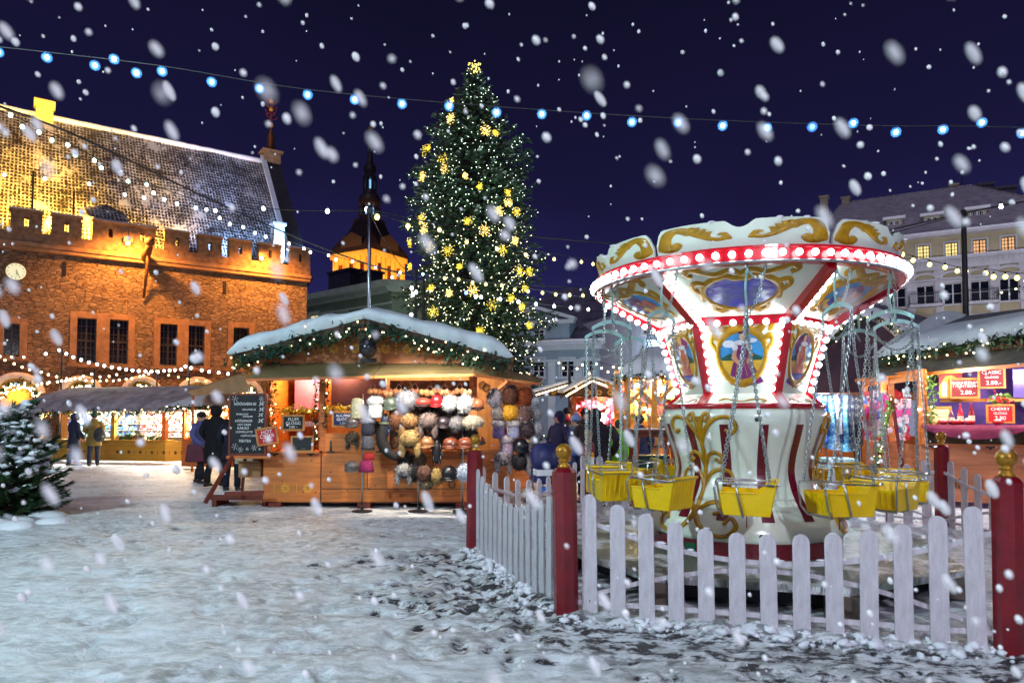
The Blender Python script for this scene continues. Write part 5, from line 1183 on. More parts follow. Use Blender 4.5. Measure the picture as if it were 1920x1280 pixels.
# ---------------- the main hut ----------------
HD = 12.2
HL = P(495,780,HD).x; HR = P(887,780,HD).x
def zz(v, D=HD): return P(960,v,D).z
def xx(u, D=HD): return P(u,780,D).x
ORNY = M('gold_cutout', srgb(236,176,52), .5, .1, 10); ORNB = M('burnt_cutout', srgb(96,52,14), .6, .1, 10)
def main_hut():
    T = thing('market_hut', 'large orange timber market hut with thick snowy gable roof, selling glogg and fur hats', 'market stall', ((HL+HR)/2, HD, 0))
    W_ = (HR-HL)/2; back = 2.9; zc = zz(847); zt = zz(684); z0 = .1
    X = lambda u: xx(u)-(HL+HR)/2
    sk = 1.15
    # lower walls and posts
    mb = MB(); 
    xs = [-W_, X(602), X(751), X(887)]
    for a,b in ((-W_,X(602)),(X(604),W_)): mb.box(a,b,0,.05,z0,zc-.02)
    front = mb.build('front_boards', WOODH, T, bevel=.004)
    mb = MB(); mb.box(X(604),X(720),.0,.06,zc+.0,zz(812)); mb.build('door_panel', WOODH, T, bevel=.004)
    mb = MB(); mb.prism([(W_,0,z0),(W_+sk,back,z0),(W_+sk-.05,back,z0),(W_-.05,.0,z0)],(0,0,zc-z0)); mb.box(-W_,-W_+.05,.052,back,z0,zt); mb.box(-W_,W_+sk-.06,back-.05,back,z0,zt); mb.build('side_boards', WOODH, T)
    mb = MB(); mb.box(-W_-.1,X(602),-.12,.5,zc-.02,zc+.02); mb.box(X(720),W_+.05,-.10,.6,zc-.02,zc+.02); mb.build('counter', WOODO, T, bevel=.005)
    for a,b in ((-W_,-W_+.11),(X(598),X(610)),(X(720)-.05,X(720)+.03),(X(880),X(890)+.04)):
        mb = MB(); mb.box(a,b,-.01 if a > -W_+.1 else -.02,.12,zc+.022,zt); mb.build('post', WOODO, T, bevel=.006)
    mb = MB(); mb.box(-W_,W_,0.0,.12,zt-.16,zt+.02); mb.build('lintel', WOODO, T, bevel=.004)
    # thin gaps between boards
    mb = MB(); mb.box(X(603)-.006,X(603)+.006,-.004,.0,z0,zc); mb.box(X(690)-.005,X(690)+.005,-.004,.0,.33,zc-.02); mb.box(X(604),W_,-.004,.0,.325,.337); mb.build('board_gap', BLACK, T)
    mb = MB(); mb.box(X(722),X(880),.45,.48,zc+.03,zt-.25); mb.build('dark_fur_backdrop', M('dark_furs', srgb(66,44,40), .9, .6, 9, .9, 14), T)
    for u,v in ((521,905),(545,905),(505,872),(575,935),(560,880),(640,880),(700,930),(820,860)): pass
    kn = MB(); rr = random.Random(4)
    for i in range(16): x, z = rr.uniform(-W_+.1,W_-.1), rr.uniform(z0+.1,zc-.1); kn.prism([(x+.016*cos(k*.785),-.0015,z+.012*sin(k*.785)) for k in range(8)],(0,.001,0))
    kn.build('wood_knot', M('knot',(.08,.03,.01),.6), front)
    # floor / shadow gap / interior
    mb = MB(); mb.box(-W_+.06,W_-.1,.1,back-.06,.06,.1); mb.build('floor', WOODD, T)
    mb = MB(); 
    for x in (-W_+.1, X(672), W_-.3): mb.box(x,x+.22,-.02,.3,-.02,z0-.002)
    mb.build('foot_block', WOODR, T)
    mb = MB(); mb.box(X(606),X(609)+.02,.1,2.0,zc,zt-.2); mb.build('partition', WOODO, T)
    PINK = M('purple_backdrop', srgb(150,92,130), .8, .15, 2); WALLI = M('interior_boards', srgb(206,140,72), .7, .15, 2, .2, 20, stretch=(6,1,1))
    mb = MB(); mb.box(X(522),X(596),.9,.93,zc+.75,zt-.1); mb.build('backdrop', PINK, T); mb = MB(); mb.box(X(611),X(719),.35,.38,zc+.62,zt-.1); mb.build('dark_backdrop', M('dark_plum_backdrop', srgb(70,40,54), .8), T)
    mb = MB(); mb.box(-W_+.06,W_+.5,1.6,1.63,z0,zt-.05); mb.build('inner_wall', WALLI, T)
    # gable board with ornaments
    zr = zz(607,HD-.2); xe0, ze0 = X(449), zz(672); xe1, ze1 = X(955), zz(678)
    mb = MB(); yg = -.02
    slope = (zr-ze0)/(0-xe0) 
    mb.prism([(-W_-.25,yg,zt+.001),(W_+.25,yg,zt+.001),(W_+.25,yg,zz(652)),(0,yg,zr-.06),(-W_-.25,yg,zz(650))],(0,.06,0)); gb = mb.build('gable_board', M('gable_timber', srgb(176,104,48), .5, .22, 2, .2, 30, stretch=(.6,1,6)), T)
    mb = MB(); zo = zz(654)
    for u in (625,666,723,764): flower(mb, (X(u)*.985, zo), .095, yg-.008)
    for u in (604,646,743,786): stripe_orn(mb, X(u)*.985, zo, .13, yg-.008)
    mb.build('carved_flower', ORNY, gb)
    mb = MB()
    for u,v in ((537,915),(579,915)): flower(mb,(X(u),zz(v)),.09,-.0075)
    for u in (558,516): stripe_orn(mb,X(u),zz(915),.08,-.0075)
    mb.build('carved_flower', ORNY, front)
    mb = MB()
    for u,v in ((808,905),(848,908)): flower(mb,(X(u),zz(v)),.085,-.0075)
    mb.build('carved_flower', ORNB, front)
    # barge boards
    yb = -.34
    pL, pR, pA = V((xe0+.06,yb,ze0-.04)), V((xe1-.04,yb,ze1-.04)), V((0,yb,zr))
    mb = MB(); mb.bar(pL,pA,.05,.15); mb.bar(pR,pA,.05,.15); mb.build('barge_board', WOODD, T)
    # roof boards
    yB = back+.4
    mb = MB()
    for a in (pL,pR):
        q = [V((a.x,yb,a.z+.08)),V((0,yb,pA.z+.08)),V((0,yB,pA.z+.08)),V((a.x,yB,a.z+.08))]; mb.prism(q,(0,0,.04))
    mb.build('roof', WOODD, T)
    # thick snow on the roof with rolled edge
    def prof(x):   # height of snow surface along the gable
        t = abs(x)/abs(xe0 if x < 0 else xe1); z = (pA.z+.12)*(1-t)+((pL.z if x < 0 else pR.z)+.12)*t; return z
    nx_, ny_ = 56, 16; rows = []
    ex0, ex1 = xe0-.07, xe1+.07
    mb = MB(); secs = []
    for j in range(ny_+1):
        y = yb-.16+(yB+.1-yb+.16)*j/ny_; row = []
        edge = min(1, .25+j*.35) if j < 3 else 1; edge = min(edge, 1 if j < ny_-1 else .4)
        for i in range(nx_+1):
            x = ex0+(ex1-ex0)*i/nx_; s = min(i, nx_-i); e_ = [.0,.5,.8,.95][s] if s < 4 else 1
            base = prof(max(xe0,min(xe1,x))); th = .28*e_*(.55+.45*edge)
            rnd = .06*(1-min(1,abs(x)/.7)**2)*-1
            th *= 1+.22*mnoise.noise(V((x*1.7,y*1.2,0)))+.16*mnoise.noise(V((x*5,y*4,3)))+.08*mnoise.noise(V((x*11,y*9,5)))
            yy = y-(.09*mnoise.noise(V((x*3,7,0)))+.05*mnoise.noise(V((x*9,2,0))) if j < 2 else 0)
            row.append((x, yy, base+th+rnd-(.02 if j == 0 else 0)))
        rows.append(row)
    under = [[(p[0]*(.985), p[1]+(.10 if j == 0 else -.02), prof(max(xe0,min(xe1,p[0])))-.05+(.0)) for p in rows[j]] for j in (0,)]
    mb.loft([under[0]]+rows+[[(p[0],p[1],prof(max(xe0,min(xe1,p[0])))) for p in rows[-1]]])
    SN = M('bluelight_tinted_snow', (.70,.80,.84), .5, .07, 3, .6, 10)  # bluish light on the roof is put into this snow colour
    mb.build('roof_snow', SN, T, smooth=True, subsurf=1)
    # garland under the snow edge
    garland(T, [pL+V((0,-.12,-.06)),pA+V((0,-.12,-.10)),pR+V((0,-.12,-.08))], 'garland', .13, 300, 12, seed=2, leaf=.13, mat=M('frosted_fir', srgb(40,84,62), .6, .5, 9))
    garland(T, [pL+V((.02,-.12,-.02)),pL+V((.35,-.02,-.3)),pL+V((.62,.1,-.45))], 'garland', .07, 150, 5, mat=M('gold_tinsel', srgb(150,130,40), .4, .3, 20), seed=3)
    # front awning flap in two boards, side flap
    f0, f1 = V((X(462),-.78,zz(712,HD-.78))), V((X(888),-.80,zz(704,HD-.8)))
    f0 = V((P(462,712,HD-.78).x-T.location.x,-.78,P(462,712,HD-.78).z)); f1 = V((P(887,703,HD-.8).x-T.location.x,-.8,P(887,703,HD-.8).z))
    h0, h1 = V((X(497),-.03,zt)), V((X(893),-.03,zt+.0)); mid_f, mid_h = f0.lerp(f1,.56), h0.lerp(h1,.56)
    for a,b,c,d in ((f0,mid_f,mid_h,h0),(mid_f+V((.012,0,0)),f1,h1,mid_h+V((.012,0,0)))):
        mb = MB(); mb.prism([a,b,c,d],(0,0,.028)); fl = mb.build('awning_flap', OLIVE, T)
        mb = MB(); mb.bar(a+V((0,-.012,.0)),b+V((0,-.012,.0)),.022,.045); mb.build('edge_strip', WOODO, fl)
    e0, e1 = P(1012,720,13.8)-T.location, P(1019,712,14.4)-T.location; f1b = f1+V((.0,0,.0))
    mb = MB(); mb.prism([f1b+V((.01,0,0)),e0,e1,h1+V((.01,0,0))],(0,0,.028)); fl = mb.build('side_flap', OLIVE, T); mb = MB(); mb.bar(f1b+V((.01,-.012,0)),e0,.022,.045); mb.build('edge_strip', WOODO, fl)
    mb = MB(); mb.bar((W_,.1,zt-.55),f1+V((-.05,.1,.02)),.05,.06); mb.bar((W_+.3,.9,zt-.5),e0.lerp(f1,.5),.05,.06); mb.bar((-W_+.05,0,zt-.5),f0.lerp(f1,.08)+V((0,.1,.02)),.05,.05); mb.build('strut', WOODO, T)
    # iron hinges
    def hinge(mb, x, z, y=-.07):
        mb.box(x-.05,x+.05,y,y+.01,z-.012,z+.012); mb.ball((x-.06,y,z+.01),.018,6,4); mb.ball((x+.06,y,z+.01),.018,6,4); mb.ball((x,y,z-.02),.02,6,4)
    for u,v,y_ in ((518,0,-.05),(598,0,-.05),(675,0,-.05),(716,0,-.05),(793,0,-.05),(870,0,-.05),(516,851,-.014),(584,851,-.014),(868,851,-.014)): mb = MB(); hinge(mb, X(u), zz(v) if v else zt+.02, y_); mb.build('iron_hinge', IRON, T)
    for u in (621,713):
        mb = MB(); x = X(u); z = zz(847); mb.box(x-.012,x+.012,-.014,-.002,z,z+.2)
        for dz in (.05,.1,.15): mb.ball((x,-.01,z+dz),.026*(1-.25*dz/.05*.5),6,4)
        mb.box(x-.07,x+.07,-.014,-.002,z-.01,z+.015); mb.build('iron_latch', IRON, T)
    # warm lamps inside and below the awning
    for x,y,z,e_,c_ in ((X(560),.5,zt-.15,110,(1,.62,.28)),(X(640),.2,zt-.12,40,(1,.6,.3)),(X(760),.5,zt-.12,60,(1,.85,.7)),(X(850),.5,zt-.12,60,(1,.85,.7))):
        lamp('POINT',(x,y,z),e_,c_,.07,parent=T)
    for x in (X(770),X(850)):
        lamp('SPOT',(x,-1.9,2.75),330,(1,.86,.68),.08,(x,0,1.2),75,.5,T)
    mb = MB(); mb.box(X(846)-.05,X(846)+.05,.15,.22,zt-.3,zt-.24); 
    # fairy lights round the left opening
    garland(T, [(-W_+.16,-.04,zc+.1),(-W_+.16,-.04,zt-.25)], 'garland', .05, 160, 8, seed=5, leaf=.08)
    garland(T, [(X(594),-.04,zc+.1),(X(594),-.04,zt-.25)], 'garland', .04, 160, 6, seed=6, leaf=.08)
    garland(T, [(X(612),-.02,zz(812)+.1),(X(612),-.02,zt-.2)], 'garland', .04, 160, 6, seed=7, leaf=.08)
    garland(T, [(X(520),-.04,zz(770)),(X(592),-.04,zz(768))], 'tinsel', .06, 330, 3, mat=M('yellow_tinsel', srgb(226,178,40), .35, .3, 20), seed=8, leaf=.09)
    garland(T, [(X(614),-.04,zz(766)),(X(664),-.04,zz(764))], 'tinsel', .05, 330, 3, mat=M('yellow_tinsel'), seed=9, leaf=.09)
    # shelves with cups and jars at the left window
    mb = MB(); mb.box(X(520),X(596),.45,.7,zc+.42,zc+.44); mb.build('shelf', WOODO, T)
    mb = MB(); rr = random.Random(12)
    for i in range(20): x = X(524)+(X(594)-X(524))*i/20; mb.lathe([(.02,zc+.44),(.026,zc+.53),(.0,zc+.53)],8,(x,.5+rr.uniform(0,.1),0))
    mb.build('cups', M('china_cup',(.75,.78,.85),.2,.05,coat=.4), T)['kind'] = 'stuff'
    return T
HUT = main_hut(); HX = lambda u, D=HD: P(u,780,D).x
# signs on the hut
NAVY = M('chalk_navy', srgb(20,28,90), .6, .1); CBLK = M('chalkboard_black', srgb(18,18,22), .6, .2, 4); CRED = M('chalk_red', srgb(196,20,30), .6, .1)
ENDASH = '\u2013'
framed_sign('', 'black framed board reading PLUM GLOGG 3.00 under the yellow tinsel', .335, .215, CBLK, [('PLUM',0,.78,.075),('GLÖGG',0,.47,.075),('3.00 '+ENDASH,0,.16,.06)], P(550,804,12.14), 0)
framed_sign('', 'blue framed board reading ALC-FREE GLOGG 2.50 in the door window', .335, .215, NAVY, [('ALC-FREE',0,.78,.062),('GLÖGG',0,.47,.068),('2.50 '+ENDASH,0,.16,.055)], P(644,797,12.14), 0)
framed_sign('', 'small blank black slate with pine frame standing on the glogg counter', .33, .22, CBLK, [('20.00 '+ENDASH,.1,.14,.03,M('faint_chalk',(.25,.25,.28),.8))], P(566,844,12.1), 0, lean=-.12)
t_ = framed_sign('', 'red tilted board reading HOT CIDER 3.00 on the counter corner', .30, .235, CRED, [('HOT',0,.80,.088),('CIDER',0,.5,.088),('3.00 '+ENDASH,.0,.18,.07)], P(503,830,11.9), radians(6), tilt=radians(-9))
mb = MB(); mb.box(-.03,.03,.014,.05,-.14,.1); mb.build('bracket', WOODO, t_)
def menu():
    T = thing('menu_board', 'tall black chalk menu board with red-brown frame left of the hut', 'menu board', P(464,850,11.95), radians(-4))
    w, h = .60, 1.00
    mb = MB(); mb.box(-w/2,w/2,-.01,.01,0,h); mb.build('board', CBLK, T); mb = MB(); f = .035
    mb.box(-w/2-f,-w/2,-.022,.02,-f,h+f); mb.box(w/2,w/2+f,-.022,.02,-f,h+f); mb.box(-w/2,w/2,-.022,.02,h,h+f); mb.box(-w/2,w/2,-.022,.02,-f,0); mb.build('frame', WOODR, T, bevel=.004)
    for s,x,z,sz in (('HÕÕGVEIN 02',-.05,.85,.066),('3\u20ac',.24,.85,.09),('GALLIVAR 20',.02,.755,.045),('3\u20ac',.24,.755,.09),('PIPARKOOGI',-.1,.675,.04),('MAITSELINE',0,.635,.036),('2\u20ac',.23,.66,.08),('HÕÕGINGER',-.07,.56,.056),('3\u20ac',.23,.56,.09),('HOT CIDER',-.06,.495,.05),('KAKAO',-.08,.435,.066),('2\u20ac',.2,.43,.07),('COFFEE/LATTE/',-.06,.37,.048),('2',.2,.37,.06),('CAPPUCCINO',.02,.305,.048),('TEE/TEA',-.05,.215,.066),('1',.22,.215,.07)):
        text_part(s, sz, CHALK, T, (x,-.0125,z), shear=.15, sx=.92)
    mb = MB()
    def flake(x, z, r):
        for k in range(3): a = pi*k/3+.2; mb.bar((x-r*cos(a),-.0125,z-r*sin(a)),(x+r*cos(a),-.0125,z+r*sin(a)),.002,.008,up=(0,1,0)); 
        for k in range(6):
            a = pi*k/3+.2; c = V((x+r*.6*cos(a),-.0125,z+r*.6*sin(a)))
            for s in (-.6,.6): mb.bar(c,c+V((r*.35*cos(a+s),0,r*.35*sin(a+s))),.002,.007,up=(0,1,0))
    for x,z,r in ((-.23,.94,.06),(.24,.94,.05),(.12,.1,.05),(.0,.08,.028),(.22,.08,.026),(-.22,.12,.06),(-.12,.07,.05)): flake(x,z,r)
    mb.build('chalk_flake', CHALK, T)
    # the little rail and legs that carry it
    mb = MB(); mb.box(-.36,.42,-.04,.03,-.085,-.037); mb.build('ledge', WOODO, T)
    mb = MB(); mb.bar((-.25,-.03,-.05),(-.50,-.45,-.79),.06,.05); mb.bar((-.34,-.1,-.68),(.30,-.0,-.66),.05,.07); mb.bar((-.2,.35,-.05),(-.44,.75,-.72),.05,.05); mb.build('leg', WOODR, T)
menu()
def box_thing(label, c, d, mat, rz=0, flaps=True, name='cardboard_box'):
    T = thing(name, label, 'box', c, rz); mb = MB(); w,l,h = d; t = .006
    mb.box(-w/2,w/2,-l/2,-l/2+t,0,h); mb.box(-w/2,w/2,l/2-t,l/2,0,h); mb.box(-w/2,-w/2+t,-l/2+t,l/2-t,0,h); mb.box(w/2-t,w/2,-l/2+t,l/2-t,0,h); mb.box(-w/2+t,w/2-t,-l/2+t,l/2-t,0,t); mb.build('carton', mat, T)
    if flaps: mb = MB(); mb.prism([(-w/2,-l/2,h),(w/2,-l/2,h),(w/2,-l/2-.1,h+.03),(-w/2,-l/2-.1,h+.03)],(0,0,.004)); mb.prism([(-w/2,l/2,h),(w/2,l/2,h),(w/2,l/2+.05,h+.1),(-w/2,l/2+.05,h+.1)],(0,0,.004)); mb.build('flap', mat, T)
CARD = M('cardboard', srgb(168,128,84), .8, .15, 5)
box_thing('brown cardboard box on the low shelf under the menu board', P(472,893,12.5), (.38,.3,.26), CARD, .1)
box_thing('pale carton with dark flap above the brown cardboard box', P(470,868,12.7), (.46,.3,.28), M('pale_card', srgb(196,180,150), .8), -.1)
mb = MB(); mb.box(-.5,.5,-.3,.3,0,.09); T_ = thing('pallet', 'low red-brown wooden pallet with snow behind the menu board', 'pallet', (P(460,896,12.6).x,12.6,.12)); mb.build('deck', WOODR, T_); mb = MB(); mb.box(-.45,.4,-.25,.25,.092,.11); mb.build('snow_cover', SNOW, T_, bevel=.01); mb = MB(); mb.box(-.48,-.4,-.28,.28,-.12,-.002); mb.box(.4,.48,-.28,.28,-.12,-.002); mb.build('bearer', WOODR, T_)
# ---------------- furs and hats ----------------
def furmat(c):
    c = tuple(int(k*(.80 if max(c) < 225 else .93)) for k in c)
    return M('fur_%d_%d_%d' % c, srgb(*c), .75, .28, 24, .3, 90)
def fur_shape(rx, ry, rz, n, mat, name, T, loc=(0,0,0), seed=0, L=.03, drop=0, mat2=None):
    rr = random.Random(seed); mb = MB(); mb.ball(loc,(rx,ry,rz),14,10); n0 = len(mb.f)
    for i in range(n):
        u = rr.uniform(-1,1); a = rr.uniform(0,2*pi); s = sqrt(1-u*u); d = V((s*cos(a),s*sin(a),u)); p = V((loc[0]+rx*d.x,loc[1]+ry*d.y,loc[2]+rz*d.z))
        if d.y > .35: continue
        t = (d+V((rr.gauss(0,.35),rr.gauss(0,.35),rr.gauss(0,.35)-drop))).normalized()*L*rr.uniform(.5,1.3); e_ = t.cross(V((rr.random()+.1,rr.random(),rr.random()))).normalized()*L*.13
        mb.add([p-e_-t*.15,p+e_-t*.15,p+t],[(0,1,2)], 1 if (mat2 and rr.random() < .4) else 0)
    return mb.build(name, [mat, mat2] if mat2 else mat, T)
def cyl_shape(r0, r1, h, mat, name, T, loc=(0,0,0), sq=.8, n=16):
    mb = MB(); prof = [(r0*.9,0),(r0,.012),(r0*1.02,h*.3),(r1,h*.8),(r1*.8,h*.96),(r1*.3,h),(0,h)]; q = MB(); q.lathe(prof,n)
    mb.add([(loc[0]+p[0],loc[1]+p[1]*sq,loc[2]+p[2]) for p in q.v], q.f); return mb.build(name, mat, T, smooth=True)
HATD = 11.55
def hat(kind, u, v, w, h, c, label, D=HATD, c2=None, grp='hats and furs displayed on the stands', cat='hat', seed=None):
    seed = u*7+v if seed is None else seed; k = D/FPX; W_, H_ = w*k, h*k; p = P(u,v,D); T = thing({'fur':'fur_hat','round':'fur_hat','flap':'ear_flap_hat','knit':'knit_hat','cuff':'cuffed_hat','cap':'leather_cap','mitt':'mitten','pom':'fur_pompom','scarf':'fur_collar'}[kind], label, cat, p, random.Random(seed).uniform(-.3,.3), grp)
    m1 = furmat(c); m2 = furmat(c2) if c2 else None
    if kind in ('fur','round'):
        fur_shape(W_*.46,W_*.40,H_*.44,520,m1,'fur',T,seed=seed,L=.045,drop=.3,mat2=m2)
        if kind == 'fur': cyl_shape(W_*.3,W_*.26,H_*.16,m2 or m1,'crown',T,(0,0,H_*.36))
        mb = MB(); mb.tube([(0,.05,-H_*.1),(0,.16,-H_*.05)],.008,5); mb.build('peg', STEEL, T)
    elif kind == 'flap':
        fur_shape(W_*.44,W_*.38,H_*.30,420,m1,'fur',T,(0,0,H_*.16),seed,.05,.5,m2)
        for s in (-1,1): fur_shape(W_*.15,W_*.13,H_*.30,180,m1,'ear_flap',T,(s*W_*.32,-.01,-H_*.18),seed+s,.04,.6,m2)
        mb = MB(); mb.ball((0,-.01,-H_*.05),(W_*.24,W_*.2,H_*.16),10,8); mb.build('lining', furmat(c2 or (30,20,20)), T, smooth=True)
    elif kind == 'knit':
        cyl_shape(W_*.40,W_*.36,H_*.78,m1,'knit_body',T,(0,0,-H_*.38)); mb = MB()
        for j in range(3): mb.tube([(W_*.42*cos(t),W_*.35*sin(t),-H_*.34+.014*j) for t in [2*pi*i/16 for i in range(16)]],.008,5,closed=True)
        mb.build('ribbed_band', m2 or m1, T, smooth=True)
    elif kind == 'cuff':
        cyl_shape(W_*.38,W_*.36,H_*.62,m1,'knit_body',T,(0,0,-H_*.48)); fur_shape(W_*.44,W_*.38,H_*.22,340,m2 or m1,'fur_cuff',T,(0,0,H_*.22),seed,.03,.1)
    elif kind == 'cap':
        mb = MB(); mb.ball((0,0,0),(W_*.46,W_*.44,H_*.38),16,10); mb.build('crown', M('leather_%d_%d_%d' % c, srgb(*c), .35, .25, 12, .15, 30, coat=.3), T, smooth=True)
        mb = MB(); q = [(W_*.42*cos(t),-W_*.36-.06*sin(t)*1.0,-H_*.26-.02*sin(t)) for t in [pi*i/10 for i in range(11)]]; mb.prism([(x,y,z) for x,y,z in q],(0,.002,.01)); mb.tube([(W_*.44*cos(t),W_*.42*sin(t),-H_*.2) for t in [2*pi*i/18 for i in range(18)]],.016,6,closed=True); mb.build('brim', m2 or M('leather_%d_%d_%d' % c), T, smooth=True)
    elif kind == 'mitt':
        mb = MB(); mb.ball((0,0,-H_*.08),(W_*.34,W_*.2,H_*.42),12,8); mb.build('palm', M('leather_%d_%d_%d' % c, srgb(*c), .35, .25, 12, .15, 30, coat=.3), T, smooth=True); mb = MB()
        for j in range(4): x = (-.24+.16*j)*W_; mb.tube([(x,-.01,-H_*.2),(x*1.15,-.02,-H_*.36),(x*1.1,-.04,-H_*.5)],[.017,.015,.010],6)
        mb.tube([(W_*.3,0,-H_*.05),(W_*.44,-.02,-H_*.2),(W_*.42,-.04,-H_*.3)],[.017,.015,.01],6); mb.build('finger', M('leather_%d_%d_%d' % c), T, smooth=True)
    elif kind == 'pom':
        fur_shape(W_*.42,W_*.42,H_*.42,260,m1,'fur',T,seed=seed,L=.03,drop=.1); mb = MB(); mb.tube([(0,0,H_*.4),(0,.01,H_*.8)],.004,4); mb.build('loop', IRON, T)
    elif kind == 'scarf':
        pts = [(W_*(-.35),0,H_*.45),(-W_*.42,0,H_*.2),(-W_*.40,0,-H_*.05),(-W_*.2,0,-H_*.3),(W_*.15,0,-H_*.46)]; mb = MB(); q = smoothp(pts,5); mb.tube(q,[.05+.05*sin(pi*i/(len(q)-1)) for i in range(len(q))],10); mb.build('collar_body', m1, T, smooth=True)
        cyl_shape(.10,.09,.05,m2 or m1,'collar_top',T,(-W_*.30,0,H_*.42))
    return T
def stand(u, vb, vt, D, label, arms):
    p = P(u,780,D); p.z = 0; T = thing('display_stand', label, 'stand', p); zt = P(u,vt,D).z; mb = MB(); mb.tube([(0,0,0),(0,0,zt)],.014,8); mb.build('pole', STEEL, T, smooth=True)
    mb = MB(); mb.lathe([(.17,0),(.17,.02),(.03,.035),(.02,.09)],20); mb.build('base', IRON, T, smooth=False)
    mb = MB()
    for v in arms: z = P(u,v,D).z; mb.tube([(-.3,-.0,z),(0,.0,z),(.3,-.0,z)],.007,6)
    mb.build('arm', STEEL, T)
stand(680,955,738,11.7,'thin steel pole stand in front of the hut door carrying knitted caps',(762,793,828))
stand(785,955,735,11.7,'thin steel pole stand with fur hats in front of the hat counter',(757,796,830,885))
stand(868,957,740,11.7,'thin steel pole stand between white fur hats and the red fence post',(757,792,829,885))
stand(952,940,745,12.3,'pale steel pole stand with lilac fur hats right of the hut',(745,775,803,835,862))
CRM,WHT_,GRY,NVY,BLK,TAN,BRN,SIL,DGR,RED_,MAG = (208,204,166),(235,236,236),(120,118,124),(34,40,66),(20,20,26),(198,150,92),(110,66,42),(170,172,190),(60,58,64),(196,28,36),(186,34,110)
HATS = [
('knit',670,766,27,46,CRM,None,'long cream knitted hat with fur cuff, topmost on the door stand'),
('cuff',704,762,30,40,WHT_,WHT_,'white knitted hat with fluffy white cuff beside the cream one'),
('cap',661,792,25,26,(84,78,80),None,'dark grey cap below the long cream hat'),
('cuff',690,797,28,34,NVY,SIL,'navy cap with pale fur edge on the door stand'),
('flap',661,826,22,32,(70,56,40),(150,140,110),'small brown trapper hat with beige front over the door'),
('knit',690,830,25,32,(96,98,112),DGR,'grey tweed knit hat right of the small trapper hat'),
('knit',691,855,22,16,RED_,None,'bright red knit hat squeezed above the magenta one'),
('knit',687,874,28,26,MAG,(150,24,90),'magenta knit hat at the foot of the door stand'),
('cap',660,874,26,26,(104,96,92),None,'grey-brown cap lowest at left of the door stand'),
('round',762,751,42,42,(150,152,164),(60,60,72),'big silver fox fur hat at the top left of the display'),
('cap',733,757,26,34,(84,96,84),None,'grey-green leather flying cap left of the silver fox hat'),
('mitt',722,792,24,48,NVY,None,'navy leather hood hanging under the grey-green flying cap'),
('cap',794,754,30,22,(190,60,50),(60,20,20),'red plaid cap beside the silver fox hat'),
('cap',819,752,22,32,RED_,None,'plain bright red cap between plaid and white'),
('round',843,756,28,30,WHT_,None,'white fur hat, left one of the white pair'),
('round',872,757,31,33,WHT_,None,'white fur hat, right one of the white pair'),
('cap',896,758,22,30,(190,112,74),(70,34,24),'orange plaid cap right of the white fur pair'),
('fur',743,786,26,40,(140,84,50),(60,34,24),'rust brown fur hat half behind the tan ear flap hat'),
('flap',767,797,34,44,(190,140,88),(50,32,24),'upper tan ear flap hat with dark lining'),
('flap',802,797,36,48,(140,120,116),(36,28,30),'grey-brown long ear flap hat in the middle of the display'),
('cap',832,792,24,28,(52,44,52),None,'dark plum leather cap under the white hats'),
('round',856,794,28,28,(160,158,164),(96,92,100),'mottled grey fur hat under the white hats'),
('round',886,791,38,26,(232,216,190),None,'wide cream fur hat beside the corner post of the hut'),
('round',746,829,16,22,(120,70,44),None,'small brown fur hat tucked behind the lower tan one'),
('flap',769,830,40,52,(206,168,104),(60,36,24),'lower long golden tan ear flap hat'),
('cap',800,829,28,28,(150,98,60),(180,130,84),'brown sheepskin cap with fur rim in the third row'),
('mitt',819,842,22,50,BLK,None,'black leather gloves hanging below the counter edge'),
('cap',845,830,28,26,(112,58,38),None,'glossy brown leather cap, left of two on the counter'),
('cap',873,830,30,26,(128,66,42),None,'glossy brown leather cap, right of two on the counter'),
('cap',898,826,22,20,(80,30,24),BLK,'dark red-brown cap on the counter by the fence post'),
('scarf',738,826,44,64,(10,8,10),(112,124,90),'dark curved fur collar hanging in front of the orange boards'),
('flap',757,888,30,38,(210,206,200),BLK,'white and black trapper hat at the left end of the bottom row'),
('round',775,886,24,34,BLK,None,'shaggy black fur hat second in the bottom row'),
('round',795,888,29,33,(126,84,68),(60,40,36),'brown mink hat third in the bottom row'),
('round',799,908,20,16,(190,170,130),(60,44,30),'small leopard spotted hat hanging lowest of all'),
('round',819,893,24,34,(196,160,96),(140,104,60),'tan fur hat fourth in the bottom row'),
('cap',842,887,30,36,BLK,None,'round black leather hat fifth in the bottom row'),
('round',872,885,30,34,(206,216,232),None,'pale blue-white fur hat at the right end of the bottom row'),
]
for k_,u,v,w,h,c,c2,l in HATS: hat(k_,u,v,w*1.17,h*1.1,c,l,HATD-(.25 if v > 870 else 0)-(k_ == 'flap')*.06,c2, cat='gloves' if k_ == 'mitt' and c == BLK else ('collar' if k_ == 'scarf' else 'hat'))
HB = [(748,768,'under the silver fox hat'),(778,775,'behind the upper tan ear flap hat'),(808,775,'under the plaid cap'),(830,772,'under the left white hat'),(858,776,'under the right white hat'),(786,812,'between the two tan ear flap hats'),(822,815,'above the black gloves'),(852,812,'above the left brown leather cap'),(880,812,'above the right brown leather cap'),(700,805,'right of the navy cap'),(760,862,'below the long golden tan hat'),(786,862,'beside the middle pole above the bottom row'),(726,762,'behind the grey-green flying cap'),(845,775,'behind the mottled grey hat')]
for i,(u,v,w_) in enumerate(HB): hat('round' if i%3 else 'flap', u, v, 32, 34, [(44,28,22),(70,42,28),(30,24,26),(92,60,40)][i%4], ['black-brown','chestnut','near black','russet'][i%4]+' fur hat tucked '+w_, 11.75)
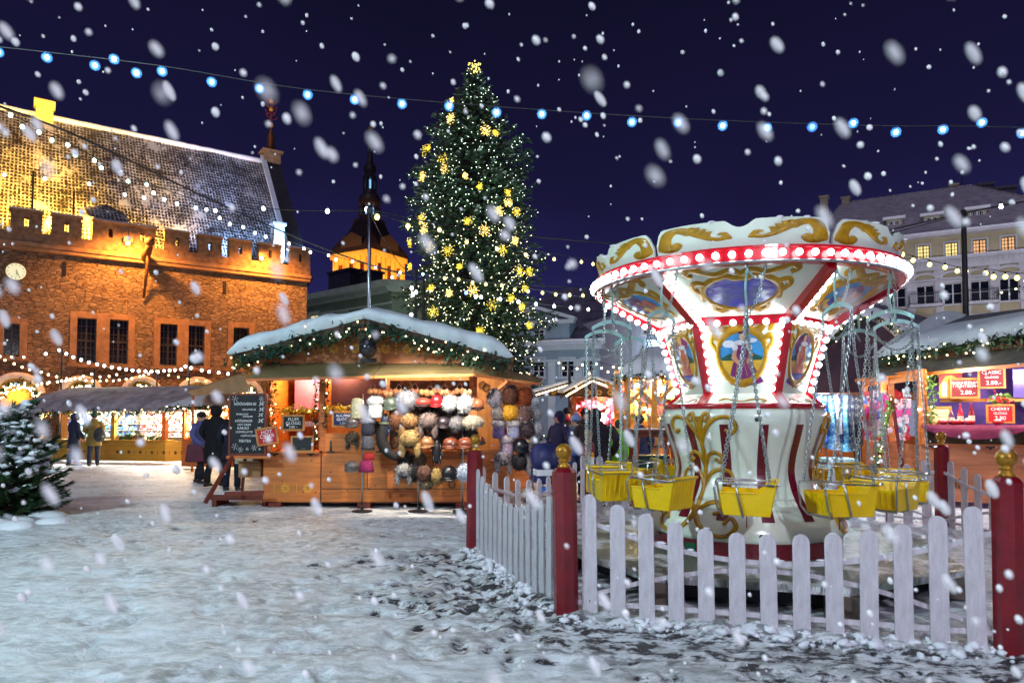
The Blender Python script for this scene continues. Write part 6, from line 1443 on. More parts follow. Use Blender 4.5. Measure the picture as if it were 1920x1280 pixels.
HATS2 = [
('round',928,746,28,36,(168,164,186),(110,106,130),'silver-lilac fur hat, top left of the side display'),
('fur',957,742,30,36,(110,60,44),(40,20,18),'brown striped fur hat, top middle of the side display'),
('round',985,744,27,36,(196,88,36),None,'rust orange fur hat, top right of the side display'),
('round',934,776,24,34,(150,144,150),(100,96,104),'grey fur hat under the silver-lilac one'),
('round',957,774,34,32,(228,170,44),None,'golden yellow fur hat in the side display'),
('round',983,777,32,36,(132,92,88),(226,220,220),'brown fur hat with white halo beside the golden one'),
('cuff',935,803,27,34,(150,132,196),(200,196,212),'lavender knitted hat with fur cuff, left'),
('cuff',963,803,27,34,(168,178,220),(214,210,220),'pale blue knitted hat with fur cuff, right'),
('round',989,806,26,32,(70,54,66),(130,112,124),'dark plum fur hat right of the pale blue knitted one'),
('cuff',950,834,29,38,(196,176,206),(220,210,224),'pink-lilac knitted hat with fur cuff on the lower stand'),
('cap',977,836,30,34,(16,20,34),None,'shiny black hat beside the pink-lilac one'),
('flap',944,864,32,40,(196,186,190),(40,34,44),'white and black trapper hat low on the side display'),
('round',975,866,30,32,(34,30,40),(90,80,90),'black fur hat lowest on the side display'),
('pom',1003,752,17,18,(232,232,240),None,'white fur pompom, top of the row at the flap edge'),
('pom',1009,776,18,22,(206,200,208),None,'pale grey fur pompom, second of the row at the flap edge'),
('pom',1010,803,20,26,(190,188,200),None,'silver fur pompom, third of the row at the flap edge'),
('pom',1001,826,22,22,(150,144,140),None,'grey speckled fur pompom, fourth of the row at the flap edge'),
('scarf',1004,862,30,70,(150,142,150),(190,150,100),'long grey fur tail hanging low beside the pushchair'),
]
for k_,u,v,w,h,c,c2,l in HATS2: hat(k_,u,v,w*1.15,h*1.12,c,l,12.25,c2, grp='hats and furs on the side display', cat='pompom' if k_ == 'pom' else 'hat')
# ear muffs in a row under the awning
cols = [(214,150,96),(196,120,70),(224,170,120),(180,104,60),(206,140,90),(230,190,150),(160,92,60),(214,160,100)]
EN = ['far left','second from left','third from left','fourth from left','fifth from left','sixth from left','seventh from left','eighth from left','ninth from left','tenth from left','eleventh from left','twelfth from left','thirteenth from left','far right']
for i,u in enumerate((699,716,728,737,748,760,778,795,806,820,833,846,862,876)):
    T_ = thing('ear_muffs', 'tan fluffy ear muffs, '+EN[i]+' in the row hung under the awning', 'ear muffs', P(u,733+(i%3)*2,11.75), 0, 'ear muffs hanging under the awning'); c = cols[i%8]
    for s in (-1,1): fur_shape(.045,.035,.05,110,furmat(c),'muff',T_,(s*.04,0,0),i*3+s,.022,.2)
    mb = MB(); mb.tube([(.05*cos(t),0,.02+.11*sin(t)) for t in [pi*j/8 for j in range(9)]],.006,5); mb.build('headband', furmat((50,44,50)) if i%2 else furmat((200,190,180)), T_)
for i,(u,v) in enumerate(((905,722),(912,727),(840,720),(765,722))):
    T_ = thing('woven_basket', 'round woven hoop basket hanging '+['at the hut corner','right of the hoop at the hut corner','above the left white fur hat','above the silver fox hat'][i], 'basket', P(u,v,12.0), 0); mb = MB()
    for r in (.07,.055,.04,.02): mb.tube([(r*cos(t),.04*(1-r/.07),r*sin(t)) for t in [2*pi*j/14 for j in range(14)]],.007,5,closed=True)
    mb.build('weave', M('wicker', srgb(176,120,70), .7, .3, 20), T_)
# mast fixed to the gable
def mast(u, vt, vb, D, label, r=.035, zb=None, mat=None):
    p = P(u,780,D); p.z = 0; z1 = P(u,vt,D).z; z0 = P(u,vb,D).z if zb is None else zb
    T = thing('mast', label, 'pole', (p.x,p.y,z0)); mb = MB(); mb.tube([(0,0,0),(0,0,z1-z0)],[r,r*.8],10); mb.build('pole', mat or STEEL, T, smooth=True); return T, z1-z0
T_, h_ = mast(690,396,676,11.85,'steel mast bolted to the gable of the main hut, carrying light strings',.036)
mb = MB(); mb.box(-.13,.13,-.05,.05,-.03,.04); mb.box(-.07,.07,-.06,.05,.35,.42); mb.build('bracket', IRON, T_); mb = MB(); mb.box(-.05,.05,-.03,.03,h_-.04,h_+.06); mb.build('pole_cap', IRON, T_)
T_ = thing('lantern', 'round black lamp housing hanging on the mast before the gable', 'lamp', P(690,655,11.7)); mb = MB(); mb.lathe([(.02,.22),(.06,.2),(.12,.14),(.15,.05),(.15,-.02),(.11,-.1),(.05,-.14),(0,-.15)],20); mb.build('housing', M('black_gloss',(.02,.02,.025),.2,.1,coat=.5), T_, smooth=True); mb = MB(); mb.tube([(0,0,.2),(0,.1,.35)],.012,6); mb.build('hook', IRON, T_)
# ---------------- stalls round the square ----------------
def goods(par, x0, x1, z0, z1, y, n, cols, s=.05, seed=1, name='souvenirs', em=.0):
    rr = random.Random(seed); mats = [M('goods_%d_%d_%d' % c, srgb(*c), .5, .1, 10) for c in cols]; mb = MB()
    for i in range(n):
        x = rr.uniform(x0,x1); z = rr.uniform(z0,z1); a = s*rr.uniform(.4,1.2); k = rr.random(); m = rr.randrange(len(mats)); yy = y+rr.uniform(-.06,.06)
        if k < .35: mb.ball((x,yy,z),(a*.6,a*.5,a*.7),7,5,m)
        elif k < .7: mb.box(x-a*.6,x+a*.6,yy-a*.3,yy+a*.3,z-a*.5,z+a*.5,m)
        else: mb.lathe([(a*.4,-a*.6),(a*.55,0),(a*.2,a*.6),(0,a*.6)],7,(x,yy,z),m)
    o = mb.build(name, mats, par); o['kind'] = 'stuff'; return o
def left_stall():
    # long gift stall before the town hall
    L_ = P(66,780,24.6); R_ = P(311,780,23.4); L_.z = R_.z = 0; d = R_-L_; ang = atan2(d.y,d.x); w = d.length
    T = thing('gift_stall', 'low yellow-fronted gift stall with snowy roof before the town hall', 'market stall', L_, ang)
    pl = lambda u, v: to_plane(u, v, L_, ang)
    zc = pl(200,826)[1]; ze = pl(200,772)[1]; zr = P(200,727,25.2).z
    YB = M('yellow_boards', srgb(184,140,44), .6, .15, 2, .2, 20, stretch=(.4,1,4))
    mb = MB(); xm = pl(204,850)[0]; mb.box(0,xm-.01,0,.05,.08,zc); mb.box(xm+.01,w,0,.05,.08,zc); mb.prism([(w,0,.08),(w+.95,1.1,.08),(w+.91,1.13,.08),(w-.04,.05,.08)],(0,0,zc-.08)); mb.build('front_boards', YB, T)
    mb = MB(); mb.box(-.05,w+.05,-.1,.4,zc+.001,zc+.04); mb.build('counter', YB, T)
    for x in (.15, pl(211,800)[0], w-.08):
        mb = MB(); mb.box(x-.07,x+.07,.0,.14,zc+.04,ze); mb.bar((x,-.0,ze-.45),(x-.35,-.35,ze-.02),.04,.04); mb.bar((x,.05,ze-.45),(x+.35,.05,ze-.02),.04,.04); mb.build('post', YB if x < w-.2 else WOODO, T)
    mb = MB(); mb.box(0,w+.9,1.5,1.55,0,ze+.4); mb.build('back_wall', M('bright_inner_wall', srgb(214,190,150), .7, .1), T)
    # shelves
    xm2 = pl(211,800)[0]
    for x0,x1,cols,nm,sd in ((.25,xm2-.1,[(210,230,240),(120,190,215),(60,140,190),(245,245,245),(170,210,160),(60,80,160)],'blue_glassware',1),(xm2+.1,w-.15,[(250,235,235),(220,120,130),(190,60,60),(240,240,245),(200,170,200),(220,190,120)],'red_ornaments',2)):
        mb = MB()
        for k in range(4): z = zc+.12+k*(ze-zc-.1)/4; mb.box(x0,x1,1.1,1.45,z-.012,z)
        mb.build('shelf', WHITEF, T)
        for k in range(4): z = zc+.12+k*(ze-zc-.1)/4; goods(T,x0,x1,z+.03,z+.16,1.2,90,cols,.075,sd*10+k,nm)
    goods(T,xm2+.1,w-.1,zc+.06,zc+.16,.15,46,[(40,80,44),(60,110,50),(120,90,60),(230,220,200)],.15,9,'wreaths')
    goods(T,w+.05,w+.8,zc,ze-.1,1.0,70,[(200,110,50),(230,160,80),(150,60,30),(250,220,180)],.14,19,'hanging_toys')
    mb = MB()
    for k in range(7): x = pl(218+k*10,850)[0] if False else xm+.35+k*.46; mb.prism([(x-.07,-.006,.38),(x,-.006,.31),(x+.07,-.006,.38),(x,-.006,.45)],(0,.004,0)); mb.box(x+.21,x+.23,-.006,-.002,.32,.44)
    for k in range(4): x = .9+k*.6; mb.prism([(x-.07,-.006,.38),(x,-.006,.31),(x+.07,-.006,.38),(x,-.006,.45)],(0,.004,0)); mb.box(x+.28,x+.30,-.006,-.002,.32,.44)
    mb.build('carved_diamond', ORNB, T)
    # roof with ridge parallel to the front
    mb = MB(); a = (-.35,-.75,ze+.02); b_ = (w+1.15,-.75,ze-.0); c = (w+1.05,1.2,zr); d_ = (.25,1.2,zr)
    mb.prism([a,b_,c,d_],(0,0,.04)); mb.prism([d_,c,(w+1.25,2.9,ze),(-.3,2.9,ze)],(0,0,.04)); mb.build('roof', WOODD, T)
    snow_slab(T, grid((a[0]-.1,a[1]-.12,a[2]),(b_[0]+.1,b_[1]-.12,b_[2]),(c[0]+.1,c[1]+.1,c[2]),(d_[0],d_[1]+.1,d_[2]),40,9), .2, seed=3, mat=M('brownish_old_snow', (.50,.42,.42), .7, .3, 2.2, .9, 7))  # darker, brownish old snow on the stall roof
    mb = MB(); mb.prism([(w+.75,-.4,ze+.06),(w+1.1,2.4,ze+.06),(w+1.0,1.2,zr)],(-.05,0,0)); mb.build('gable_board', WOODD, T)
    garland(T, [(-.4,-.85,ze-.02),(w+.95,-.85,ze-.04)], 'garland', .09, 90, 3.5, seed=21, leaf=.13, br=.022, bmat=TINYW)
    garland(T, [(w+1.15,-.75,ze+.05),(w+1.12,1.2,zr+.12),(w+1.3,2.6,ze+.1)], 'garland', .09, 100, 10, seed=22, leaf=.13, br=.024, bmat=TINYC)
    for x,c_,e_ in ((.9,(.8,.95,1),70),(2.2,(.8,.95,1),60),(xm2+.8,(1,.85,.75),80),(xm2+2.1,(1,.85,.75),80),(w-.0,(1,.75,.4),50)): lamp('POINT',(x,.55,ze-.12),e_*2.5,c_,.08,parent=T)
    mb = MB(); mb.ball((-.3,-.85,ze-.02),.06,8,6); mb.build('end_lamp', glow('cool_lamp',(.7,.92,1),14), T)
left_stall()
def tent_roofs():
    # beige canopy between the stalls, and a second stall row behind the couple
    T = thing('canopy', 'sand coloured sloping canvas canopy between town hall and main hut', 'canopy', P(410,780,19).xy.to_3d()); o = T.location
    g = lambda u,v,D: P(u,v,D)-o
    mb = MB(); mb.prism([g(352,734,20),g(455,700,17),g(470,735,17),g(362,742,20)],(0,0,.03)); mb.prism([g(352,734,20),g(455,700,17),g(500,702,20),g(400,728,23)],(0,0,.03)); mb.build('canvas', M('sand_canvas', srgb(206,164,118), .8, .08, 2), T)
    mb = MB(); mb.tube([g(362,742,20),g(362,780,20)+V((0,0,-1.6))],.04,6); mb.build('pole', WOODO, T)
    O_ = P(352,780,21.5); O_.z = 0
    T = thing('craft_stall', 'orange lit craft stall with snowy roof behind the strolling couple', 'market stall', O_, radians(-14))
    z1 = P(400,765,21).z; z2 = P(400,742,22.5).z; mb = MB()
    mb.box(-.2,2.2,0,.05,.05,.9); mb.box(-.2,2.2,1.3,1.35,0,z1+.2); 
    for x in (-.2,1.0,2.1): mb.box(x,x+.08,0,.08,.9,z1)
    mb.build('timber_frame', WOODO, T); mb = MB(); mb.prism([(-.4,-.5,z1),(2.6,-.5,z1),(2.6,1.2,z2),(-.4,1.2,z2)],(0,0,.05)); mb.build('roof', WOODD, T)
    snow_slab(T, grid((-.5,-.55,z1+.05),(2.7,-.55,z1+.05),(2.7,1.25,z2+.05),(-.5,1.25,z2+.05),14,7), .12, seed=8)
    garland(T, [(-.5,-.6,z1),(2.6,-.6,z1)], 'garland', .08, 100, 6, seed=31, leaf=.12, br=.02)
    goods(T,-.1,2.1,.95,z1-.1,1.1,150,[(230,150,80),(250,220,180),(160,80,40),(200,60,50),(220,200,120)],.13,41,'craft_goods')
    lamp('POINT',(.5,.5,z1-.2),180,(1,.66,.3),.08,parent=T); lamp('POINT',(1.7,.5,z1-.2),150,(1,.66,.3),.08,parent=T)
tent_roofs()
def centre_stalls():
    # gabled dark stall with red goods
    O_ = P(1120,780,19); O_.z = 0; g = lambda u,v,D=19: P(u,v,D)-O_
    T = thing('gabled_stall', 'small dark gabled stall with string lit roof edge and red goods', 'market stall', O_)
    for nm,(ul,ur,ua,vl,va,dd) in (('near',(1060,1182,1108,744,716,0)),('far',(1005,1100,1070,742,722,2.0))):
        mb = MB(); a,b_,c = g(ul,vl,19+dd),g(ur,vl,19+dd),g(ua,va,19+dd)
        mb.prism([a,b_,c],(0,.06,0)); r = mb.build('gable_board', WOODD, T); mb = MB()
        off = V((0,2.2,0)); e_ = V((0,-.35,.04)); mb.prism([a+e_,c+e_,c+off,a+off],(0,0,.05)); mb.prism([c+e_,b_+e_,b_+off,c+off],(0,0,.05)); mb.build('roof', WOODD, T)
        mb = MB(); sn = [a+e_+V((-.1,0,.05)),c+e_+V((0,0,.06)),b_+e_+V((.1,0,.05))]; mb.prism([sn[0],sn[1],sn[1]+off+V((0,0,.08)),sn[0]+off+V((0,0,.08))],(0,0,.09)); mb.prism([sn[1],sn[2],sn[2]+off+V((0,0,.08)),sn[1]+off+V((0,0,.08))],(0,0,.09)); mb.build('roof_snow', SNOW, T, bevel=.03)
        mb = MB(); 
        for i in range(26):
            for p,q in ((a,c),(b_,c)):
                x = p.lerp(q,i/26)+V((0,-.38,.02)); mb.ball(x,.02,5,4)
        o = mb.build('fairy_lights', TINYW, r); o['kind'] = 'stuff'
        mb = MB(); 
        for i in range(3): flower(mb,(a.x+(b_.x-a.x)*(.35+.17*i), a.z+.12),.09,a.y-.01)
        mb.build('carved_flower', ORNY, r)
    x0,x1 = g(1075,780).x,g(1182,780).x; zt = g(0,748).z; 
    mb = MB(); mb.box(x0,x1,.0,.05,0,.9); mb.box(x0,x1,1.4,1.45,0,zt+.2)
    for x in (x0,x1-.08): mb.box(x,x+.08,0,.08,.9,zt)
    mb.build('timber_frame', WOODO, T)
    goods(T,x0+.1,x1-.1,.95,zt-.05,.9,190,[(230,40,80),(240,120,150),(250,230,235),(200,30,40),(250,180,190)],.13,51,'red_goods')
    lamp('POINT',((x0+x1)/2,.3,zt-.15),200,(1,.75,.7),.08,parent=T)
    # open timber stall with toys and slippers
    O_ = P(1200,780,15); O_.z = 0; g = lambda u,v,D=15: P(u,v,D)-O_
    T = thing('slipper_stall', 'open yellow timber stall with felt slippers and mounded snow roof left of the carousel column', 'market stall', O_)
    zt = g(0,712).z; x0,x1 = g(1172,780).x,g(1320,780).x
    mb = MB()
    for x in (x0,g(1216,0).x,x1): mb.box(x,x+.12,0,.12,0,zt); mb.bar((x+.06,.05,zt-.55),(x+.55,.05,zt-.05),.06,.08); mb.bar((x+.06,.05,zt-.55),(x-.4,.05,zt-.05),.06,.08)
    mb.box(x0-.2,x1+.3,-.02,.14,zt,zt+.14); mb.build('timber_frame', M('yellow_pine', srgb(220,150,60), .5, .2, 3, .2, 20), T)  # yellower, paler pine than the orange timber
    mb = MB(); mb.box(x0,x1,1.6,1.65,0,zt+.3); mb.build('back_wall', M('yellow_pine'), T)
    mb = MB(); mb.box(x0+.1,x1,-.1,.6,.93,.97); mb.build('counter', WOODR, T)
    rs = grid(g(1150,708,14.6),g(1330,700,14.6),g(1300,660,17),g(1215,662,17),16,8); mb = MB(); mb.loft(rs); mb.build('roof', WOODD, T); snow_slab(T, rs, .30, seed=12)
    garland(T, [g(1150,708,14.5),g(1330,700,14.5)], 'garland', .09, 110, 5, seed=33, leaf=.13, br=.016)
    goods(T,x0+.6,x1,.98,1.5,.2,120,[(232,170,90),(250,220,170),(150,80,40),(60,50,70),(200,120,60),(250,240,220)],.14,61,'felt_slippers')
    goods(T,x0+.1,x1,1.5,zt-.05,1.0,130,[(232,190,100),(250,220,170),(120,160,60),(60,70,120),(200,80,80),(250,240,220)],.15,62,'knitted_toys')
    for x in (x0+.5,x0+1.2): lamp('POINT',(x,.3,zt-.1),170,(1,.68,.3),.06,parent=T)
    mb = MB(); mb.ball((x0+.25,-.05,zt-.12),.05,8,6); mb.ball((x0+.75,-.05,zt-.05),.045,8,6); mb.build('bulb', glow('warm_lamp',(1,.7,.3),16), T)
    # tall table with green bin
    c = P(1222,805,12.6); T = thing('standing_table', 'red-brown timber table with snow on top and a dark green bin under it', 'table', (c.x,c.y,0))
    zt = c.z; hw = .40; mb = MB(); mb.box(-hw,hw,-.3,.3,zt-.05,zt); mb.box(-hw+.02,hw-.02,-.27,.27,zt-.13,zt-.051); mb.build('table_top', WOODR, T, bevel=.004)
    for s in (-1,1):
        mb = MB(); mb.bar((s*(hw-.1),-.25,zt-.13),(s*(hw+.02),-.28,0),.08,.05); mb.bar((s*(hw-.1),.25,zt-.13),(s*(hw+.02),.28,0),.08,.05); mb.build('leg', M('orange_red_timber', srgb(176,72,34), .5, .2, 4, .2, 20), T)
    mb = MB(); mb.box(-hw+.03,hw-.03,-.28,.28,zt+.002,zt+.02); mb.build('snow_cover', SNOW, T, bevel=.008)
    T = thing('waste_bin', 'dark green plastic bin under the red-brown standing table', 'bin', (c.x-.0,c.y,0)); mb = MB(); mb.prism([(-.22,-.18,0),(.22,-.18,0),(.26,-.2,.86),(-.26,-.2,.86)],(0,.38,0)); mb.build('body', M('bin_green', srgb(22,72,70), .45, .1, 3), T, bevel=.01); mb = MB(); mb.box(-.28,.28,-.22,.2,.862,.90); mb.build('lid', M('bin_green'), T, bevel=.01)
centre_stalls()
def clothes_rack():
    c = P(1568,780,13.0); c.z = 0; T = thing('clothes_rail', 'chrome clothes rail at the right of the carousel column', 'rack', c); z = P(0,738,13).z; x0,x1 = P(1500,780,13).x-c.x, P(1612,780,13).x-c.x
    mb = MB(); mb.tube([(x0,0,z),(x1,0,z)],.016,8); mb.tube([(x0,0,0),(x0,0,z)],.014,6); mb.tube([(x1,0,0),(x1,0,z)],.014,6); mb.tube([(x0,-.25,.05),(x0,.25,.05)],.014,6); mb.tube([(x1,-.25,.05),(x1,.25,.05)],.014,6); mb.build('frame', STEEL, T, smooth=True)
    cols = [(120,180,230,'pale blue patterned'),(60,110,190,'mid blue'),(36,60,150,'royal blue'),(150,200,240,'ice blue'),(50,100,180,'sky blue zipped'),(90,150,210,'blue with white yoke'),(230,240,250,'white and blue'),(30,50,120,'dark blue striped'),(90,170,220,'turquoise trimmed'),(24,28,60,'navy'),(20,20,36,'black')]
    for i,(r,g_,b_,n) in enumerate(cols):
        x = x0+.08+(x1-x0-.14)*i/(len(cols)-1); rr = random.Random(i); J = thing('sweater', n+' knitted jacket on the clothes rail, '+ORD[i]+' from the left', 'jacket', (c.x+x,c.y,z-.03), radians(rr.uniform(50,80))*(1 if i%2 else 1), 'knitted jackets on the chrome rail')
        m_ = bpy.data.materials.new('knit_pattern'); m_.use_nodes = True; t = m_.node_tree; b = t.nodes['Principled BSDF']; b.inputs['Roughness'].default_value = .85
        tcn = t.nodes.new('ShaderNodeTexCoord'); v = t.nodes.new('ShaderNodeTexChecker'); v.inputs['Scale'].default_value = 26; t.links.new(tcn.outputs['Object'], v.inputs['Vector']); w_ = t.nodes.new('ShaderNodeTexWave'); w_.bands_direction = 'Z'; w_.inputs['Scale'].default_value = 2.2; t.links.new(tcn.outputs['Object'], w_.inputs['Vector'])
        mu = t.nodes.new('ShaderNodeMath'); mu.operation = 'MULTIPLY'; t.links.new(v.outputs['Fac'], mu.inputs[0]); t.links.new(w_.outputs['Fac'], mu.inputs[1]); mx = t.nodes.new('ShaderNodeMix'); mx.data_type = 'RGBA'; mx.inputs[6].default_value = (*srgb(r,g_,b_),1); mx.inputs[7].default_value = (*srgb(min(255,r+90),min(255,g_+80),min(255,b_+50)),1); t.links.new(mu.outputs[0], mx.inputs[0]); t.links.new(mx.outputs[2], b.inputs['Base Color'])
        mb = MB(); rows = []; L_ = rr.uniform(.85,1.05)
        for zz_,hw,dp in ((0,.05,.04),(-.05,.16,.05),(-.10,.21,.06),(-.3,.22,.075),(-L_*.8,.23,.085),(-L_,.25,.09)):
            rows.append([(hw*cos(t_)*(1+.05*sin(5*t_+i)),dp*sin(t_)*(1+.2*sin(3*t_)),zz_) for t_ in [2*pi*q/18 for q in range(18)]])
        mb.loft(rows, closed=True); mb.build('torso', m_, J, smooth=True)
        for s in (-1,1): mb = MB(); mb.tube([(s*.19,0,-.09),(s*.27,0,-.3),(s*.29,-.02,-.72)],[.06,.06,.045],8); mb.build('sleeve', m_, J, smooth=True)
        mb = MB(); mb.tube([(0,0,-.02),(0,0,.045),(.0,0,.05)],.004,4); mb.bar((-.17,0,-.07),(0,0,-.01),.012,.02); mb.bar((.17,0,-.07),(0,0,-.01),.012,.02); mb.build('hanger', WOODO, J)
    p = P(1566,873,12.7); T = thing('goods_basket', 'pale blue-grey speckled textile bale on the ground under the jackets', 'bale', (p.x,12.7,0), .1); mb = MB(); mb.box(-.27,.27,-.2,.2,.25,.85); mb.build('bale', M('speckled_knit', srgb(176,206,226), .9, .5, 30), T, bevel=.03); mb = MB(); mb.box(-.3,.3,-.22,.22,0,.248); mb.build('crate', M('dark_crate', srgb(40,44,66), .7), T)
    lamp('POINT', (c.x-.2,c.y-.7,z+.25), 170, (.75,.9,1), .1)
    # dark gabled hut behind the rail
    O_ = P(1580,780,17.5); O_.z = 0; g = lambda u,v,D=17.5: P(u,v,D)-O_
    T = thing('dark_hut', 'dark plum hut gable with arched snow roof behind the chrome clothes rail', 'market stall', O_)
    n = 16; A_ = [g(1500+230*i/n, 702-104*sin(pi*i/n)**.9) for i in range(n+1)]; mb = MB(); mb.prism([(p.x,0,p.z) for p in A_]+[(A_[-1].x,0,g(0,735).z),(A_[0].x,0,g(0,735).z)],(0,.08,0)); mb.build('gable_board', M('plum_boards', srgb(70,48,66), .6, .2, 3), T)
    mb = MB(); mb.loft([[(p.x,-.4,p.z+.02) for p in A_],[(p.x*1.02,-.35,p.z+.26) for p in A_],[(p.x,3,p.z+.4) for p in A_]]); mb.loft([[(p.x,-.4,p.z+.02) for p in A_],[(p.x,.1,p.z) for p in A_]]); mb.build('roof_snow', SNOW, T, smooth=True)
    garland(T, [(p.x,-.42,p.z-.05) for p in A_], 'garland', .08, 90, 4, seed=44, leaf=.14, br=.018)
    x0,x1 = g(1520,0).x,g(1730,0).x; mb = MB(); zt = g(0,735).z; mb.box(x0,x1,.1,.15,zt-.2,zt); mb.box(g(1585,0).x,g(1600,0).x,.0,.12,0,zt-.0); mb.box(g(1655,0).x,g(1667,0).x,.0,.12,0,zt); mb.box(x0,x1,0,.05,0,1.1); mb.build('timber_frame', WOODO, T)
    mb = MB(); mb.box(x0,x1,1.5,1.55,0,zt); mb.build('back_wall', M('bright_inner_wall'), T)
    goods(T,g(1600,0).x,g(1720,0).x,1.15,zt-.1,.9,140,[(240,60,130),(250,200,220),(90,110,220),(250,240,240),(120,60,180),(60,150,200)],.13,71,'bright_scarves')
    lamp('POINT',(g(1640,0).x,.5,zt-.2),200,(1,.85,.9),.1,parent=T)
clothes_rack()
def right_stall():
    A = P(1727,780,12.5); A.z = 0; ang = radians(-27); T = thing('wine_stall', 'orange timber mulled wine stall at the right with maroon counter cloth and snowy roof', 'market stall', A, ang)
    pl = lambda u,v: to_plane(u,v,A,ang); R_ = Matrix.Rotation(-ang,3,'Z')
    lc = lambda u,v,D: R_@(P(u,v,D)-A)
    zl = pl(1800,833)[1]; zk = pl(1800,796)[1]; w = 4.2
    PL = M('dull_orange_boards', srgb(186,112,72), .55, .2, 2, .2, 25, stretch=(.5,1,5))
    mb = MB(); mb.box(0,w,0,.05,.10,zl-.02); fr = mb.build('front_boards', PL, T); mb = MB(); mb.box(-.03,w,-.05,.3,zl-.018,zl+.01); mb.build('ledge', WOODO, T)
    mb = MB()
    for x in (.55,1.35,2.1): flower(mb,(x,.42),.1,-.0075); stripe_orn(mb,x+.35,.42,.09,-.0075)
    mb.build('carved_flower', ORNB, fr); mb = MB()
    for x in (.1,.95): mb.box(x,x+.14,-.06,-.052,zl-.05,zl-.02); mb.ball((x+.07,-.055,zl-.05),.03,6,4)
    mb.build('iron_hinge', IRON, T)
    # left side wall going back, with its window
    mb = MB(); L2 = 2.6; dirx = -.55
    mb.prism([(0,0,.1),(dirx*.0-.9,L2,.1),(-.86,L2+.03,.1),(.05,.05,.1)],(0,0,.98)); sw = mb.build('side_boards', PL, T)
    mb = MB()
    for t in (0,.48,.62,1): x,y = -.9*t,L2*t; mb.box(x-.05,x+.06,y,y+.1,1.09,2.45)
    mb.prism([(-.02,-.04,2.25),(-.92,L2,2.25),(-.86,L2,2.25),(.05,-.02,2.25)],(0,0,.2)); mb.build('post', WOODO, T)
    # maroon cloth with dipping folds
    MAR = M('maroon_cloth', srgb(116,24,66), .7, .15, 5, .2, 30); rows = []; n = 40
    def hem(x): k = (x/1.55)%1; return .03+.20*(abs(sin(pi*k)))**.7
    top_ = [(w*i/n,-.16,zk) for i in range(n+1)]; mid_ = [(w*i/n,-.18+.02*sin(i*1.7),zk-.5*hem(w*i/n)) for i in range(n+1)]; bot_ = [(w*i/n,-.17+.03*sin(i*1.7),zk-hem(w*i/n)-.02) for i in range(n+1)]
    mb = MB(); mb.loft([[(x,.5,zk+.002) for x,_,_ in top_],top_,mid_,bot_]); mb.build('counter_cloth', MAR, T, smooth=True)
    mb = MB(); mb.box(0,w,-.12,.5,zk-.03,zk-.004); mb.box(0,.08,-.1,.3,zl+.01,zk-.03); mb.box(1.5,1.56,-.14,.2,zl+.01,zk-.03); mb.build('counter', WOODO, T)
    mb = MB(); mb.box(.05,w,-.02,0.02,zl+.012,zk-.032); mb.build('painted_shade_board', M('olive_shadow_board', srgb(70,54,30), .8), T)  # flat board coloured dark as the shade below the counter
    # back wall and posters
    goods(T,-1.0,-.15,1.15,2.1,1.3,120,[(220,70,150),(240,200,220),(110,120,200),(200,40,50),(240,240,240)],.13,77,'hanging_scarves'); mb = MB(); mb.box(.1,w,1.4,1.45,0,2.7); mb.build('back_wall', M('purple_panel', srgb(120,84,170), .6, .3, 2.5), T)
    for x in (.02,2.9): mb = MB(); mb.box(x,x+.09,.02,.11,zk+.003,2.45); mb.build('post', WOODO, T)
    mb = MB(); mb.box(.35,w,.55,.62,1.86,1.92); mb.build('shelf', M('yellow_pine'), T)
    # red and yellow poster with bottle picture
    PO = thing('poster', 'red and yellow poster showing a pale bottle, left in the wine stall', 'poster', A+Matrix.Rotation(ang,3,'Z')@V((.32,.40,1.93)), ang)
    mb = MB(); mb.box(0,.36,0,.012,0,.55); mb.build('sheet', M('poster_yellow', srgb(240,170,50), .5, .1), PO); mb = MB(); mb.prism([(0,-.003,.22),(.1,-.003,.4),(.2,-.003,.42),(.36,-.003,.3),(.36,-.003,.55),(0,-.003,.55)],(0,.002,0)); mb.build('red_field', M('poster_red', srgb(210,30,36), .5, .1), PO)
    mb = MB(); mb.prism([(.04,-.006,.03),(.12,-.006,.03),(.12,-.006,.24),(.1,-.006,.3),(.06,-.006,.3),(.04,-.006,.24)],(0,.002,0)); mb.build('bottle_picture', M('poster_white',(.85,.85,.82),.5,0), PO); text_part('Vana', .05, CHALK, PO, (.12,-.004,.47)) if False else None
    mb = MB(); PO = thing('backlit_poster', 'large violet-blue poster with white fir tree and cups at the right edge', 'poster', A+Matrix.Rotation(ang,3,'Z')@V((1.45,.50,1.93)), ang); mb.box(0,1.5,0,.012,0,.5); mb.build('sheet', glow('violet_backlit', srgb(92,78,190), .8), PO)
    text_part('Nordi', .15, CHALK, PO, (.28,-.004,.40)); text_part('3.', .12, CHALK, PO, (.72,-.004,.15)); mb = MB()
    for k in range(4): z = .28+.055*k; hw = .11-.022*k; mb.prism([(.60-hw,-.005,z),(.60+hw,-.005,z),(.60,-.005,z+.09)],(0,.003,0))
    mb.box(.48,.58,-.005,-.002,.02,.1); mb.build('tree_print', CHALK, PO)
    # awning, roof and snow
    e0,e1 = lc(1604,713,14.4),lc(1985,678,10.4); h0,h1 = lc(1655,690,14.7),lc(1990,642,11.3)
    mb = MB(); mb.prism([e0,e1,h1,h0],(0,0,.03)); aw = mb.build('awning', M('frosty_boards', srgb(110,112,104), .6, .5, 5, .5, 18, stretch=(1,5,1)), T); mb = MB(); mb.bar(e0+V((0,-.02,0)),e1+V((0,-.02,0)),.03,.06); mb.build('edge_strip', WOODO, aw)
    s0,s1 = lc(1650,672,14.5),lc(1990,614,11.1); r0,r1 = lc(1790,592,16.8),lc(2000,566,14.2)
    rows = grid(s0,s1,r1,r0,26,12)
    for j,r in enumerate(rows):
        for i,p in enumerate(r): r[i] = p+V((0,0,.12*sin(pi*j/12)))
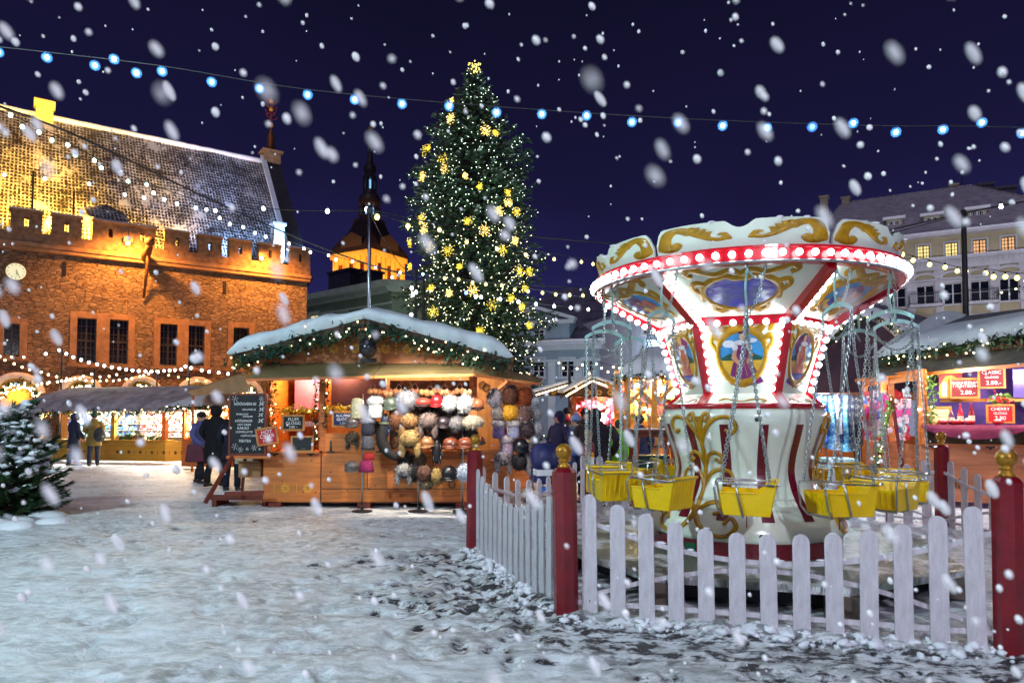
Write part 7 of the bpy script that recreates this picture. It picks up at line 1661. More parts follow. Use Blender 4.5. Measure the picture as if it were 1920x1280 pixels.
    mb = MB(); mb.loft([[p-V((0,0,.03)) for p in r] for r in rows]); mb.build('roof', M('slate_shingle', srgb(104,112,124), .7, .35, 9, .8, 14, stretch=(1,6,6)), T)
    mb = MB(); mb.prism([h0,h1,s1,s0],(0,.1,0)); mb.build('eaves_board', WOODD, T)
    top = grid(s0+V((-.15,-.15,0)),s1+V((.3,-.15,0)),s1.lerp(r1,.42),s0.lerp(r0,.42),26,7); snow_slab(T, top, .26, seed=14, mat=M('bluelight_tinted_snow'))
    top = grid(s0+V((-.2,-.1,0)),s0.lerp(s1,.16),r0.lerp(r1,.14)+V((0,0,.0)),r0+V((-.3,0,0)),6,12); snow_slab(T, top, .24, seed=15, mat=M('bluelight_tinted_snow'), name='hip_snow')
    garland(T, [s0+V((0,-.22,-.06)),s1+V((0,-.22,-.08))], 'garland', .11, 150, 8, seed=51, leaf=.15, br=.017)
    garland(T, [(.16,-.03,zk+.05),(.16,-.03,2.35)], 'garland', .07, 190, 5, seed=52, leaf=.1, mat=M('yellow_green_garland', srgb(110,150,60), .6, .3, 9))  # paler yellow-green than the fir garland
    garland(T, [lc(1905,560,14.3)+V((-.4,-.3,.1)),lc(1905,560,14.3)+V((.8,-.5,.3))], 'garland', .07, 60, 7, seed=53, leaf=.1, br=.02)
    for x,y,z,e_,c_ in ((.5,-.45,2.35,50,(1,.78,.6)),(1.7,-.45,2.35,60,(1,.8,.85)),(3.0,-.3,2.35,50,(1,.8,.9)),(-.7,1.6,2.1,30,(1,.7,.4))): lamp('POINT',(x,y,z),e_*1.5,c_,.08,parent=T)
    mb = MB(); mb.ball((-.03,-.06,1.72),.03,8,6); mb.ball((1.12,.0,1.68),.028,8,6); mb.build('bulb', glow('warm_lamp'), T)
    W = lambda x,y,z: A+Matrix.Rotation(ang,3,'Z')@V((x,y,z))
    framed_sign('', 'maroon framed sign reading ВИШНЕВЫЙ ГЛИНТВЕЙН 2.80 in the wine stall', .39, .30, M('sign_maroon', srgb(120,18,30), .6, .1), [('ВИШНЕВЫЙ',0,.82,.066),('ГЛИНТВЕЙН',.03,.62,.062),('2.80.-',.12,.24,.10)], W(.70,.28,1.95), ang, fmat=M('pine_frame')) 
    framed_sign('', 'maroon framed sign reading CLASSIC GLOGG 2.80, higher than its neighbour', .34, .30, M('sign_maroon'), [('CLASSIC',0,.83,.078),('GLÖGG',0,.55,.058),('2.80.-',.08,.22,.10)], W(1.10,.24,2.12), ang)
    framed_sign('', 'red framed sign reading CHERRY GLOGG 2.80 standing on the wine counter', .34, .26, CRED, [('CHERRY',0,.82,.072),('GLÖGG',0,.54,.056),('2.80',.0,.22,.095)], W(1.17,-.06,zk+.06), ang)
    framed_sign('', 'pale yellow framed card reading JUICE at the left end of the wine counter', .30, .26, M('card_cream', srgb(232,214,150), .7, .2, 12), [('JUICE',.05,.8,.06),('GLÖGG',.0,.5,.05)], W(.28,-.02,zk+.03), ang)
    def bottle(x,y,c,h,label):
        B = thing('bottle', label, 'bottle', W(x,y,zk+.004), 0, 'bottles on the wine counter'); mb = MB(); mb.lathe([(.0,0),(.045,.0),(.05,.02),(.05,h*.5),(.035,h*.65),(.018,h*.78),(.016,h*.96),(.02,h),(.0,h)],14); mb.build('glass', M('bottle_%d_%d_%d' % c, srgb(*c), .12, .1, 5, coat=.6), B, smooth=True); mb = MB(); mb.lathe([(.0515,h*.15),(.0515,h*.42)],14,cap=False); mb.build('paper_label', M('paper_label',(.7,.6,.45),.7), B, smooth=True)
    bottle(.46,-.02,(84,30,70),.30,'squat purple bottle, leftmost of three on the wine counter'); bottle(.60,0,(190,16,34),.36,'bright red tall bottle in the middle of three'); bottle(.76,-.03,(120,14,30),.38,'dark red bottle with black label, rightmost of three')
    def bowl(x,c,label,n):
        B = thing('bowl', label, 'bowl', W(x,-.08,zk+.004)); mb = MB(); mb.lathe([(.04,0),(.075,.03),(.085,.07),(.078,.07),(.0,.025)],16); mb.build('dish', M('red_glaze', srgb(*c), .25, .1, 5, coat=.6), B, smooth=True); goods(B,-.05,.05,.06,.10,0,n,[(240,230,225),(220,120,130),(250,250,250)],.035,int(x*100),'sweets')
    bowl(.33,(190,20,36),'small red bowl at the left end of the wine counter',8); bowl(.52,(120,16,50),'dark maroon bowl before the purple bottle',8); bowl(.72,(200,20,40),'red bowl before the dark red bottle',8); bowl(1.13,(206,24,44),'red bowl of white sweets left of the cherry sign',14)
    for i,(x,c) in enumerate(((1.68,(230,230,236)),(1.84,(226,190,120)),(2.0,(220,60,70)))):
        B = thing('gift_basket', ['white','golden','red'][i]+' cellophane gift basket on the wine counter at the picture edge', 'gift basket', W(x,.0,zk+.004)); mb = MB(); rr = random.Random(i)
        for q in range(60): p = V((rr.gauss(0,.07),rr.gauss(0,.06),abs(rr.gauss(.1,.07)))); d_ = V((rr.gauss(0,.03),rr.gauss(0,.03),rr.gauss(0,.03))); mb.poly([p,p+d_,p+d_.cross(V((0,0,1)))*1.2+V((0,0,.03))])
        mb.build('cellophane', M('goods_gift_%d' % i, srgb(*c), .25, .3, 20), B); mb = MB(); mb.lathe([(.06,0),(.09,.06),(.095,.1)],12); mb.build('basket', M('wicker'), B)
    garl = thing('poinsettia_wreath', 'red and green festive posy hanging between the wine signs', 'wreath', W(1.22,.2,1.90)); garland(garl,[(-.1,0,-.05),(0,0,.05),(.12,0,.0)],'fir_sprigs',.08,330,8,seed=60,leaf=.1,mat=M('yellow_green_garland')); mb = MB(); rr = random.Random(2)
    for q in range(26): mb.ball((rr.gauss(0,.08),-.05,rr.gauss(0,.06)),.02,6,5)
    mb.build('berries', CRED, garl)
    # leaning plank with garland
    a,b_ = P(1672,745,12.9),P(1628,952,11.9); T2 = thing('garlanded_easel', 'red-brown easel wound with fir garland leaning left of the wine stall', 'easel', (b_.x,b_.y,0)); o = T2.location
    mb = MB(); mb.bar(a-o,b_-o,.05,.07); mb.bar(a-o,P(1700,930,13.4)-o,.05,.05); mb.build('leg', M('maroon_timber', srgb(110,34,30), .5, .2), T2); garland(T2,[a-o+V((-.05,-.05,0)),(a-o).lerp(b_-o,.66)+V((-.05,-.05,0))],'garland',.05,200,9,seed=61,leaf=.09,mat=M('yellow_green_garland'),br=.012)
right_stall()
# ---------------- people ----------------
SKINM = M('skin', srgb(214,160,132), .5, .06, 10, sss=.1)
def skin_mesh(name, mat, par, verts, edges, radii, lv=2):
    me = bpy.data.meshes.new(name); me.from_pydata([tuple(v) for v in verts], edges, []); me.materials.append(mat); o = bpy.data.objects.new(name, me); COL.objects.link(o); o.parent = par
    sk = o.modifiers.new('skin','SKIN'); sk.use_smooth_shade = True
    for i,r in enumerate(radii): me.skin_vertices[0].data[i].radius = r if isinstance(r, tuple) else (r,r)
    me.skin_vertices[0].data[0].use_root = True
    s = o.modifiers.new('sub','SUBSURF'); s.levels = s.render_levels = lv
    dg = bpy.context.evaluated_depsgraph_get(); nm = bpy.data.meshes.new_from_object(o.evaluated_get(dg)); o.modifiers.clear(); o.data = nm; nm.polygons.foreach_set('use_smooth',[True]*len(nm.polygons)); return o
def person(label, u, D, h=1.72, face=0, coat=(30,34,60), hem=.55, legs=(36,44,80), hat=None, hatc=(40,40,50), hood=False, arms=((.12,-.12),(-.12,-.12)), stride=.06, puff=False, lean=0, hair=(60,40,30), wide=1.0, scarf=None, x=None):
    p = P(u,780,D); T = thing('person', label, 'person', (p.x if x is None else x, D, .0), face); s = h/1.72
    K = lambda x,y,z: (x*s*wide if z > .5 else x*s, y*s+lean*max(0,z-.9)*s, z*s)
    # body: one continuous skinned surface
    vs = [K(0,0,.93),K(0,0,1.12),K(0,0,1.33),K(0,-.005,1.46),K(0,-.015,1.53),K(0,-.03,1.60),K(0,-.02,1.67)]; es = [(0,1),(1,2),(2,3),(3,4),(4,5),(5,6)]; rs = [.13,.12,.135,.06,.055,(.075,.085),(.065,.075)]
    vs.append(K(0,-.13,1.585)); es.append((5,7)); rs.append(.014)
    hands = []
    for sd in (-1,1):
        ex,ey = arms[0 if sd < 0 else 1]; el = (sd*.25, ey*.3+.02, 1.14); ha = (sd*(.25-abs(ex)), ey*1.6-.06, 1.14-(.25 if ey > -.15 else .05))
        b = len(vs); vs += [K(sd*.16,0,1.40),K(*el),K(*ha)]; rs += [.06,.045,.03]; es += [(3,b),(b,b+1),(b+1,b+2)]
        hv = V(K(*ha)); dr = (hv-V(K(*el))).normalized(); pl_ = hv+dr*.05*s; vs.append(tuple(pl_)); rs.append((.036,.018)); es.append((b+2,b+3)); sd_ = dr.cross(V((0,1,0))).normalized()
        for q,(of,ln) in enumerate(((-.028,.055),(-.01,.068),(.010,.064),(.028,.05))):
            c = len(vs); a_ = pl_+sd_*of*s+dr*.035*s; vs += [tuple(a_),tuple(a_+dr*ln*s+V((0,-.015,0)))]; rs += [.009,.007]; es += [(b+3,c),(c,c+1)]
        c = len(vs); vs += [tuple(hv+sd_*.045*s*sd+dr*.03*s),tuple(hv+sd_*.06*s*sd+dr*.065*s)]; rs += [.011,.009]; es += [(b+2,c),(c,c+1)]; hands.append(hv)
        b = len(vs); st = stride*sd; vs += [K(sd*.09,0,.88),K(sd*.10,-.02+st*.5,.50),K(sd*.10,.03+st,.09),K(sd*.11,-.13+st,.04)]; rs += [.085,.06,.04,.04]; es += [(0,b),(b,b+1),(b+1,b+2),(b+2,b+3)]
    rs = [tuple(q*s for q in r) if isinstance(r, tuple) else r*s for r in rs]
    skin_mesh('body', SKINM, T, vs, es, rs)
    LM = M('cloth_%d_%d_%d' % legs, srgb(*legs), .85, .2, 9, .2, 60); CM = M('coat_%d_%d_%d' % coat, srgb(*coat), .6 if puff else .85, .2, 7, .3, 30)
    for sd in (-1,1):
        st = stride*sd; mb = MB(); mb.tube([K(sd*.085,0,.95),K(sd*.095,-.01+st*.2,.75),K(sd*.10,-.02+st*.5,.50),K(sd*.105,.02+st,.26),K(sd*.105,.03+st,.09)],[.105*s,.095*s,.075*s,.07*s,.068*s],12); mb.build('trouser_leg', LM, T, smooth=True)
        mb = MB(); rows = []
        for t,wx,hh in ((-.09,.035,.07),(-.05,.05,.12),(.0,.048,.13),(.06,.05,.075),(.13,.05,.06),(.19,.035,.04)):
            c = K(sd*.108,.03+st-t,0); rows.append([(c[0]+wx*s*cos(a),c[1],max(.0,hh*s*.5+hh*s*.5*sin(a)+.0)) for a in [2*pi*q/12 for q in range(12)]])
        mb.loft(rows, closed=True); mb.poly(rows[0][::-1]); mb.poly(rows[-1]); mb.build('boot', M('boot_leather',(.02,.018,.016),.5,.2), T, smooth=True)
    # coat: torso shell, sleeves, collar
    mb = MB(); rows = []; hz = 1.0-hem+.0
    prof = [(hz,.235,.19),(hz+(1.0-hz)*.5,.215,.17),(1.0,.19,.15),(1.12,.185,.145),(1.28,.205,.15),(1.38,.215,.14),(1.44,.17,.12),(1.49,.10,.10),(1.53,.085,.09)]
    if puff:
        q = []
        for i in range(len(prof)-1):
            (z0,a0,b0),(z1,a1,b1) = prof[i],prof[i+1]
            n = max(1,int((z1-z0)/.05)) if z1 < 1.4 else 1
            for j in range(n): t = j/n; q += [(z0+(z1-z0)*t,a0+(a1-a0)*t,b0+(b1-b0)*t),(z0+(z1-z0)*(t+.5/n),(a0+(a1-a0)*(t+.5/n))*1.07,(b0+(b1-b0)*(t+.5/n))*1.09)]
        prof = q+[prof[-1]]
    for z,a,b in prof: rows.append([K(a*cos(t)*(1+.03*sin(4*t+z*9)),b*sin(t)*(1+.04*sin(3*t+z*7)),z) for t in [2*pi*q/24 for q in range(24)]])
    mb.loft(rows, closed=True); mb.poly(rows[0][::-1]); mb.build('coat', CM, T, smooth=True)
    for sd in (-1,1):
        ex,ey = arms[0 if sd < 0 else 1]; mb = MB(); q = [K(sd*.15,0,1.42),K(sd*.215,.0,1.33),K(sd*.26,ey*.3+.02,1.14),K(sd*(.25-abs(ex)*.85), ey*1.45-.05, 1.14-(.22 if ey > -.15 else .045))]; mb.tube(smoothp(q,4),[.085*s]*4+[.078*s]*4+[.066*s]*4+[.055*s],12); mb.build('sleeve', CM, T, smooth=True)
    # head details
    f = V(K(0,-.03,1.62)); HM = M('hair_%d_%d_%d' % hair, srgb(*hair), .7, .2, 20)
    mb = MB()
    for sd in (-1,1): mb.ball(f+V((sd*.032,-.083,-.005))*s,.009*s,6,5)
    mb.build('eye', BLACK, T); mb = MB(); mb.tube([f+V((-.022,-.084,-.065))*s,f+V((0,-.09,-.068))*s,f+V((.022,-.084,-.065))*s],.005*s,4); mb.build('mouth', M('lips', srgb(160,80,70), .5), T)
    mb = MB(); mb.ball(f+V((0,.03,.02))*s,(.088*s,.095*s,.10*s),14,10); mb.build('hair', HM, T, smooth=True)
    if hat:
        m_ = M('hat_%d_%d_%d' % hatc, srgb(*hatc), .85, .25, 12, .4, 50); mb = MB(); c = f+V((0,.012,.045))*s
        mb.ball(c,(.097*s,.108*s,.095*s),14,10); 
        if hat == 'peak': mb.ball(f+V((0,.02,.115))*s,(.06*s,.06*s,.08*s),10,8)
        if hat == 'pom': mb.ball(f+V((0,.02,.15))*s,.04*s,10,8)
        mb.tube([c+V((.1*s*cos(t),.108*s*sin(t),-.01*s)) for t in [2*pi*q/16 for q in range(16)]],.018*s,6,closed=True); mb.build('hat', m_, T, smooth=True)
    if hood:
        mb = MB(); c = f+V((0,.035,.01))*s; rows = []
        for j in range(9):
            a = -pi*.15+pi*1.0*j/8; rows.append([c+V((.13*s*cos(t),(-.11+.24*(j/8)**1.0)*s*1.0,.15*s*sin(t)))*1 if False else c+V((.125*s*sin(t)*sin(.35+j*.34),(-.10+.055*j*.6)*s+.06*s*(1-cos(j*.2)),.135*s*cos(t)*sin(.35+j*.34))) for t in [2*pi*q/18 for q in range(18)]])
        mb.ball(f+V((0,.045,.012))*s,(.125*s,.115*s,.14*s),16,10); mb.build('hood', CM, T, smooth=True)
        fur_shape(.10*s,.05*s,.12*s,160,furmat((90,80,76)),'hood_fur',T,tuple(f+V((0,-.055,.0))*s),3,.03) if puff else None
    if scarf: mb = MB(); mb.tube([K(.10*cos(t),-.01+.10*sin(t),1.50+.02*sin(2*t)) for t in [2*pi*q/16 for q in range(16)]],.045*s,8,closed=True); mb.build('scarf', M('scarf_%d_%d_%d' % scarf, srgb(*scarf), .9, .2, 20), T, smooth=True)
    return T, hands
person('person in navy hooded padded coat and jeans facing the gift stall', 140, 22.6, 1.66, radians(150), (26,34,62), .42, (44,74,130), hood=True, puff=True)
person('person in mustard parka, green pointed hat and dark rucksack at the gift stall', 177, 22.5, 1.70, radians(205), (132,112,52), .34, (34,44,70), hat='peak', hatc=(30,84,64), arms=((.12,-.22),(.1,-.2)))
q = P(183,812,22.2); T_ = thing('rucksack', 'dark grey rucksack on the back of the mustard parka', 'rucksack', (q.x+.02,22.28,q.z-.25), radians(25)); mb = MB(); mb.ball((0,0,.2),(.17,.11,.24),14,10); mb.build('bag', M('dark_nylon', srgb(44,52,58), .6, .2), T_, smooth=True); mb = MB(); mb.ball((0,-.09,.12),(.12,.05,.12),10,8); mb.build('pocket', M('dark_nylon'), T_, smooth=True)
person('grey-haired person in lavender-blue down jacket with dark cap, walking with the person in black', 377, 16.7, 1.68, radians(75), (84,90,150), .22, (22,24,40), hat='cap', hatc=(26,26,40), hair=(190,180,176), puff=True, stride=.14, wide=1.08)
q = P(370,858,16.5); T_ = thing('handbag', 'maroon shopping bag hanging at the hip of the lavender-blue jacket', 'bag', (P(366,850,16.45).x,16.45,.52), .3); mb = MB(); mb.prism([(-.22,-.06,0),(.22,-.06,0),(.17,-.05,.42),(-.17,-.05,.42)],(0,.12,0)); mb.build('bag', M('maroon_leather', srgb(96,22,48), .5, .2, 6), T_, bevel=.03); mb = MB(); mb.tube([(.1*cos(t),0,.42+.12*sin(t)) for t in [pi*k/8 for k in range(9)]],.01,6); mb.build('handle', M('maroon_leather'), T_)
person('tall person in long black coat seen from behind beside the menu board', 406, 16.0, 1.80, radians(172), (9,10,18), .50, (10,11,20), hood=True, hat='cap', hatc=(12,12,20), stride=.12, wide=1.28)
person('person in dark navy trousers and coat half hidden behind the menu board', 437, 15.0, 1.68, radians(190), (24,28,50), .30, (22,28,56), hat='cap', hatc=(30,30,46))
person('person in deep navy coat with raised hood behind the pushchair', 1049, 13.3, 1.66, radians(-55), (22,34,84), .45, (20,24,50), hood=True, wide=1.15)
person('person with striped blue beanie and plaid blue jacket looking left', 1081, 12.9, 1.60, radians(-60), (36,68,140), .30, (24,30,60), hat='pom', hatc=(120,140,190), scarf=(90,100,120))
person('broad person in very dark brown hooded coat with back turned', 1116, 12.4, 1.70, radians(160), (36,24,34), .55, (20,18,26), hood=True, wide=1.5)
person('person in black hat standing behind the dark brown coat', 1097, 14.3, 1.74, radians(20), (30,26,36), .4, (20,20,30), hat='cap', hatc=(14,14,20))
person('person in bright lime green jacket left of the slipper stall', 1160, 14.0, 1.50, radians(170), (110,190,30), .18, (120,130,150), hat='cap', hatc=(40,70,50), wide=1.25)
person('person with dark hat and crimson scarf in the crowd behind the navy coat', 1063, 15.6, 1.76, radians(10), (40,26,40), .35, (24,24,40), hat='cap', hatc=(24,22,40), scarf=(170,24,50))
person('person in dark jacket at the counter of the slipper stall', 1199, 14.2, 1.60, radians(160), (44,50,84), .25, (30,34,60), hat='cap', hatc=(60,54,70))
def pushchair():
    T = thing('pushchair', 'navy pushchair with domed hood beside the side fur display', 'pushchair', P(1021,780,12.1).xy.to_3d(), radians(10)); NV = M('navy_canvas', srgb(28,38,96), .6, .2, 6, coat=.1)
    mb = MB(); rows = []
    for j in range(9):
        a = radians(-10+150*j/8); rows.append([(.24*cos(t)*1.0, .02+.30*cos(a)*-.8*max(.0,sin(t))**.5-.0, .78+.30*sin(a)*max(.0,sin(t))**.5+.06) for t in [pi*q/12 for q in range(13)]])
    mb.loft(rows); mb.ball((0,.0,.86),(.24,.28,.27),16,10); mb.build('canopy', NV, T, smooth=True)
    mb = MB(); mb.box(-.22,.22,-.38,.3,.45,.72); mb.build('seat', NV, T, bevel=.05); mb = MB(); mb.box(-.225,.225,-.40,-.1,.60,.70); mb.build('reflective_band', M('reflective_white',(.8,.82,.85),.4,.05), T)
    mb = MB(); mb.box(-.2,.2,-.55,-.3,.30,.42); mb.build('footmuff', M('bright_blue_canvas', srgb(60,120,210), .6), T, bevel=.04)
    mb = MB(); mb.tube([(-.22,.3,.1),(-.22,-.1,.55),(-.22,.5,1.05),(.22,.5,1.05),(.22,-.1,.55),(.22,.3,.1)],.014,6); mb.tube([(-.22,-.4,.1),(-.22,.2,.6)],.012,6); mb.tube([(.22,-.4,.1),(.22,.2,.6)],.012,6); mb.build('frame', STEEL, T)
    for x in (-.26,.26):
        for y in (-.4,.3): mb = MB(); mb.tube([(x,y+.12*cos(t),.135+.12*sin(t)) for t in [2*pi*q/16 for q in range(16)]],.018,6,closed=True); mb.tube([(x-.02,y,.135),(x+.02,y,.135)],.03,6); mb.build('wheel', M('rubber',(.02,.02,.02),.7), T)
pushchair()
# ---------------- strings of bulbs ----------------
CYB = glow('cool_festoon_bulb', (.45,.78,1), 14); WHB = glow('white_festoon_bulb', (.85,.95,1), 14); YLB = glow('yellow_festoon_bulb', (1,.86,.25), 3.2); BLB = glow('blue_festoon_bulb', (.12,.25,1), 14); GRB = glow('greenish_festoon_bulb', (.5,1,.8), 12)
HALO = soft('blue_halo_glow', (.12,.42,1), 1.1, .75, 2.2)  # emissive shell imitating the halo of light round each bulb
CABLE = M('black_cable', (.03,.035,.04), .4, .1)
def festoon(label, pts, bulbs, D, r=.03, mat=None, cr=.006, odd=None, halo=None, group='strings of light bulbs over the market'):
    """pts: (u,v[,D]) of the cable; bulbs: (u,v) of lamps"""
    G = lambda q: P(q[0],q[1],q[2] if len(q) > 2 else D)
    o = G(pts[0]); T = thing('light_string', label, 'string lights', o, 0, group)
    def dep(u):
        q = [p+(D,) if len(p) == 2 else p for p in pts]
        for a,b in zip(q,q[1:]):
            if a[0] <= u <= b[0]: return a[2]+(b[2]-a[2])*(u-a[0])/max(1e-6,b[0]-a[0])
        return q[-1][2] if u > q[-1][0] else q[0][2]
    mb = MB(); mb.tube(smoothp([tuple(G(p)-o) for p in pts],6), cr, 5); mb.build('cable', CABLE, T, smooth=True)
    for i,(u,v) in enumerate(bulbs):
        d = dep(u); c = P(u,v,d)-o; m = (odd or {}).get(i, mat or CYB)
        b = MB(); n = 8; b.lathe([(0,-r*1.1),(r*.6,-r*.9),(r,-r*.1),(r*.8,r*.6),(r*.35,r*1.1)],10); bo = b.build('bulb', m, T, smooth=True); bo.location = c
        if halo: h_ = MB(); h_.ball((0,0,0),r*2.3,14,10); h_.build('halo_shell', halo, bo, smooth=True)
        s = MB(); s.tube([(0,0,r*1.0),(0,0,r*2.1)],r*.42,7); s.build('socket', CABLE, bo)
    return T
S1 = [(-3,98),(88,108),(178,123),(304,134),(397,154),(487,166),(577,178),(665,187),(754,195),(842,199),(931,211),(1016,214),(1100,217),(1185,229),(1272,230),(1355,236),(1438,240),(1523,238),(1600,231),(1680,248),(1768,243),(1841,230),(1917,250)]
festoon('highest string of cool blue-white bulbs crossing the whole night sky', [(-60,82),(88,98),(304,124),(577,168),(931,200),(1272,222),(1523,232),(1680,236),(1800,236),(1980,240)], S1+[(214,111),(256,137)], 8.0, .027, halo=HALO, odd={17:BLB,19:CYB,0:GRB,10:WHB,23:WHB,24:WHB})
S2 = [(20,216),(42,238),(73,248),(97,263),(127,272),(141,291),(177,301),(190,315),(226,323),(240,340),(275,346),(288,362),(308,374),(332,382),(367,390),(387,393),(412,409),(431,420),(456,426),(478,437),(498,444),(542,457),(570,466),(582,473),(616,479),(630,487),(661,490),(704,501),(735,520),(750,511),(793,514)]
festoon('dense string of greenish-white bulbs running down over the town hall roof', [(-30,196,11),(97,250,12),(240,328,14),(387,384,16),(498,434,17.5),(620,478,19),(793,520,21)], S2, 16, .035, WHB, .01, odd={0:GRB,1:GRB,2:GRB,3:GRB,5:GRB,6:GRB,7:GRB,9:GRB,10:GRB,27:BLB,29:GRB,30:GRB})
festoon('string of small yellowish bulbs continuing right of the Christmas tree towards the blue house', [(793,514,21),(874,524,21),(960,536,21),(1110,560,21)], [(834,522),(860,524),(886,530),(911,533),(941,535),(965,543),(990,546),(1017,549),(1042,552),(1068,553),(1093,554)], 21, .05, YLB, .01)
festoon('thick bare double cable slanting from upper left down past the mast', [(-20,193,10),(160,262,13),(420,386,17),(640,478,20),(800,520,22),(1090,540,24)], [], 15, cr=.022)
festoon('thin string with sparse cool bulbs running level from the left to the hut mast', [(-10,318,20),(84,330,19),(300,352,17),(494,390,15),(690,395,11.85)], [(8,328),(84,335),(167,345),(234,365),(270,371),(404,395),(494,391),(614,396),(688,393)], 17, .04, WHB, .009, odd={1:CYB,0:CYB})
festoon('string of round yellow bulbs from the hut mast behind the tree towards the carousel', [(692,396,11.9),(765,418,14),(880,448,18),(1090,484,22),(1200,498,22)], [(707,407),(765,424),(824,431),(875,454),(932,467),(986,478),(1039,486),(1090,491),(1112,495)], 16, .05, YLB, .008)
festoon('plain pale cable stretched from the hut mast right towards the carousel', [(692,393,11.9),(900,432,13),(1180,458,15),(1500,470,19),(1660,440,21),(1816,398,21)], [], 13, cr=.012)
festoon('slack pale cable drooping from the hut mast into the tree', [(694,398,11.9),(720,450,16),(752,498,21),(775,512,24)], [], 13, cr=.012)
festoon('string of white bulbs between tree and blue house, lowest of the middle ones', [(760,560,17),(874,549,18),(1005,569,19),(1135,581,20)], [(772,540),(774,552),(771,590),(780,548),(874,549),(892,556),(902,557),(938,561),(972,566),(1005,570),(1039,574),(1070,577),(1103,580),(1135,582)], 18, .042, WHB, .009, odd={4:BLB})
festoon('string of pale yellow bulbs in front of the palace facade at the right', [(1685,474,17),(1712,480,17),(1795,500,17),(1848,504,16),(1907,512,15),(1980,512,14)], [(1692,477),(1712,488),(1743,496),(1772,501),(1795,508),(1811,509),(1848,512),(1863,519),(1885,519),(1907,521)], 16, .055, YLB, .009)
festoon('thick black cable from the right mast towards the upper right corner', [(1640,438,22),(1816,398,17),(1990,366,14)], [(1877,387)], 17, .05, WHB, .02)
c2 = lambda L_: [(x/3.2, 560+y/3.2) for x,y in L_]
A_ = c2([(275,330),(355,308),(398,330),(440,350),(487,367),(533,382),(583,393),(626,402),(671,411),(716,418),(757,424),(795,429),(832,433),(873,434),(909,436),(948,437),(985,433),(1018,430),(1050,428),(1087,423),(1113,405),(1147,415),(1210,428),(1255,437),(1312,443),(1368,450)])
def lift(L_, d, dv=-3): return [(u,v+dv,d) for u,v in L_]
festoon('string of bright white bulbs sagging before the town hall windows, uppermost of the low ones', lift(A_[::3]+[A_[-1]],26), A_, 26, .050, WHB, .011, odd={1:CYB})
B_ = c2([(0,345),(30,368),(70,350),(85,390),(133,410),(143,350),(178,425),(247,440),(290,455),(340,467),(400,480),(420,486)]); B_.sort()
festoon('string of small warm bulbs at the far left before the town hall', lift(B_[::2]+[B_[-1]],27,-4), B_, 27, .042, TINYW, .011)
C_ = c2([(225,515),(250,508),(285,508),(295,500),(345,498),(370,492),(395,492),(425,482),(450,478),(480,478),(500,465),(550,452)])
festoon('rising string of small warm bulbs above the left end of the gift stall', lift(C_[::2]+[C_[-1]],25.5), C_, 25.5, .040, TINYW, .011)
E_ = c2([(515,490),(555,493),(600,493),(600,468),(640,490),(655,465),(680,492),(700,455),(715,487),(757,482),(790,478),(840,465),(862,460),(892,450)]); E_.sort()
festoon('string of small yellow bulbs above the middle of the gift stall', lift(E_[::3]+[E_[-1]],25), E_, 25, .036, TINYW, .011)
D_ = c2([(912,432),(940,434),(1012,458),(1070,470),(1125,482),(1180,487),(1235,492)])
festoon('short string of yellow bulbs right of the gift stall mast', lift(D_,25), D_, 25, .040, YLB, .011)
R_ = [(1048,680),(1056,690),(1068,692),(1082,691),(1092,684),(1105,700),(1118,682),(1128,690),(1140,697),(1150,688),(1162,690),(1175,684),(1188,690)]
festoon('tangle of little warm bulbs in front of the blue house above the gabled stall', lift(R_[::3]+[R_[-1]],20), R_, 20, .03, TINYW, .009)
for i,(u,v,vb,D,l) in enumerate(((113,655,740,26,'slim black mast over the left part of the gift stall'),(175,692,740,25.5,'short slim black mast behind the gift stall ridge'),(293,690,740,26,'slim black mast behind the right half of the gift stall'),(353,682,745,26,'slim black mast at the right end of the gift stall'),(778,508,600,19,'tall dark mast in front of the tree at its left'),(793,520,600,19.5,'second dark mast close beside the taller one at the tree'),(1068,690,730,20,'slim black mast in front of the blue house'))):
    mast(u, v, vb, D, l, .035 if D > 20 else .05, 0, IRON)
mast(1816, 394, 600, 16.5, 'leaning thick black mast standing behind the snowy wine stall roof', .07, 0, IRON)
for u,v,l in ((50,300,'thin black mast with cross arm rising from the parapet, left'),(128,340,'thin black mast with cross arm rising from the parapet, right')):
    t_,h_ = mast(u, v+20, 462, 32.3 if u < 90 else 33.6, l, .05, None, IRON); mb = MB(); mb.bar((-.4,0,h_-3.6),(.4,0,h_-3.6),.05,.05); mb.bar((-.25,0,h_-3.1),(.25,0,h_-3.1),.05,.05); mb.build('cross_arm', IRON, t_)
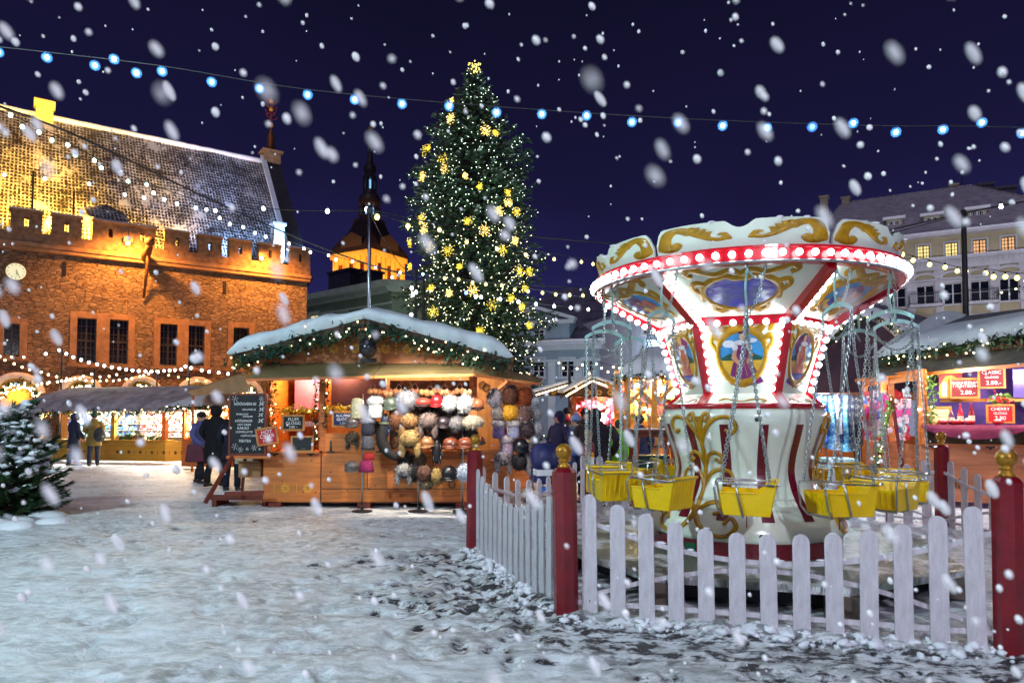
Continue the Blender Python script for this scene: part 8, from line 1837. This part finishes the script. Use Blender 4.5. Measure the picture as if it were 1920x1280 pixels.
# ---------------- snow laden conifer at the left edge ----------------
def shrub():
    rr = random.Random(21); base = P(14,780,11.0); base.z = 0; T = thing('snowy_conifer', 'low dark conifer shrub heaped with snow at the left edge', 'shrub', base)
    br = MB(); fo = MB(); sn = MB()
    mb = MB(); mb.tube([(0,0,0),(0,0,1.5)],[.05,.02],7); mb.build('trunk', M('bark'), T)
    for i in range(300):
        z = rr.uniform(.08,1.75); a = rr.uniform(0,2*pi); R_ = (.80 if z < 1.0 else .80-(z-1.0)*.55)*rr.uniform(.65,1.08)
        p0 = V((0,0,z*.8)); p2 = V((cos(a)*R_,sin(a)*R_,z+rr.uniform(-.02,.12))); p1 = p0.lerp(p2,.5)+V((0,0,-.08)); br.tube([p0,p1,p2],[.014,.009,.003],4)
        m = 20
        for j in range(m):
            t = .3+.75*j/m; q = p0.lerp(p1,t*2) if t < .5 else p1.lerp(p2,(t-.5)*2); d0 = (p2-p0).normalized()
            for s in range(9):
                side = V((-sin(a),cos(a),0)); d = (d0*rr.uniform(.4,1)+side*rr.uniform(-.9,.9)+V((0,0,rr.uniform(-.4,.5)))).normalized()*rr.uniform(.05,.13); w_ = d.cross(V((rr.random()+.1,rr.random(),rr.random()))).normalized()*.009
                fo.poly([q-w_,q+w_,q+d+w_*.3,q+d-w_*.3])
        if z > .7 and rr.random() < .75 or (rr.random() < .10):
            for q_ in range(3): c = p1.lerp(p2,rr.uniform(.2,.95))+V((rr.gauss(0,.05),rr.gauss(0,.05),.03)); sn.ball(c,(rr.uniform(.04,.10),rr.uniform(.04,.10),rr.uniform(.02,.045)),9,6); sn.v[-42:] = [tuple(k_+rr.gauss(0,.008) for k_ in p_) for p_ in sn.v[-42:]]
    br.build('branches', M('bark'), T); fo.build('foliage', M('conifer_needles', (.035,.09,.03), .6, .5, 3), T); sn.build('snow_load', M('snow'), T, smooth=True)
    for p in range(60): pass
    mb = MB()
    for i in range(46): a = rr.uniform(0,2*pi); r = rr.uniform(.2,1.15); s = rr.uniform(.08,.22); mb.ball((base.x+cos(a)*r*1.1-.1,base.y+sin(a)*r-.25,-.02),(s*1.5,s*1.2,s*.65),10,7)
    o = mb.build('snow_drift', SNOW, smooth=True); tag(o,'soft heap of shovelled snow round the foot of the left conifer','snow',kind='stuff')
shrub()
# ---------------- unseen lamps added to light the foreground snow and fence ----------------
def added_fill_lamp(x, y, h, e_, col, label):
    T = thing('added_fill_lamp', label, 'added lamp', (x,y,0)); mb = MB(); mb.tube([(0,0,0),(0,0,h)],[.09,.05],12); mb.build('pole', IRON, T, smooth=True); mb = MB(); mb.lathe([(.05,h),(.22,h+.1),(.22,h+.14),(.0,h+.22)],16); mb.build('lamp_cap', IRON, T); mb = MB(); mb.ball((0,0,h-.14),.15,14,10); mb.build('globe', glow('fill_globe', col, 10), T, smooth=True)
    lamp('POINT',(0,-.0,h-.45),e_,col,.2,parent=T)
added_fill_lamp(-8.5,2.0,7.0,3500,(.66,.95,1),'unseen added fill lamp with white globe outside the left edge of the picture')
added_fill_lamp(3.0,-5.5,6.5,2900,(.84,.84,1),'unseen added fill lamp with white globe behind the viewer at right')
# ---------------- falling snow ----------------
rr = random.Random(99); mb = MB()
for i in range(1500):
    y = .3+3.2*rr.random()**.9; x = rr.uniform(-.9,.9)*(y*.95+.3); z = CAMH+rr.uniform(-.52,.72)*(y*1.0+.2); s = rr.choice([.004,.005,.006,.0075,.009,.012])*rr.uniform(.8,1.15)
    if z < .05 or i % 9 > 5: continue
    s = min(s, y*.0078); t = V((rr.uniform(.35,.7),rr.uniform(-.2,.2),-1)).normalized(); q = MB(); q.ball((0,0,0),(s,s*.9,s*(rr.uniform(1.4,2.3) if s/y > .0062 else rr.uniform(1,1.4))),8,6); R_ = V((0,0,1)).rotation_difference(t).to_matrix(); mb.add([R_@V(p)+V((x,y,z)) for p in q.v], q.f, 1 if s/y > .0062 else 0)
for i in range(200): y = rr.uniform(3.4,9); x = rr.uniform(-.78,.78)*y; z = CAMH+rr.uniform(-.1,.62)*y; s = rr.uniform(.006,.011); mb.ball((x,y,z),(s,s,s*1.3),7,5)
o = mb.build('falling_snow', [soft('snowflake', (1,1,1), 0, 1.0, .5), soft('near_snowflake', (1,1,1), 0, .62, .9)], smooth=True); tag(o,'white snowflakes falling through the air over the whole square','snowflakes',kind='stuff')
